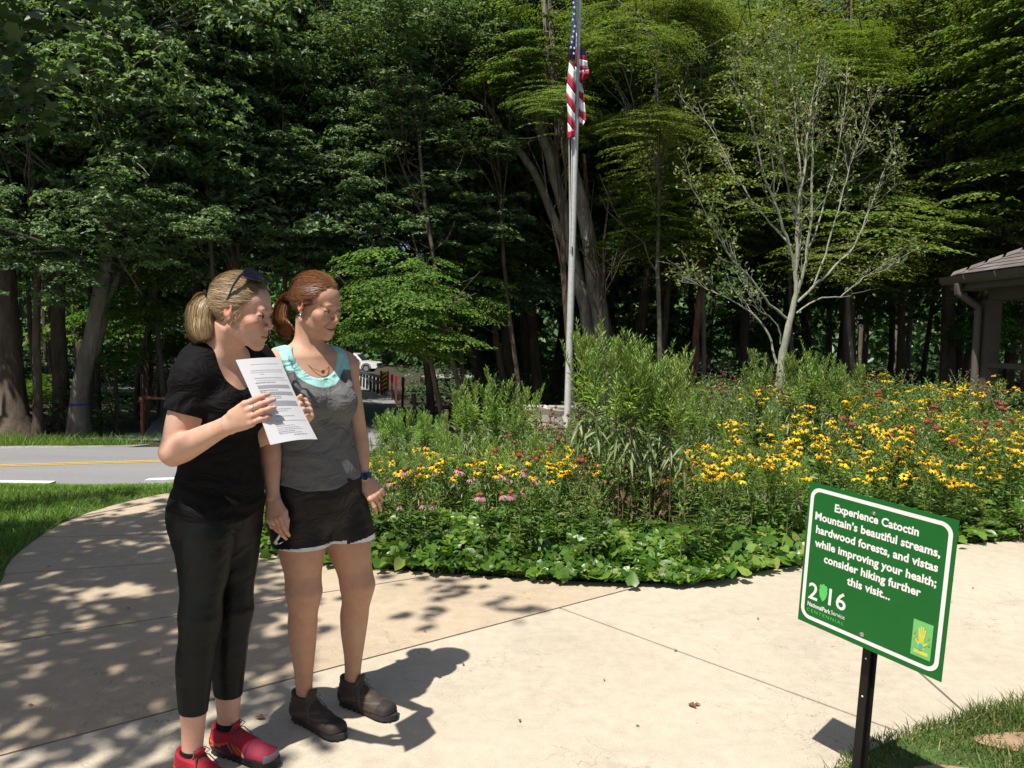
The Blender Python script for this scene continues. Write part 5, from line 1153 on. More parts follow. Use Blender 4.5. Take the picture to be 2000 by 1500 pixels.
def shade_tree():
    rs = np.random.RandomState(31); root = empty('shade_tree', (-6.8, .6, 0)); O = np.array([-6.8, .6, 0]); tag(root, 'leafy shade tree whose dark twigs hang into the top left corner', 'tree')
    zones = [([(-300, 1040), (0, 1035), (120, 1020), (340, 1000), (350, 1040), (360, 1110), (0, 1150), (-900, 1250)], 80.0), ([(-900, 1250), (0, 1150), (350, 1105), (520, 1095), (560, 1290), (340, 1380), (0, 1478), (-900, 1700)], 62.0),
             ([(350, 1380), (560, 1290), (620, 1400), (560, 1500), (0, 1700), (-400, 1650), (0, 1490)], 26.0), ([(735, 1190), (900, 1178), (1010, 1158), (1020, 1190), (900, 1205), (740, 1215)], 18.0), ([(735, 1105), (830, 1118), (1060, 1148), (900, 1165), (735, 1135)], 14.0),
             ([(860, 1322), (1010, 1330), (1060, 1362), (1000, 1372), (880, 1345)], 13.0), ([(700, 1440), (820, 1430), (925, 1452), (860, 1478), (760, 1500), (640, 1560)], 10.0), ([(-300, 975), (0, 985), (120, 975), (260, 955), (280, 965), (150, 990), (0, 1008), (-300, 1015)], 30.0), ([(-900, 1010), (0, 1030), (40, 1080), (0, 1150), (-900, 1200)], 40.0), ([(520, 1095), (600, 1110), (640, 1220), (600, 1290), (560, 1290)], 12.0)]
    Cs = []
    lit = [tuple(g(*p)[:2]) for p in ((600, 1250), (760, 1215), (905, 1255), (890, 1400), (620, 1440))]
    lit2 = [tuple(g(*p)[:2]) for p in ((120, 1150), (300, 1140), (300, 1165), (100, 1180))]
    kx, ky = math.sin(SUN_AZ)/math.tan(SUN_EL), math.cos(SUN_AZ)/math.tan(SUN_EL)
    for poly, dens in zones:
        W = np.array([g(*p)[:2] for p in poly]); x0, y0 = W.min(0); x1, y1 = W.max(0); area = .5*abs(np.sum(W[:, 0]*np.roll(W[:, 1], -1)-W[:, 1]*np.roll(W[:, 0], -1))); n = int(dens*min(area, 60)*1.0); c = 0; tr = 0
        while c < n and tr < 40*n:
            tr += 1; p = np.array([x0+(x1-x0)*rs.rand(), y0+(y1-y0)*rs.rand()])
            if not inside(W, p[:1], p[1:])[0]: continue
            if p[0] < -12: continue
            Cs.append((p, 4.8+2.6*rs.rand())); c += 1
    C_ = []; U_ = []; ctr = []
    for p, z in Cs:
        c = np.array([p[0]-kx*z, p[1]-ky*z, z]); ctr.append(c); k = 10; q = rs.normal(size=(k, 3))*[.13, .13, .06]; C_.append(c+q); U_.append(np.repeat(unit(np.array([[.1, .1, 1.]])+.2*rs.normal(size=(1, 3))), k, 0))
    C_ = np.concatenate(C_); n = len(C_); sh_ = C_[:, :2]+np.array([kx, ky])*C_[:, 2:3]
    k = ~inside(lit, sh_[:, 0], sh_[:, 1]) & ~(inside(lit2, sh_[:, 0], sh_[:, 1]) & (rs.rand(n) < .85)); C_ = C_[k]; n = len(C_)
    # the low twigs in view at the top left
    low = []; lows = [((-60, 20), (150, 60), 5.0), ((-40, 60), (120, 180), 4.7), ((-60, 110), (95, 250), 5.2), ((-80, -30), (250, 20), 5.4), ((-60, 190), (60, 215), 4.9)]
    tw = MB()
    for (a, c, Yd) in lows:
        A0, A1 = at(*a, Yd), at(*c, Yd+.3); T = wob(A0, A1, 7, .12, rs); tw.tube(T-O, np.linspace(.012, .003, 7), 5, cap=False)
        for _ in range(60):
            f = rs.rand()*6; i = int(f); q = T[i]*(1-f+i)+T[min(i+1, 6)]*(f-i); low.append(q+rs.normal(size=3)*[.09, .12, .07])
    low = np.array(low); up_ = np.repeat(low[rs.permutation(len(low))[:240]], 6, 0); up_ = up_+np.array(sun_dir)*(2.2+1.6*rs.rand(len(up_), 1))+rs.normal(size=up_.shape)*.14; C_ = np.concatenate([C_, low, up_]); n = len(C_)
    A = unit(rs.normal(size=(n, 3))*[1, 1, .35]-[0, 0, .25]); N = unit(np.array([[-.15, -.3, 1.]])+.45*rs.normal(size=(n, 3))); r = (.042+.022*rs.rand(n))
    S = unit(np.cross(N, A)); prof = [(-.9, 0), (-.5, .75), (.05, .55), (.35, .95), (.6, .35), (1.25, 0), (.6, -.35), (.35, -.95), (.05, -.55), (-.5, -.75)]
    V = np.stack([C_]+[C_+r[:, None]*(A*a+S*b_-N*.12*abs(b_)) for a, b_ in prof], 1).reshape(-1, 3)-O; i = np.arange(n)[:, None]*11
    F = np.concatenate([i+[0, q+1, (q+1) % 10+1] for q in range(10)], 0); link('crown', npmesh('crown', V, F), M_maple, root)
    b = MB(); b.tube([(0, 0, -.2), (.1, .05, 1.5), (.35, .0, 3.5), (.9, .1, 5.2), (1.7, .3, 7.5)], [.34, .27, .23, .18, .06], 14); b.obj('trunk', M_bark, root, True)
    ctr = np.array(ctr); sel = ctr[rs.permutation(len(ctr))[:90]]
    for e in sel:
        e = e-O; s = np.array([.5+.12*e[2]*.5, .1, 3.0+.35*(e[2]-3)]); m_ = s*.5+e*.5+[0, 0, .4]; P = np.concatenate([wob(s, m_, 4, .1, rs), wob(m_, e, 4, .1, rs)[1:]]); tw.tube(P, np.linspace(.035, .004, 7), 5, cap=False)
    for (a, c, Yd) in lows: tw.tube(wob((.6, .1, 3.2), at(*a, Yd)-O, 6, .15, rs), np.linspace(.03, .012, 6), 5, cap=False)
    tag(tw.obj('branches', M_bark, root), kind='stuff')
shade_tree()

def litter():
    rs = np.random.RandomState(8); M_l = leafmat('fallen_leaf_brown', [(0, (.10, .055, .025)), (1, (.24, .15, .07))], .1, .8, .2)
    spots = [(1352, 1381, .03), (1362, 1379, .02), (507, 1405, .03), (1245, 1420, .012), (1320, 1273, .016), (830, 1235, .014), (95, 1108, .012), (905, 1300, .014), (1480, 1210, .014), (1180, 1330, .012), (250, 1190, .018), (700, 1262, .013), (1900, 1150, .014), (1015, 1410, .016), (60, 1380, .016)]
    for px, py, r in spots:
        p = g(px, py); a = rs.rand()*6; A = np.array([[math.cos(a), math.sin(a), .15]]); N = unit(np.array([[.2*rs.normal(), .2*rs.normal(), 1.]])); V, F = leaves(np.array([[0, 0, .004+r*.1]]), A, N, [r*1.6], [r*.8], .35)
        o = link('fallen_leaf', npmesh('fallen_leaf', V, F), M_l); o.location = (p[0], p[1], .001); tag(o, 'tiny dry brown leaf lying on the pale concrete', 'leaf', 'fallen leaves on the path')
litter()
# ================================================================== PEOPLE: signed distance fields turned into one surface
class Field:
    def __init__(s, lo, hi, h, D=None):
        s.lo = np.array(lo, np.float32); s.h = h
        if D is None:
            n = np.ceil((np.array(hi)-s.lo)/h).astype(int)+1; s.D = np.full(n, .06, np.float32)
        else: s.D = D
        s.n = np.array(s.D.shape)
    def crop(s, lo, hi):
        a = np.clip(np.floor((np.array(lo)-s.lo)/s.h).astype(int), 0, s.n-2); b = np.clip(np.ceil((np.array(hi)-s.lo)/s.h).astype(int)+1, a+2, s.n)
        return Field(s.lo+a*s.h, None, s.h, s.D[a[0]:b[0], a[1]:b[1], a[2]:b[2]].copy())
    def box(s, lo, hi):
        a = np.clip(np.floor((np.array(lo)-s.lo)/s.h).astype(int), 0, s.n); b = np.clip(np.ceil((np.array(hi)-s.lo)/s.h).astype(int)+1, 0, s.n)
        if (b <= a).any(): return None
        ax = [(s.lo[i]+s.h*np.arange(a[i], b[i])).astype(np.float32) for i in range(3)]
        return tuple(slice(a[i], b[i]) for i in range(3)), ax[0][:, None, None], ax[1][None, :, None], ax[2][None, None, :]
    def _ap(s, lo, hi, m, fn, k, mode):
        q = s.box(np.array(lo)-m, np.array(hi)+m)
        if q is None: return
        sl, X, Y, Z = q; d = fn(X, Y, Z); A = s.D[sl]
        if mode == 'add':
            if k > 0: t = np.clip(.5+.5*(A-d)/k, 0, 1); s.D[sl] = A*(1-t)+d*t-k*t*(1-t)
            else: s.D[sl] = np.minimum(A, d)
        else:
            d = -d
            if k > 0: t = np.clip(.5-.5*(A-d)/k, 0, 1); s.D[sl] = A*(1-t)+d*t+k*t*(1-t)
            else: s.D[sl] = np.maximum(A, d)
    def ell(s, c, r, R=None, k=.01, mode='add'):
        c = np.array(c, np.float32); r = np.array(r if hasattr(r, '__len__') else (r,)*3, np.float32); Rm = np.eye(3) if R is None else np.array(R)
        def fn(X, Y, Z):
            x, y, z = X-c[0], Y-c[1], Z-c[2]; q = [Rm[0, i]*x+Rm[1, i]*y+Rm[2, i]*z for i in range(3)]
            e = np.sqrt(sum((q[i]/r[i])**2 for i in range(3)))+1e-6; p = np.sqrt(x*x+y*y+z*z)+1e-6
            return (p*(1-1/e)).astype(np.float32)
        m = r.max(); s._ap(c-m, c+m, k+.012, fn, k, mode)
    def cap(s, a, b, ra, rb, k=.01, mode='add'):
        a, b = np.array(a, np.float32), np.array(b, np.float32); d = b-a; L2 = float(d@d)+1e-12
        def fn(X, Y, Z):
            x, y, z = X-a[0], Y-a[1], Z-a[2]; t = np.clip((x*d[0]+y*d[1]+z*d[2])/L2, 0, 1)
            return np.sqrt((x-d[0]*t)**2+(y-d[1]*t)**2+(z-d[2]*t)**2)-(ra+(rb-ra)*t)
        m = max(ra, rb); s._ap(np.minimum(a, b)-m, np.maximum(a, b)+m, k+.012, fn, k, mode)
    def chain(s, pts, rad, k=.008, mode='add'):
        for i in range(len(pts)-1): s.cap(pts[i], pts[i+1], rad[i], rad[i+1], k, mode)
    def bone(s, a, b, u, prof, k=.02, cap_=(.5, .5), mode='add'):
        """elliptic loft from a to b; u = direction of the first half-width; prof rows (t, ru, rv, ou, ov)"""
        a, b, u = [np.array(q, float) for q in (a, b, u)]; w_ = b-a; L = np.linalg.norm(w_); w_ /= L; u = u-w_*(u@w_); u /= np.linalg.norm(u); v = np.cross(w_, u)
        pr = np.array([list(q)+[0]*(5-len(q)) for q in prof], float); T = np.linspace(0, 1, 65)
        tab = []
        for i in range(1, 5):
            f = np.interp(T, pr[:, 0], pr[:, i]); f2 = np.convolve(np.pad(f, 3, 'edge'), np.ones(7)/7, 'valid'); tab.append(f2)
        def fn(X, Y, Z):
            x, y, z = X-a[0], Y-a[1], Z-a[2]; sx = x*w_[0]+y*w_[1]+z*w_[2]; t = np.clip(sx/L, 0, 1); h = np.maximum(-sx, sx-L); ti = t*64
            ru, rv, ou, ov = [np.interp(ti, np.arange(65), q).astype(np.float32) for q in tab]
            pu = x*u[0]+y*u[1]+z*u[2]-ou; pv = x*v[0]+y*v[1]+z*v[2]-ov; hh = np.maximum(h, 0)
            cr = np.minimum(ru, rv)*np.where(sx < L*.5, cap_[0], cap_[1]); e = np.sqrt((pu/ru)**2+(pv/rv)**2+(hh/cr)**2)+1e-6; p = np.sqrt(pu**2+pv**2+hh**2)+1e-6
            return (p*(1-1/e)).astype(np.float32)
        m = max(pr[:, 1].max()+abs(pr[:, 3]).max(), pr[:, 2].max()+abs(pr[:, 4]).max()); s._ap(np.minimum(a, b)-m, np.maximum(a, b)+m, k+.012, fn, k, mode)
    def cut(s, fn, k=.0):
        """keep where fn(X,Y,Z) < 0"""
        X = (s.lo[0]+s.h*np.arange(s.n[0]))[:, None, None].astype(np.float32); Y = (s.lo[1]+s.h*np.arange(s.n[1]))[None, :, None].astype(np.float32); Z = (s.lo[2]+s.h*np.arange(s.n[2]))[None, None, :].astype(np.float32)
        d = fn(X, Y, Z); d = np.broadcast_to(d, s.D.shape)
        if k > 0: t = np.clip(.5-.5*(s.D-d)/k, 0, 1); s.D = (s.D*(1-t)+d*t+k*t*(1-t)).astype(np.float32)
        else: s.D = np.maximum(s.D, d).astype(np.float32)
    def displace(s, fn, band=.02):
        i = np.nonzero(np.abs(s.D) < band); P = s.lo+s.h*np.stack(i, -1); s.D[i] += fn(P).astype(np.float32)
    def mesh(s):
        """surface nets"""
        D = s.D; S = D < 0; n = s.n
        c = [(i, j, k) for i in (0, 1) for j in (0, 1) for k in (0, 1)]
        cnt = sum(S[i:n[0]-1+i, j:n[1]-1+j, k:n[2]-1+k].astype(np.int8) for i, j, k in c); act = (cnt > 0) & (cnt < 8); I = np.stack(np.nonzero(act), -1); idx = np.full(act.shape, -1, np.int32); idx[act] = np.arange(len(I))
        P = np.zeros((len(I), 3), np.float32); C_ = np.zeros(len(I), np.float32)
        val = {q: D[I[:, 0]+q[0], I[:, 1]+q[1], I[:, 2]+q[2]] for q in c}
        for q in c:
            for ax in range(3):
                if q[ax] == 0:
                    r = list(q); r[ax] = 1; r = tuple(r); a, b = val[q], val[r]; x = (a < 0) != (b < 0); t = np.where(x, a/np.where(x, a-b, 1), 0); e = np.array(q, np.float32)[None]+0*t[:, None]; e[:, ax] += t; P[x] += e[x]; C_ += x
        V = s.lo+s.h*(I+P/C_[:, None]); F = []
        for ax in range(3):
            sl0 = [slice(1, n[i]-1) for i in range(3)]; sl1 = list(sl0); sl0[ax] = slice(0, n[ax]-1); sl1[ax] = slice(1, n[ax]); x = S[tuple(sl0)] != S[tuple(sl1)]; J = np.stack(np.nonzero(x), -1); off = np.array([1, 1, 1]); off[ax] = 0; J = J+off; neg = S[J[:, 0], J[:, 1], J[:, 2]]
            b_, c_ = (ax+1) % 3, (ax+2) % 3; ub = np.zeros(3, int); ub[b_] = 1; uc = np.zeros(3, int); uc[c_] = 1
            q = [J-ub-uc, J-uc, J, J-ub]; f = np.stack([idx[p[:, 0], p[:, 1], p[:, 2]] for p in q], 1); f[~neg] = f[~neg][:, ::-1]; F.append(f)
        return V, np.concatenate(F)
def smin(a, b, k):
    t = np.clip(.5+.5*(b-a)/k, 0, 1); return b*(1-t)+a*t-k*t*(1-t)
def nrm(v): v = np.array(v, float); return v/np.linalg.norm(v)
def rot(v, ax, a):
    ax = nrm(ax); v = np.array(v, float); return v*math.cos(a)+np.cross(ax, v)*math.sin(a)+ax*(ax@v)*(1-math.cos(a))
def hand(F, wrist, d, n, right, curls, thumb, s=1.0, spread=.06, k=.006):
    """d along the palm, n out of the back of the hand. Returns finger chains."""
    d = nrm(d); n = np.array(n, float); n = nrm(n-d*(n@d)); w_ = np.cross(d, -n) if right else np.cross(-n, d)      # w_: thumb side
    w_ = nrm(w_); wr = np.array(wrist, float); kn = wr+d*.083*s
    F.bone(wr-d*.006, kn-d*.004*s, w_, [(0, .027*s, .019*s), (.3, .033*s, .0165*s), (.7, .039*s, .0145*s), (1, .040*s, .012*s)], .012, (.5, .8))
    out = []
    for i, (o, L) in enumerate(((.0285, .072), (.0095, .080), (-.0098, .074), (-.0275, .058))):
        b = kn+w_*o*s-d*(.002+.006*(i == 3)-.002*(i == 1))*s; dr = nrm(d+w_*spread*(1.5-i)); P = [b-dr*.012*s, b]; c = curls[i]
        for j, f in enumerate((.48, .29, .23)):
            dr = rot(dr, np.cross(dr, n), -R_(c[j])) if True else dr
            P.append(P[-1]+dr*L*f*s)
        r = [q*s*(.93 if i == 3 else 1) for q in (.0092, .0094, .0083, .0076, .0064)]; F.chain(P, r, k*.7)
        F.ell(P[1]+n*.003*s, (.0085*s,)*3, None, .008); out.append(P)
    tb = wr+d*.022*s+w_*.020*s; P = [tb]; dr = None
    for (a, b, c), L in zip(thumb, (.042, .032, .026)): dr = nrm(d*a+w_*b-n*c); P.append(P[-1]+dr*L*s)
    F.chain(P, [.0145*s, .0115*s, .0100*s, .0078*s], .009); out.append(P); return out, (d, n, w_)
def head_prims(F, c, Rm, s, smile=0.0):
    """Rm columns: her left, forward, up"""
    c = np.array(c, float); T = lambda p: c+Rm@(np.array(p, float)*s); k = s
    F.ell(T((0, -.014, .036)), np.array((.0725, .092, .081))*k, Rm, .02); F.ell(T((0, .022, -.028)), np.array((.0585, .064, .082))*k, Rm, .025)
    F.ell(T((0, .038, .043)), np.array((.056, .045, .044))*k, Rm, .02)
    for sg in (-1, 1):
        F.cap(T((sg*.053, -.004, -.055)), T((sg*.013, .064, -.101)), .013*k, .013*k, .022); F.ell(T((sg*.040, .056, -.026-.0+.004*smile)), np.array((.021, .021, .017+.002*smile))*k, Rm, .018)
    F.ell(T((0, .070, -.101)), np.array((.019, .017, .016))*k, Rm, .018); F.ell(T((0, .072, -.062)), np.array((.029, .022, .028))*k, Rm, .02)
    F.cap(T((-.032, .0800, .0160)), T((.032, .0800, .0160)), .0085*k, .0085*k, .016)
    F.chain([T((0, .083, .010)), T((0, .0935, -.014)), T((0, .1055, -.0325))], [.0060*k, .0056*k, .0070*k], .010)
    for sg in (-1, 1): F.ell(T((sg*.0105, .0975, -.037)), np.array((.0066, .0088, .0060))*k, Rm, .005)
    F.ell(T((0, .099, -.038)), np.array((.005, .008, .0045))*k, Rm, .005)
    for sg in (-1, 1):
        F.ell(T((sg*.031, .095, -.001)), np.array((.0180, .0155, .0115))*k, Rm, .012, 'sub'); F.ell(T((sg*.031, .0748, -.002)), (.0136*k,)*3, None, .004)
        F.ell(T((sg*.031, .0915, -.0040)), np.array((.0120, .0145, .0031-.0006*smile))*k, Rm, .0012, 'sub'); F.cap(T((sg*.019, .082, .0035)), T((sg*.044, .078, .0030)), .0022*k, .0022*k, .004)
        F.ell(T((sg*.0060, .1015, -.0425)), np.array((.0034, .0048, .0028))*k, Rm, .002, 'sub')
    w_ = .0205+.0100*smile; up = .0070*smile; m0 = -.0675
    F.chain([T((-w_, .0805, m0+up)), T((-.009, .0885, m0+.0045+.001*smile)), T((0, .0893, m0+.0035+.001*smile)), T((.009, .0885, m0+.0045+.001*smile)), T((w_, .0805, m0+up))], [.0024*k, .0046*k, .0044*k, .0046*k, .0024*k], .006)
    F.chain([T((-w_, .0795, m0-.001+up)), T((-.009, .0865, m0-.0065-.0045*smile)), T((.009, .0865, m0-.0065-.0045*smile)), T((w_, .0795, m0-.001+up))], [.0024*k, .0054*k, .0054*k, .0024*k], .006)
    if smile:
        for q in np.linspace(-1, 1, 9): F.ell(T((q*w_*.78, .0895-.004*q*q, m0-.0020+up*.8*q*q)), np.array((.0050, .0105, .0042*(1-.45*q*q)))*k, Rm, .001, 'sub')
        for sg in (-1, 1): F.cap(T((sg*.017, .085, -.043)), T((sg*(w_+.006), .076, -.062)), .0022*k, .0022*k, .009, 'sub'); F.ell(T((sg*.036, .064, -.040)), np.array((.017, .016, .014))*k, Rm, .014)
    else: F.chain([T((-w_*.9, .0865, m0+.001)), T((0, .0965, m0-.0012)), T((w_*.9, .0865, m0+.001))], [.0016*k, .0034*k, .0016*k], .0015, 'sub')
    for sg in (-1, 1):
        Re = Rm@np.array(Matrix.Rotation(sg*-.35, 3, 'Z') @ Matrix.Rotation(-.15, 3, 'X'))
        F.ell(T((sg*.0755, -.013, .000)), np.array((.0075, .0175, .0265))*k, Re, .006); F.ell(T((sg*.0845, -.010, .003)), np.array((.0065, .0105, .0175))*k, Re, .004, 'sub'); F.ell(T((sg*.0745, -.005, -.026)), np.array((.005, .008, .009))*k, Re, .005)
        F.ell(T((sg*.0765, .0015, -.006)), np.array((.0035, .004, .006))*k, Re, .003)
    return T
def face_colour(V, c, Rm, s, base, smile=0.0, brow=(.20, .12, .07), lip=(.50, .17, .14)):
    """skin colour: lips, brows, lashes, flush, and shade painted into sockets, mouth and nostrils"""
    L = ((V-c)@Rm)/s; x, y, z = np.abs(L[:, 0]), L[:, 1], L[:, 2]; n = len(V); C_ = np.tile(np.array(base, np.float32), (n, 1)); hd = (np.abs(L) < .13).all(1)
    def mix(w_, col): 
        w_ = np.where(hd, w_, 0)[:, None]; C_[:] = C_*(1-w_)+np.array(col)*w_
    gs = lambda a, b: np.exp(-(a/b)**2)
    red = np.array(base)*[1.05, .70, .66]
    mix(.55*gs(x-.042, .018)*gs(z+.028, .016)*(y > .03), red); mix(.6*gs(x, .014)*gs(z+.035, .012)*(y > .09), red); mix(.7*(x > .0735)*(y > -.04)*(y < .02)*gs(z, .04), red)
    w_ = .0205+.0100*smile; up = .0070*smile*(x/w_)**2; zc = -.0690-.0015*smile+up; hh = (.0082+.0026*smile)*np.sqrt(np.clip(1-(x/(w_+.002))**2, 0, 1)); mix(np.clip((hh-np.abs(z-zc))/.0015, 0, 1)*(y > .074)*.8, lip); mix((np.abs(z+.0675-up) < .0028*(1+.6*smile))*(x < w_*.9)*(y < .0862)*(y > .06)*.85, (.10, .02, .02))  # lip colour, then dark shade painted into the mouth gap
    zb = .0195-.22*(x-.028)**2/.02+.001; mix(np.clip(1.2*gs(z-zb, .0028), 0, 1)*(x > .012)*(x < .050)*(y > .05)*.75, brow)
    ex = np.clip(1-((x-.031)/.0150)**2, 0, 1); lid = -.0040+.0040*np.sqrt(ex)
    mix(.9*(np.abs(z-lid) < .0021)*(ex > .02)*(y > .075), (.02, .01, .008)); mix(.5*gs(x-.031, .016)*gs(z-.002, .010)*(y > .06), red*.5)  # heavy lash line and darkened socket paint in the shade around the eyes
    # nostrils, the shade of the recess painted in
    mix(.8*gs(x-.006, .003)*gs(z+.0425, .003)*(y > .09)*(z < -.040), (.12, .03, .02))
    return C_
def skinmat(name, sub=.012):
    m, t, b = nmat(name); a = ND(t, 'ShaderNodeVertexColor', layer_name='col'); ge = ND(t, 'ShaderNodeNewGeometry')
    n = noise(t, 28, 5, .65, vec=ge.outputs['Position']); n2 = noise(t, 700, 2, .5, vec=ge.outputs['Position']); n3 = noise(t, 9, 3, .5, vec=ge.outputs['Position'])
    c = mixc(t, 1.0, a.outputs['Color'], ramp(t, n.outputs['Fac'], [(.3, (.93, .86, .84)), (.7, (1.06, 1.08, 1.08))]).outputs[0], 'MULTIPLY')
    c = mixc(t, .6, c, ramp(t, n3.outputs['Fac'], [(.35, (1.05, .92, .88)), (.65, (.97, 1.02, 1.03))]).outputs[0], 'MULTIPLY')
    t.links.new(c, b.inputs['Base Color']); b.inputs['Roughness'].default_value = .56; b.inputs['Specular IOR Level'].default_value = .34
    b.inputs['Subsurface Weight'].default_value = .22; b.inputs['Subsurface Radius'].default_value = (1, .35, .2); b.inputs['Subsurface Scale'].default_value = sub
    vs = ND(t, 'ShaderNodeTexVoronoi'); vs.inputs['Scale'].default_value = 210; t.links.new(ge.outputs['Position'], vs.inputs['Vector']); fr = ramp(t, vs.outputs['Distance'], [(.12, .45), (.22, 0)]); fm = ramp(t, noise(t, 14, 3, .6, vec=ge.outputs['Position']).outputs['Fac'], [(.5, 0), (.62, 1)])
    fx = ND(t, 'ShaderNodeMath', operation='MULTIPLY'); t.links.new(fr.outputs[0], fx.inputs[0]); t.links.new(fm.outputs[0], fx.inputs[1]); c = mixc(t, fx.outputs[0], c, (.30, .14, .08)); t.links.new(c, b.inputs['Base Color'])
    bump(t, b, n2.outputs['Fac'], .2, .0008); return m
def clothmat(name, col, rough=.8, weave=1400, var=.12, sheen=.0, bs=.25, heather=0.0, spec=.3, fold=.85):
    m, t, b = nmat(name); ge = ND(t, 'ShaderNodeNewGeometry'); P = ge.outputs['Position']; n = noise(t, 12, 4, .6, vec=P); n2 = noise(t, weave, 2, .6, vec=P); n4 = noise(t, 90, 4, .7, vec=P, stretch=(1, 1, 6))
    c = ramp(t, n.outputs['Fac'], [(.3, tuple(q*(1-var) for q in col)), (.7, tuple(min(1, q*(1+var)) for q in col))]).outputs[0]
    if heather: c = mixc(t, heather, c, ramp(t, n4.outputs['Fac'], [(.35, (.55, .55, .55)), (.65, (1.4, 1.4, 1.4))]).outputs[0], 'MULTIPLY')
    t.links.new(c, b.inputs['Base Color']); b.inputs['Roughness'].default_value = rough; b.inputs['Specular IOR Level'].default_value = spec; b.inputs['Sheen Weight'].default_value = sheen; b.inputs['Sheen Roughness'].default_value = .4
    nf = noise(t, 8.5, 3, .55, vec=P, stretch=(1, 1, 1.5), dist=1.2); b1 = bump(t, b, nf.outputs['Fac'], fold, .03); b2 = bump(t, b, n2.outputs['Fac'], bs, .0008); t.links.new(b1.outputs[0], b2.inputs['Normal']); return m
def hairmat(name, c0, c1, c2):
    m, t, b = nmat(name); ge = ND(t, 'ShaderNodeNewGeometry'); r = ramp(t, ge.outputs['Random Per Island'], [(0, c0), (.5, c1), (1, c2)])
    t.links.new(r.outputs[0], b.inputs['Base Color']); b.inputs['Roughness'].default_value = .42; b.inputs['Specular IOR Level'].default_value = .5; b.inputs['Anisotropic'].default_value = .5
    tr = ND(t, 'ShaderNodeBsdfTranslucent'); t.links.new(r.outputs[0], tr.inputs[0]); mx = ND(t, 'ShaderNodeMixShader'); mx.inputs[0].default_value = .2
    t.links.new(b.outputs[0], mx.inputs[1]); t.links.new(tr.outputs[0], mx.inputs[2]); t.links.new(mx.outputs[0], t.nodes['Material Output'].inputs[0]); return m
def ribbons(name, S, width, mat, parent, centre=None):
    """S (n, k, 3) strands -> flat ribbons that turn their face outwards"""
    n, k, _ = S.shape; T = unit(np.gradient(S, axis=1)); out = S-(np.asarray(centre) if centre is not None else S.mean((0, 1))); B = unit(np.cross(T, out)); wd = np.asarray(width)*np.interp(np.linspace(0, 1, k), [0, .1, .85, 1], [.6, 1, 1, .25])[None, :, None]
    V = np.stack([S-B*wd/2, S+B*wd/2], 2).reshape(-1, 3); i = (np.arange(n)[:, None]*k+np.arange(k-1)[None]).ravel()[:, None]*2
    return link(name, npmesh(name, V, i+[0, 1, 3, 2], True), mat, parent)
def hair_strands(T, n, starts, tie, seed, lift=.004, K=16, R0=(.0785, .100, .0885), C0=(0, -.014, .036), s=1.0, wander=.0035, sweep=0.0):
    """strands that follow the skull from start directions to the tie"""
    rs = np.random.RandomState(seed); C0 = np.array(C0); R0 = np.array(R0); A = starts[rs.randint(len(starts), size=n)]+rs.normal(size=(n, 3))*.0035; a = unit((A-C0)/R0); tie = np.array(tie); e = unit((tie-C0)/R0+rs.normal(size=(n, 3))*.06)
    om = np.arccos(np.clip((a*e).sum(1), -1, 1))[:, None, None]; t = np.linspace(0, 1, K)[None, :, None]; Q = (np.sin((1-t)*om)*a[:, None]+np.sin(t*om)*e[:, None])/np.sin(om)
    Q = unit(Q+np.array([0, 0, sweep])*np.sin(np.pi*t)); rad = 1+lift/.09*np.sin(np.pi*np.clip(t*1.05, 0, 1))**.5+rs.normal(size=(n, 1, 1))*.012; ph = rs.rand(n, 1, 3)*6.3
    P = C0+Q*R0*(1+(rad-1)*.8)+wander*np.sin(t*(5+3*rs.rand(n, 1, 1))+ph)*np.sin(np.pi*t); P[:, -3:] = P[:, -3:]*np.array([1, .55, .15])[None, :, None]+tie*np.array([0, .45, .85])[None, :, None]
    return P
M_skin = skinmat('skin')
M_eyew = simple('eye_white', (.50, .47, .44), .15, var=.03, spec=.8); M_iris = simple('iris', (.035, .035, .03), .1, var=.2, spec=.9)
M_lace = simple('shoelace', (.10, .085, .07), .9, var=.5, nscale=300); M_sole = simple('dark_rubber_sole', (.025, .022, .02), .8, var=.3, nscale=60, bs=.4)
M_silver = simple('silver', (.75, .75, .76), .15, 1.0, var=.05); M_gem = simple('ring_stone', (.6, .72, .78), .05, .2, var=.2); M_gold = simple('gold', (.65, .42, .15), .25, 1.0, var=.1)
def eyes(T, Rm, s, root, look=(0, 0)):
    for sg in (-1, 1):
        c = Vector(T((sg*.031, .0748, -.002))); b = MB(); b.sphere(c, .0125*s, 20, 14); e = b.obj('eye', M_eyew, root, True)
        d = Vector(Rm@nrm((look[0], 1, look[1]))); b = MB(); q = c+d*.0109*s; u = d.orthogonal().normalized(); v = d.cross(u)
        for r_, m_, z in ((.0068, 0, 0), (.0036, 1, .0006)):
            P = [q+d*(.0012+z)*s+(u*math.cos(R_(a))+v*math.sin(R_(a)))*r_*s for a in range(0, 360, 24)]; b.add([tuple(p) for p in P], [tuple(range(15))], m_)
        b.obj('iris', [M_iris, M_blackm], e)
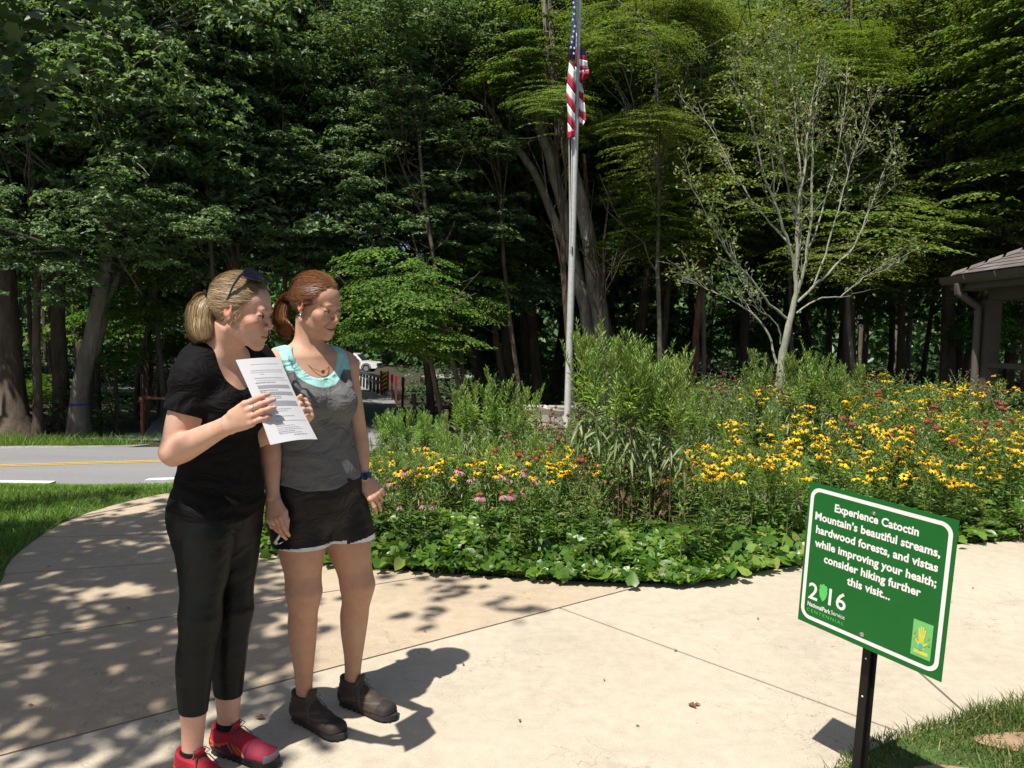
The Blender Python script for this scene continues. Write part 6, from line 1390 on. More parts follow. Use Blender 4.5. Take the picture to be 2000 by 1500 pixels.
def shoe(kind, heel, yaw, L, root, left, label=None):
    """built with the heel at the origin, toe along +x, then turned; sole, upper and laces are separate meshes"""
    F = Field((-.03, -.07, -.005), (L+.03, .07, .17), .0027); cy = .008*(1 if left else -1); hs = .116 if kind == 'hike' else .098
    F.bone((.02, 0, .045), (L-.035, 0, .036), (0, 1, 0), [(0, .031, .040), (.25, .033, .044), (.5, .038, .040, -cy*.0), (.75, .045, .032, 0), (1, .040, .026, 0)], .01, (.8, .85))
    F.bone((.040, 0, .04), (.050, 0, hs), (0, 1, 0), [(0, .034, .042), (.6, .038, .048), (1, .042, .052)], .03, (.3, .05))
    F.bone((.07, 0, .085), (L*.62, 0, .058), (0, 1, 0), [(0, .026, .022), (.5, .028, .020), (1, .030, .014)], .02, (.7, .6))
    F.ell((.052, 0, hs+.022), (.041, .034, .045), None, .006, 'sub'); F.bone((.080, 0, .085), (.101, 0, hs+.022), (0, 1, 0), [(0, .024, .007), (1, .022, .006)], .006, (.6, .8))
    F.cut(lambda X, Y, Z: .018-Z+0*X+0*Y, .003)
    def relief(P):
        x, y, z = P.T; side = np.abs(y) > .014
        if kind == 'hike': return -.0022*((x > L-.062+.25*(z-.03)) & (z < .062))-.0020*((x < .038) & (z < .072))-.0018*(z < .036)-.0016*(side & (np.abs(z-.052-.30*(x-.06)) < .006) & (x > .05) & (x < .15))-.0016*(side & (np.abs(x-.118+.35*(z-.05)) < .007))-.0016*(side & (z > .085) & (z < .094))-.0014*(side & (np.abs(x-.088+.2*(z-.05)) < .005))
        return -.0018*((x > L-.05) & (z < .05))-.0016*(z < .032)-.0015*((x < .03) & (z < .06))
    F.displace(relief, .01)
    V, Q = F.mesh()
    if kind == 'hike':
        mats = simple('brown_suede', (.052, .040, .030), .85, var=.3, nscale=90, bs=.3); C_ = np.tile((.048, .034, .024), (len(V), 1)); rl_ = ((np.abs(V[:, 1]) > .014) & (np.abs(V[:, 2]-.052-.30*(V[:, 0]-.06)) < .006)) | (np.abs(V[:, 0]-.118+.35*(V[:, 2]-.05)) < .007); C_[rl_] = (.075, .058, .042); toe = (V[:, 0] > L-.065) | ((V[:, 0] < .03) & (V[:, 2] < .06)); C_[toe] = (.024, .019, .015); C_[V[:, 2] < .034] = (.026, .022, .018)
        st = (np.abs(V[:, 2]-.05-.12*(V[:, 0]-.09)) < .003) & (np.abs(V[:, 1]) > .02); C_[st] = (.085, .07, .055)
    else:
        C_ = np.tile((.42, .012, .035), (len(V), 1)); x, y, z = V.T
        C_[z < .034] = (.028, .012, .055); side = np.abs(y) > .012
        C_[((x > .01) & (x < .105) & (z < .060) & side)] = (.07, .010, .06)
        for k, (x0, x1, z0, z1) in enumerate(((.015, .03, .075, .035), (.02, .075, .045, .060), (.085, .105, .065, .036), (.105, .14, .060, .036), (.128, .17, .058, .036), (.015, .06, .06, .05))):
            t = np.clip((x-x0)/(x1-x0), 0, 1); on = (np.abs(z-(z0+(z1-z0)*t)) < .0042) & (x > x0-.003) & (x < x1+.003) & side; C_[on] = (.62, .13, .02)
        C_[(np.abs(x-.165-.25*(z-.03)) < .0055)] = (.10, .02, .14); tm = (x > .172); C_[tm] = (.46, .05, .085); C_[tm & (z < .036)] = (.12, .03, .04); C_[(x > L-.03) & (z < .05)] = (.25, .24, .25)
        dots = ((np.hypot((x-.158), (z-.037)) < .006) & side); C_[dots] = (.75, .5, .12)
        mats = None
    m, t, b = nmat('shoe_upper'); a = ND(t, 'ShaderNodeVertexColor', layer_name='col'); ge = ND(t, 'ShaderNodeNewGeometry'); n = noise(t, 700, 3, .7, vec=ge.outputs['Position']); c = mixc(t, .5, a.outputs[0], ramp(t, n.outputs['Fac'], [(.3, (.6, .6, .6)), (.7, (1.3, 1.3, 1.3))]).outputs[0], 'MULTIPLY'); t.links.new(c, b.inputs['Base Color']); b.inputs['Roughness'].default_value = .75; bump(t, b, n.outputs['Fac'], .4, .001)
    mt = Matrix.Translation(Vector(heel)) @ Matrix.Rotation(yaw, 4, 'Z')
    up = link('shoe', npmesh('shoe', V, Q, True, col=C_), m, root); up.matrix_local = mt
    if label: up['label'] = label
    # sole outline
    xs_ = np.linspace(-.008, L+.004, 22); hw = np.interp(xs_, [-.008, 0, .02, .09, .15, L-.06, L-.025, L-.004, L+.004], [.004, .018, .032, .031, .037, .046, .041, .020, .004]); out = [(x, w_) for x, w_ in zip(xs_, hw)]+[(x, -w_) for x, w_ in zip(xs_[::-1], hw[::-1])]
    b = MB(); b.prism(out, .008, .028); n_ = 11
    for k in range(n_):
        x = .008+(L-.02)*k/(n_-1); w_ = float(np.interp(x, xs_, hw))*1.8; b.box((x, 0, .005), (.013, w_, .010))
    b.obj('sole', M_sole, up, bevel=.0015)
    b = MB(); P = []
    for k in range(6):
        x = .085+.016*k*(L/.27); z = float(np.interp(x, [.07, .1, .13, .165], [.112, .093, .079, .068])); b.tube([(x, -.019, z-.006), (x+.004, -.008, z+.004), (x+.009, .008, z+.004), (x+.013, .019, z-.005)], .0022, 5); b.tube([(x, .019, z-.006), (x+.004, .008, z+.005), (x+.009, -.008, z+.005), (x+.013, -.019, z-.005)], .0022, 5)
    for sg in (-1, 1):
        b.tube([(.088, 0, .112), (.095, sg*.02, .125), (.108, sg*.033, .112), (.10, sg*.018, .104), (.088, 0, .110)], .0018, 5); b.tube([(.09, 0, .112), (.11, sg*.025, .10), (.125, sg*.04, .075), (.13, sg*.046, .06)], .0018, 5)
    b.obj('laces', M_lace, up)
    return up
UPV = np.array([0, 0, 1.0])
# ------------------------------------------------------------------ the woman in black
def woman_black():
    a = R_(27); f = np.array([math.cos(a), -math.sin(a), 0]); l = np.array([math.sin(a), math.cos(a), 0])
    hip = at(424, 975, 2.60); hip[2] = .93; sh_ = at(428, 712, 2.56); sh_[2] = 1.40; base = np.array([hip[0], hip[1], 0])
    root = empty('person', tuple(base)); tag(root, 'blonde woman in black shirt, leggings and red shoes holding up a printed sheet', 'person')
    O = base
    c = lambda z, df=0.0, dl=0.0: np.array([np.interp(z, [hip[2], sh_[2]], [hip[0], sh_[0]]), np.interp(z, [hip[2], sh_[2]], [hip[1], sh_[1]]), z])+f*df+l*dl
    J = dict(rs=at(381, 737, 2.44), re=at(336, 886, 2.40), rw=at(449, 828, 2.245), rh=at(404, 1010, 2.52), rk=at(392, 1205, 2.47), ra=at(374, 1492, 2.44), lh=at(452, 1010, 2.68), lk=at(457, 1190, 2.63), la=at(444, 1468, 2.61))
    J['ls'] = c(1.375, .0, .165); J['le'] = at(485, 855, 2.72); J['lw'] = at(582, 822, 2.50)
    hc = at(474, 608, 2.50); s = .98; fa = R_(7); hf = nrm((math.cos(fa), -math.sin(fa), -.17)); hl = nrm(np.cross(UPV, hf)); hu = np.cross(hl, hf); hu = nrm(np.cross(hl, hf)); hu = hu if hu[2] > 0 else -hu
    Rm = np.stack([hl, hf, hu], 1); T = lambda p: hc+Rm@(np.array(p, float)*s)
    F = Field((-1.35, 2.02, .02), (-.52, 2.95, 1.76), .0032)
    def torso(F, o=0.0, k=.03):
        F.bone(c(.80), c(1.40), l, [(0, .145+o, .108+o, 0, .004), (.10, .157+o, .112+o, 0, -.004), (.2, .157+o, .108+o, 0, -.008), (.42, .124+o, .092+o, 0, -.014), (.56, .128+o, .096+o, 0, -.010), (.72, .150+o, .112+o, 0, -.008), (.88, .155+o, .102+o), (1, .120+o, .075+o, 0, .004)], k, (.8, .6))
    def sh(F, o=0.0):
        for q, sg in ((J['rs'], -1), (J['ls'], 1)): F.cap(c(1.372, -.01, sg*.06), q+[0, 0, -.004], .058+o, .056+o, .05); F.cap(c(1.43, -.012, sg*.02), q+[0, 0, .012], .036+o, .040+o, .05)
        for sg in (-1, 1): F.ell(c(1.235, .092, sg*.072), (.068+o, .062+o, .070+o), np.stack([l, f, UPV]), .04)
    rx0 = np.stack([l, f, UPV])
    def legs(F, o=0.0, k=.03, lo=0):
        for h, kn, an, sg in ((J['rh'], J['rk'], J['ra'], -1), (J['lh'], J['lk'], J['la'], 1)):
            F.bone(h+[0, 0, .03], kn, l, [(0, .092+o, .108+o), (.25, .090+o, .104+o), (.6, .072+o, .084+o), (.85, .058+o, .063+o), (1, .047+o, .051+o)], k)
            F.bone(kn, an, l, [(0, .047+o, .051+o, 0, 0), (.1, .052+o, .057+o, 0, -.004), (.3, .054+o, .063+o, 0, -.014), (.5, .0455+o, .055+o, 0, -.013), (.75, .034+o, .040+o, 0, -.004), (.92, .029+o, .036+o), (1, .030+o, .037+o)], .02)
            F.ell(kn-f*.004, (.052+o, .056+o, .075), rx0, .05)
            F.ell(h-f*.038+[0, 0, .005], (.083+o, .083+o, .098+o), np.stack([l, f, UPV]), .04)
    torso(F); sh(F); legs(F)
    F0 = Field(F.lo, None, F.h, F.D.copy())
    for an in (J['ra'], J['la']): F.bone(an+[0, 0, -.02], an+f*.035+[0, 0, -.05], l, [(0, .026, .028), (1, .020, .016)], .02)
    # neck and arms
    F.bone(c(1.36, -.01), T((0, -.030, -.055)), l, [(0, .085, .07), (.35, .058, .058), (1, .052, .056)], .035)
    for sg in (-1, 1): F.cap(c(1.39, .055, sg*.03), c(1.385, .03, sg*.14), .010, .012, .02)
    for a_, b_, w_ in ((J['rs'], J['re'], J['rw']), (J['ls'], J['le'], J['lw'])):
        n1 = nrm(np.cross(b_-a_, w_-b_)); F.bone(a_, b_, n1, [(0, .052, .054), (.25, .052, .056), (.6, .047, .052, 0, 0), (.85, .041, .044), (1, .039, .041)], .03)
        F.bone(b_, w_, n1, [(0, .039, .042), (.2, .043, .046), (.45, .038, .040), (.8, .026, .031), (1, .023, .029)], .012); F.ell(b_-nrm(w_-b_)*.012, .030, None, .02)
    J['rw2'] = J['rw']
    R1, fr1 = hand(F, J['rw'], at(505, 797, 2.20)-J['rw'], (-.10, -1, .10), True, [(24, 28, 16), (22, 30, 18), (20, 30, 18), (18, 28, 18)], [(.9, .25, .75), (1, .05, .35), (1, -.1, .1)], 1.02, .035)
    R2, fr2 = hand(F, J['lw'], at(606, 792, 2.445)-J['lw'], (.80, .55, .25), False, [(62, 62, 20), (62, 66, 20), (62, 70, 22), (62, 74, 24)], [(.9, .2, .4), (1, .05, .3), (1, 0, .2)], .98, .02)
    head_prims(F, hc, Rm, s, 0.0); 
    V, Q = F.mesh(); C_ = face_colour(V, hc, Rm, s, (.57, .36, .27), 0, brow=(.36, .24, .15))
    for P in R1+R2:
        for q in (P[1], P[2]): w_ = np.exp(-((V-q)**2).sum(1)/.010**2)[:, None]*.35; C_ = C_*(1-w_)+np.array((.60, .30, .24))*w_
    w_ = np.exp(-((V-J['re'])**2).sum(1)/.05**2)[:, None]*.35; C_ = C_*(1-w_)+np.array((.58, .30, .24))*w_
    link('body', npmesh('body', V-O, Q, True, col=C_), M_skin, root)
    eyes(lambda p: T(p)-O, Rm, s, root, (.0, -.12))
    # shirt
    S = F0.crop((-1.34, 2.05, .78), (-.60, 2.94, 1.50)); S.D -= .007
    S.bone(c(.87, -.0), c(1.12), l, [(0, .168, .124, 0, -.006), (.3, .160, .116, 0, -.008), (.7, .143, .106, 0, -.010), (1, .138, .104, 0, -.008)], .03, (.06, .5))
    S.bone(J['rs'], J['rs']+(J['re']-J['rs'])*.47, l, [(0, .062, .064), (.5, .062, .066), (1, .063, .068)], .03, (.7, .05)); S.bone(J['ls'], J['ls']+(J['le']-J['ls'])*.47, l, [(0, .060, .062), (1, .061, .064)], .03, (.7, .05))
    rx = np.stack([l, f, UPV]); S.ell(c(1.42, .105), (.078, .10, .125), rx, .012, 'sub'); S.ell(c(1.46, .0), (.082, .085, .045), rx, .012, 'sub')
    tz = lambda X, Y: 0.0
    S.cut(lambda X, Y, Z: (.886-.022*((X-c(.9)[0])*f[0]+(Y-c(.9)[1])*f[1])/.12+.004*np.sin(X*30+Y*20))-Z, .004)
    def wr(P):
        q = P-c(1.1); u = q@l; v = q@f; z = P[:, 2]; low = np.clip((1.03-z)/.10, 0, 1)
        return -.0028*low*np.sin(z*110+vnoise(P, 3, 14)*2.0+u*25)-.0015*vnoise(P*[1, 1, 1.6], 5, 22)-.0022*np.exp(-((z-1.25+.5*(v-.05))/.06)**2)*np.sin((z*.8-v*.5+u*.25)*170+vnoise(P, 6, 12)*1.5)
    S.displace(wr); V, Q = S.mesh(); ms = clothmat('black_jersey', (.0042, .0040, .0048), .8, var=.3, spec=.16)
    link('shirt', npmesh('shirt', V-O, Q, True), ms, root)
    # leggings
    S = F0.crop((-1.32, 2.25, .20), (-.66, 2.93, .95)); S.D -= .0035; S.cut(lambda X, Y, Z: Z-.935+0*X); S.bone(c(.80), c(.94), l, [(0, .148, .112, 0, .004), (.5, .161, .116, 0, -.004), (1, .161, .112, 0, -.008)], .03, (.8, .1))
    for q, sg in ((J['rh'], -1), (J['lh'], 1)): S.ell(q-f*.040+[0, 0, .005], (.087, .087, .10), rx, .04)
    zc = lambda P: 0
    mid = (J['ra']+J['la'])/2; J1 = at(370, 1402, 2.42)[2]; J2 = at(442, 1362, 2.6)[2]
    def cutl(X, Y, Z):
        side = (X-mid[0])*l[0]+(Y-mid[1])*l[1]; zz = np.where(side < 0, J1+.004, J2); return zz-Z
    S.cut(cutl, .002); S.displace(lambda P: -.0012*vnoise(P*[1, 1, 2.5], 8, 30)*np.clip((P[:, 2]-.2)*3, 0, 1))
    V, Q = S.mesh(); ml = clothmat('black_leggings', (.0026, .0042, .0050), .46, var=.4, spec=.22, bs=.1, fold=.3)
    link('leggings', npmesh('leggings', V-O, Q, True), ml, root)
    # socks and shoes
    for an, nm, zt in ((J['ra'], 'r', .112), (J['la'], 'l', .118)):
        K_ = F0.crop(an+[-.07, -.07, .04-an[2]], an+[.07, .07, zt+.02-an[2]]); K_.D -= .003; K_.cut(lambda X, Y, Z: Z-zt+0*X); K_.cut(lambda X, Y, Z: .05-Z+0*X); V, Q = K_.mesh(); link('sock', npmesh('sock', V-O, Q, True), clothmat('black_sock', (.012, .011, .012), .9), root)
    yaw = math.atan2(f[1], f[0])
    for an, lf, dy in ((J['ra'], False, -.05), (J['la'], True, .10)):
        h = an-O; h = np.array([h[0], h[1], 0])-np.array([math.cos(yaw+dy), math.sin(yaw+dy), 0])*.056
        shoe('run', tuple(h), yaw+dy, .272, root, lf)
    # rings
    for P, n_, sc in ((R1[1], fr1[1], 1), (R2[2], fr2[1], .8)):
        d = nrm(P[2]-P[1]); q = P[1]+d*.020; b = MB(); u = Vector(nrm(np.cross(d, n_))); v = Vector(nrm(np.cross(d, u))); b.tube([Vector(q-O)+(u*math.cos(R_(k))+v*math.sin(R_(k)))*.0098 for k in range(0, 361, 30)], .0011, 6, cap=False); rg = b.obj('ring', M_silver, root, True)
        b = MB(); b.sphere(Vector(q-O)+Vector(n_)*.0115, .0042*sc, 8, 5); b.obj('stone', M_gem, rg)
    # hair
    mh = hairmat('blonde_hair', (.23, .15, .075), (.42, .30, .16), (.64, .50, .31)); mc = hairmat('blonde_scalp', (.26, .17, .08), (.30, .20, .10), (.34, .22, .11))
    H = Field(hc-.17, hc+.17, .003); H.ell(T((0, -.014, .036)), np.array((.0775, .0985, .087))*s, Rm, .01); H.ell(T((0, -.045, -.015)), np.array((.046, .046, .052))*s, Rm, .02)
    def hl_(X, Y, Z):
        q = [(X-hc[0])*Rm[0, i]+(Y-hc[1])*Rm[1, i]+(Z-hc[2])*Rm[2, i] for i in range(3)]; x, y, z = q[0]/s, q[1]/s, q[2]/s+.004
        lim = np.interp(z.ravel(), [-.10, -.06, -.03, -.005, .010, .026, .046, .066, .084, .099, .13], [-.085, -.060, -.035, -.012, .006, .018, .032, .044, .054, .068, .12]).reshape(z.shape)+.0*np.abs(x)
        return np.maximum(y-lim, -.060-z)
    H.cut(hl_, .006); V, Q = H.mesh(); Lc_ = ((V-hc)@Rm)/s; V = V+(.0006*np.sin(Lc_[:, 2:3]*420+Lc_[:, 1:2]*90))*unit(V-hc)
    hair = link('hair', npmesh('hair', V-O, Q, True), mc, root)
    rs = np.random.RandomState(6); tie = np.array((0, -.094, .030))
    hl = np.array([[-x, y+.004, z-.004] for x, y, z in ((.072, -.008, -.002), (.073, .004, .010), (.070, .016, .026), (.064, .028, .046), (.054, .040, .066), (.040, .049, .084), (.022, .056, .096), (0, .059, .099), (.073, -.024, -.006), (.068, -.045, -.018), (.060, -.062, -.035), (.050, -.078, -.048), (.034, -.092, -.054), (.015, -.100, -.056))]); hl = np.concatenate([hl, hl*[-1, 1, 1]]); hl2 = np.repeat(hl, 6, 0)+rs.normal(size=(len(hl)*6, 3))*.006
    top = np.array([((rs.rand()-.5)*.09, .0+.05*rs.rand(), .11) for _ in range(40)]); st = np.concatenate([hl2, top])
    P = hair_strands(None, 8000, st, tie, 3, .006, K=12, s=s); ribbons('strands', np.einsum('ij,nkj->nki', Rm, P*s)+hc-O, .00095, mh, hair, hc-O)
    P = hair_strands(None, 30, st, tie, 5, .010, K=12, s=s, wander=.008); ribbons('flyaways', np.einsum('ij,nkj->nki', Rm, P*s)+hc-O, .0006, mh, hair, hc-O)
    # loose wisps at temple and nape
    n = 60; W = np.array([(-.070, .02, .0)])+rs.normal(size=(n, 3))*[.004, .014, .012]; t = np.linspace(0, 1, 8)[None, :, None]; Wp = W[:, None]+t*(np.array([[-.004, -.02, -.035]])+rs.normal(size=(n, 3))*.012)[:, None]+.006*np.sin(t*3.14)*rs.normal(size=(n, 1, 3)); ribbons('wisps', np.einsum('ij,nkj->nki', Rm, Wp*s)+hc-O, .0008, mh, hair, hc-O)
    # ponytail
    crs = np.array([T((0, -.098, .030)), at(399, 585, 2.50), at(392, 603, 2.49), at(390, 628, 2.48), at(393, 650, 2.47), at(399, 668, 2.46)]); crs[0] = at(408, 577, 2.50)
    tt = np.linspace(0, 5, 20); Cc = np.stack([np.interp(tt, np.arange(6), crs[:, i]) for i in range(3)], 1)
    for _ in range(3): Cc[1:-1] = (Cc[:-2]+Cc[1:-1]*2+Cc[2:])/4
    wd = np.interp(np.linspace(0, 1, 20), [0, .12, .4, .75, 1], [.011, .024, .045, .046, .030])
    Tn = unit(np.gradient(Cc, axis=0)); B1 = unit(np.cross(Tn, [0, 1, 0.])); B2 = np.cross(Tn, B1); n = 4200; a_ = rs.rand(n)*6.283; r_ = np.sqrt(rs.rand(n)); cut_ = .74+.26*rs.rand(n)**.6
    K = 18; S_ = []
    for k in range(K):
        u = k/(K-1)*cut_*19; i = np.clip(u.astype(int), 0, 18); f_ = (u-i)[:, None]; ctr = Cc[i]*(1-f_)+Cc[i+1]*f_; w2 = (wd[i]*(1-f_[:, 0])+wd[i+1]*f_[:, 0]); S_.append(ctr+(B1[i]*np.cos(a_)[:, None]+B2[i]*np.sin(a_)[:, None]*.8)*(w2*r_)[:, None])
    ribbons('ponytail', np.stack(S_, 1)-O+.0022*np.sin(np.linspace(0, 9, K))[None, :, None]*rs.normal(size=(n, 1, 3)), .0012, mh, hair, None)
    PF = Field(Cc.min(0)-.05, Cc.max(0)+.05, .004); PF.chain([q for q in Cc], [w_*.5 for w_ in wd][:17]+[.006, .004, .002], .006); V, Q = PF.mesh(); link('ponytail_core', npmesh('ponytail_core', V-O, Q, True), mc, hair)
    b = MB(); q0 = crs[0]-O; ax = nrm(Cc[1]-Cc[0]); u = nrm(np.cross(ax, [0, 1, 0])); v = np.cross(ax, u)
    b.tube([q0+(u*math.cos(R_(k))+v*math.sin(R_(k)))*.019 for k in range(0, 361, 24)], .0045, 8, cap=False); b.obj('hair_tie', clothmat('tie_black', (.012, .011, .011), .9), root, True)
    # sunglasses pushed up into the hair
    gl = empty('sunglasses', tuple(T((0, .05, .12)))); tag(gl, "dark sunglasses pushed up on the blonde woman's hair", 'sunglasses'); GO = T((0, .05, .12))
    M_len = simple('dark_lens', (.006, .006, .010), .12, var=.2, spec=.45); M_fr = simple('tortoise_frame', (.020, .012, .012), .25, var=.4, nscale=60)
    ax_u = nrm(Rm@np.array((0, .45, .9)))
    ups = nrm(Rm@np.array((0, -.80, .58)))                                   # lens plane leans back on the crown
    for sg in (-1, 1):
        cc = T((sg*.038, .036, .122)); lx = nrm(Rm@np.array((1, -.50*sg, 0))); uz = nrm(ups-lx*(ups@lx)); nn = nrm(np.cross(lx, uz)); 
        if nn@Rm[:, 1] < 0: nn = -nn
        ring = []; 
        for k in range(24):
            q = 2*math.pi*k/24; ring.append((.036*math.cos(q)*(1+.06*math.cos(2*q)), .027*math.sin(q)))
        b = MB(); V2 = [cc-GO+lx*p[0]+uz*p[1]+nn*(.006-.006*(p[0]/.03)**2) for p in ring]; V2.append(cc-GO+nn*.008); b.add(V2, [(24, k, (k+1) % 24) for k in range(24)]); b.add([v_-nn*.003 for v_ in V2], [(24, (k+1) % 24, k) for k in range(24)]); b.obj('lens', M_len, gl, True)
        b = MB(); b.tube([v_ for v_ in V2[:24]]+[V2[0]], .0022, 6, cap=False); b.obj('rim', M_fr, gl, True)
        h0 = cc-GO+lx*(sg*.037)+uz*.004; ear = T((sg*.083, -.018, .028))-GO; b = MB(); md = (h0+ear)/2+Rm@np.array((sg*.012, 0, .004)); b.tube([h0, h0*.7+md*.3+Rm@np.array((sg*.006, 0, 0)), md, ear], [.0045, .0042, .0032, .0026], 8); b.obj('temple', M_fr, gl, True)
    b = MB(); cb = [T((x, .056, .126+.003*(1-abs(x)/.008)))-GO for x in (-.008, 0, .008)]; b.tube(cb, .0025, 6); b.obj('bridge', M_fr, gl, True)
    # the sheet of paper
    TLp, TRp, BRp, BLp = at(460, 703, 2.285), at(546, 698, 2.42), at(620, 858, 2.325), at(528, 869, 2.185); nx, ny = 16, 22; V = []
    nn = nrm(np.cross(TRp-TLp, BLp-TLp)); nn = nn if nn[1] < 0 else -nn
    def pp(u, v, o=0.0): return TLp*(1-u)*(1-v)+TRp*u*(1-v)+BRp*u*v+BLp*(1-u)*v+nn*(.010*math.sin(3.14*u)*(.4+.8*v)-.006*math.sin(3.14*v)*(u-.5)*2+o)
    pr = empty('paper_sheet', tuple(TLp)); tag(pr, 'white printed sheet with grey bars held up in front of the blonde woman', 'paper')
    V = np.array([pp(i/nx, j/ny) for j in range(ny+1) for i in range(nx+1)])-TLp; i = (np.arange(ny)[:, None]*(nx+1)+np.arange(nx)[None]).ravel(); me = npmesh('sheet', V, np.stack([i, i+1, i+nx+2, i+nx+1], 1), True)
    mp, t, b_ = nmat('white_paper'); b_.inputs['Base Color'].default_value = (.78, .79, .82, 1); b_.inputs['Roughness'].default_value = .6; tr = ND(t, 'ShaderNodeBsdfTranslucent'); tr.inputs[0].default_value = (.7, .72, .78, 1); mx = ND(t, 'ShaderNodeMixShader'); mx.inputs[0].default_value = .25; t.links.new(b_.outputs[0], mx.inputs[1]); t.links.new(tr.outputs[0], mx.inputs[2]); t.links.new(mx.outputs[0], t.nodes['Material Output'].inputs[0])
    sheet = link('sheet', me, mp, pr); M_ink = simple('print_ink', (.26, .26, .31), .7); M_bar = simple('grey_print_bar', (.30, .30, .33), .7, var=.1, nscale=300)
    def quad(b, u0, u1, v0, v1, o=.0006):
        n_ = 6; P = [tuple(pp(u0+(u1-u0)*k/n_, v0, o)-TLp) for k in range(n_+1)]+[tuple(pp(u0+(u1-u0)*k/n_, v1, o)-TLp) for k in range(n_+1)]; b.add(P, [(k, k+1, n_+2+k, n_+1+k) for k in range(n_)])
    for v0, v1 in ((.335, .375), (.42, .46), (.53, .59)): b = MB(); quad(b, .19, .93, v0, v1); b.obj('printed_bar', M_bar, pr)
    b = MB(); rr_ = np.random.RandomState(2)
    for v0, u0, u1, h in ((.075, .25, .9, .006), (.15, .2, .92, .007), (.175, .18, .92, .006), (.20, .35, .45, .006), (.245, .2, .9, .009), (.275, .22, .95, .006), (.30, .18, .62, .012), (.395, .19, .6, .010), (.41, .2, .3, .006), (.475, .19, .6, .009), (.495, .19, .6, .009), (.625, .3, .7, .008), (.65, .35, .6, .007), (.71, .3, .7, .008), (.765, .25, .95, .007), (.80, .22, .4, .010), (.82, .22, .6, .007), (.845, .22, .7, .007), (.865, .22, .75, .007), (.885, .22, .55, .009), (.905, .22, .7, .008), (.93, .5, .8, .010)):
        u = u0
        while u < u1: w_ = min(.02+.05*rr_.rand(), u1-u); quad(b, u, u+w_, v0, v0+h*.62, .0009); u += w_+.006+.006*rr_.rand()
    tag(b.obj('printed_lines', M_ink, pr), kind='stuff')
woman_black()
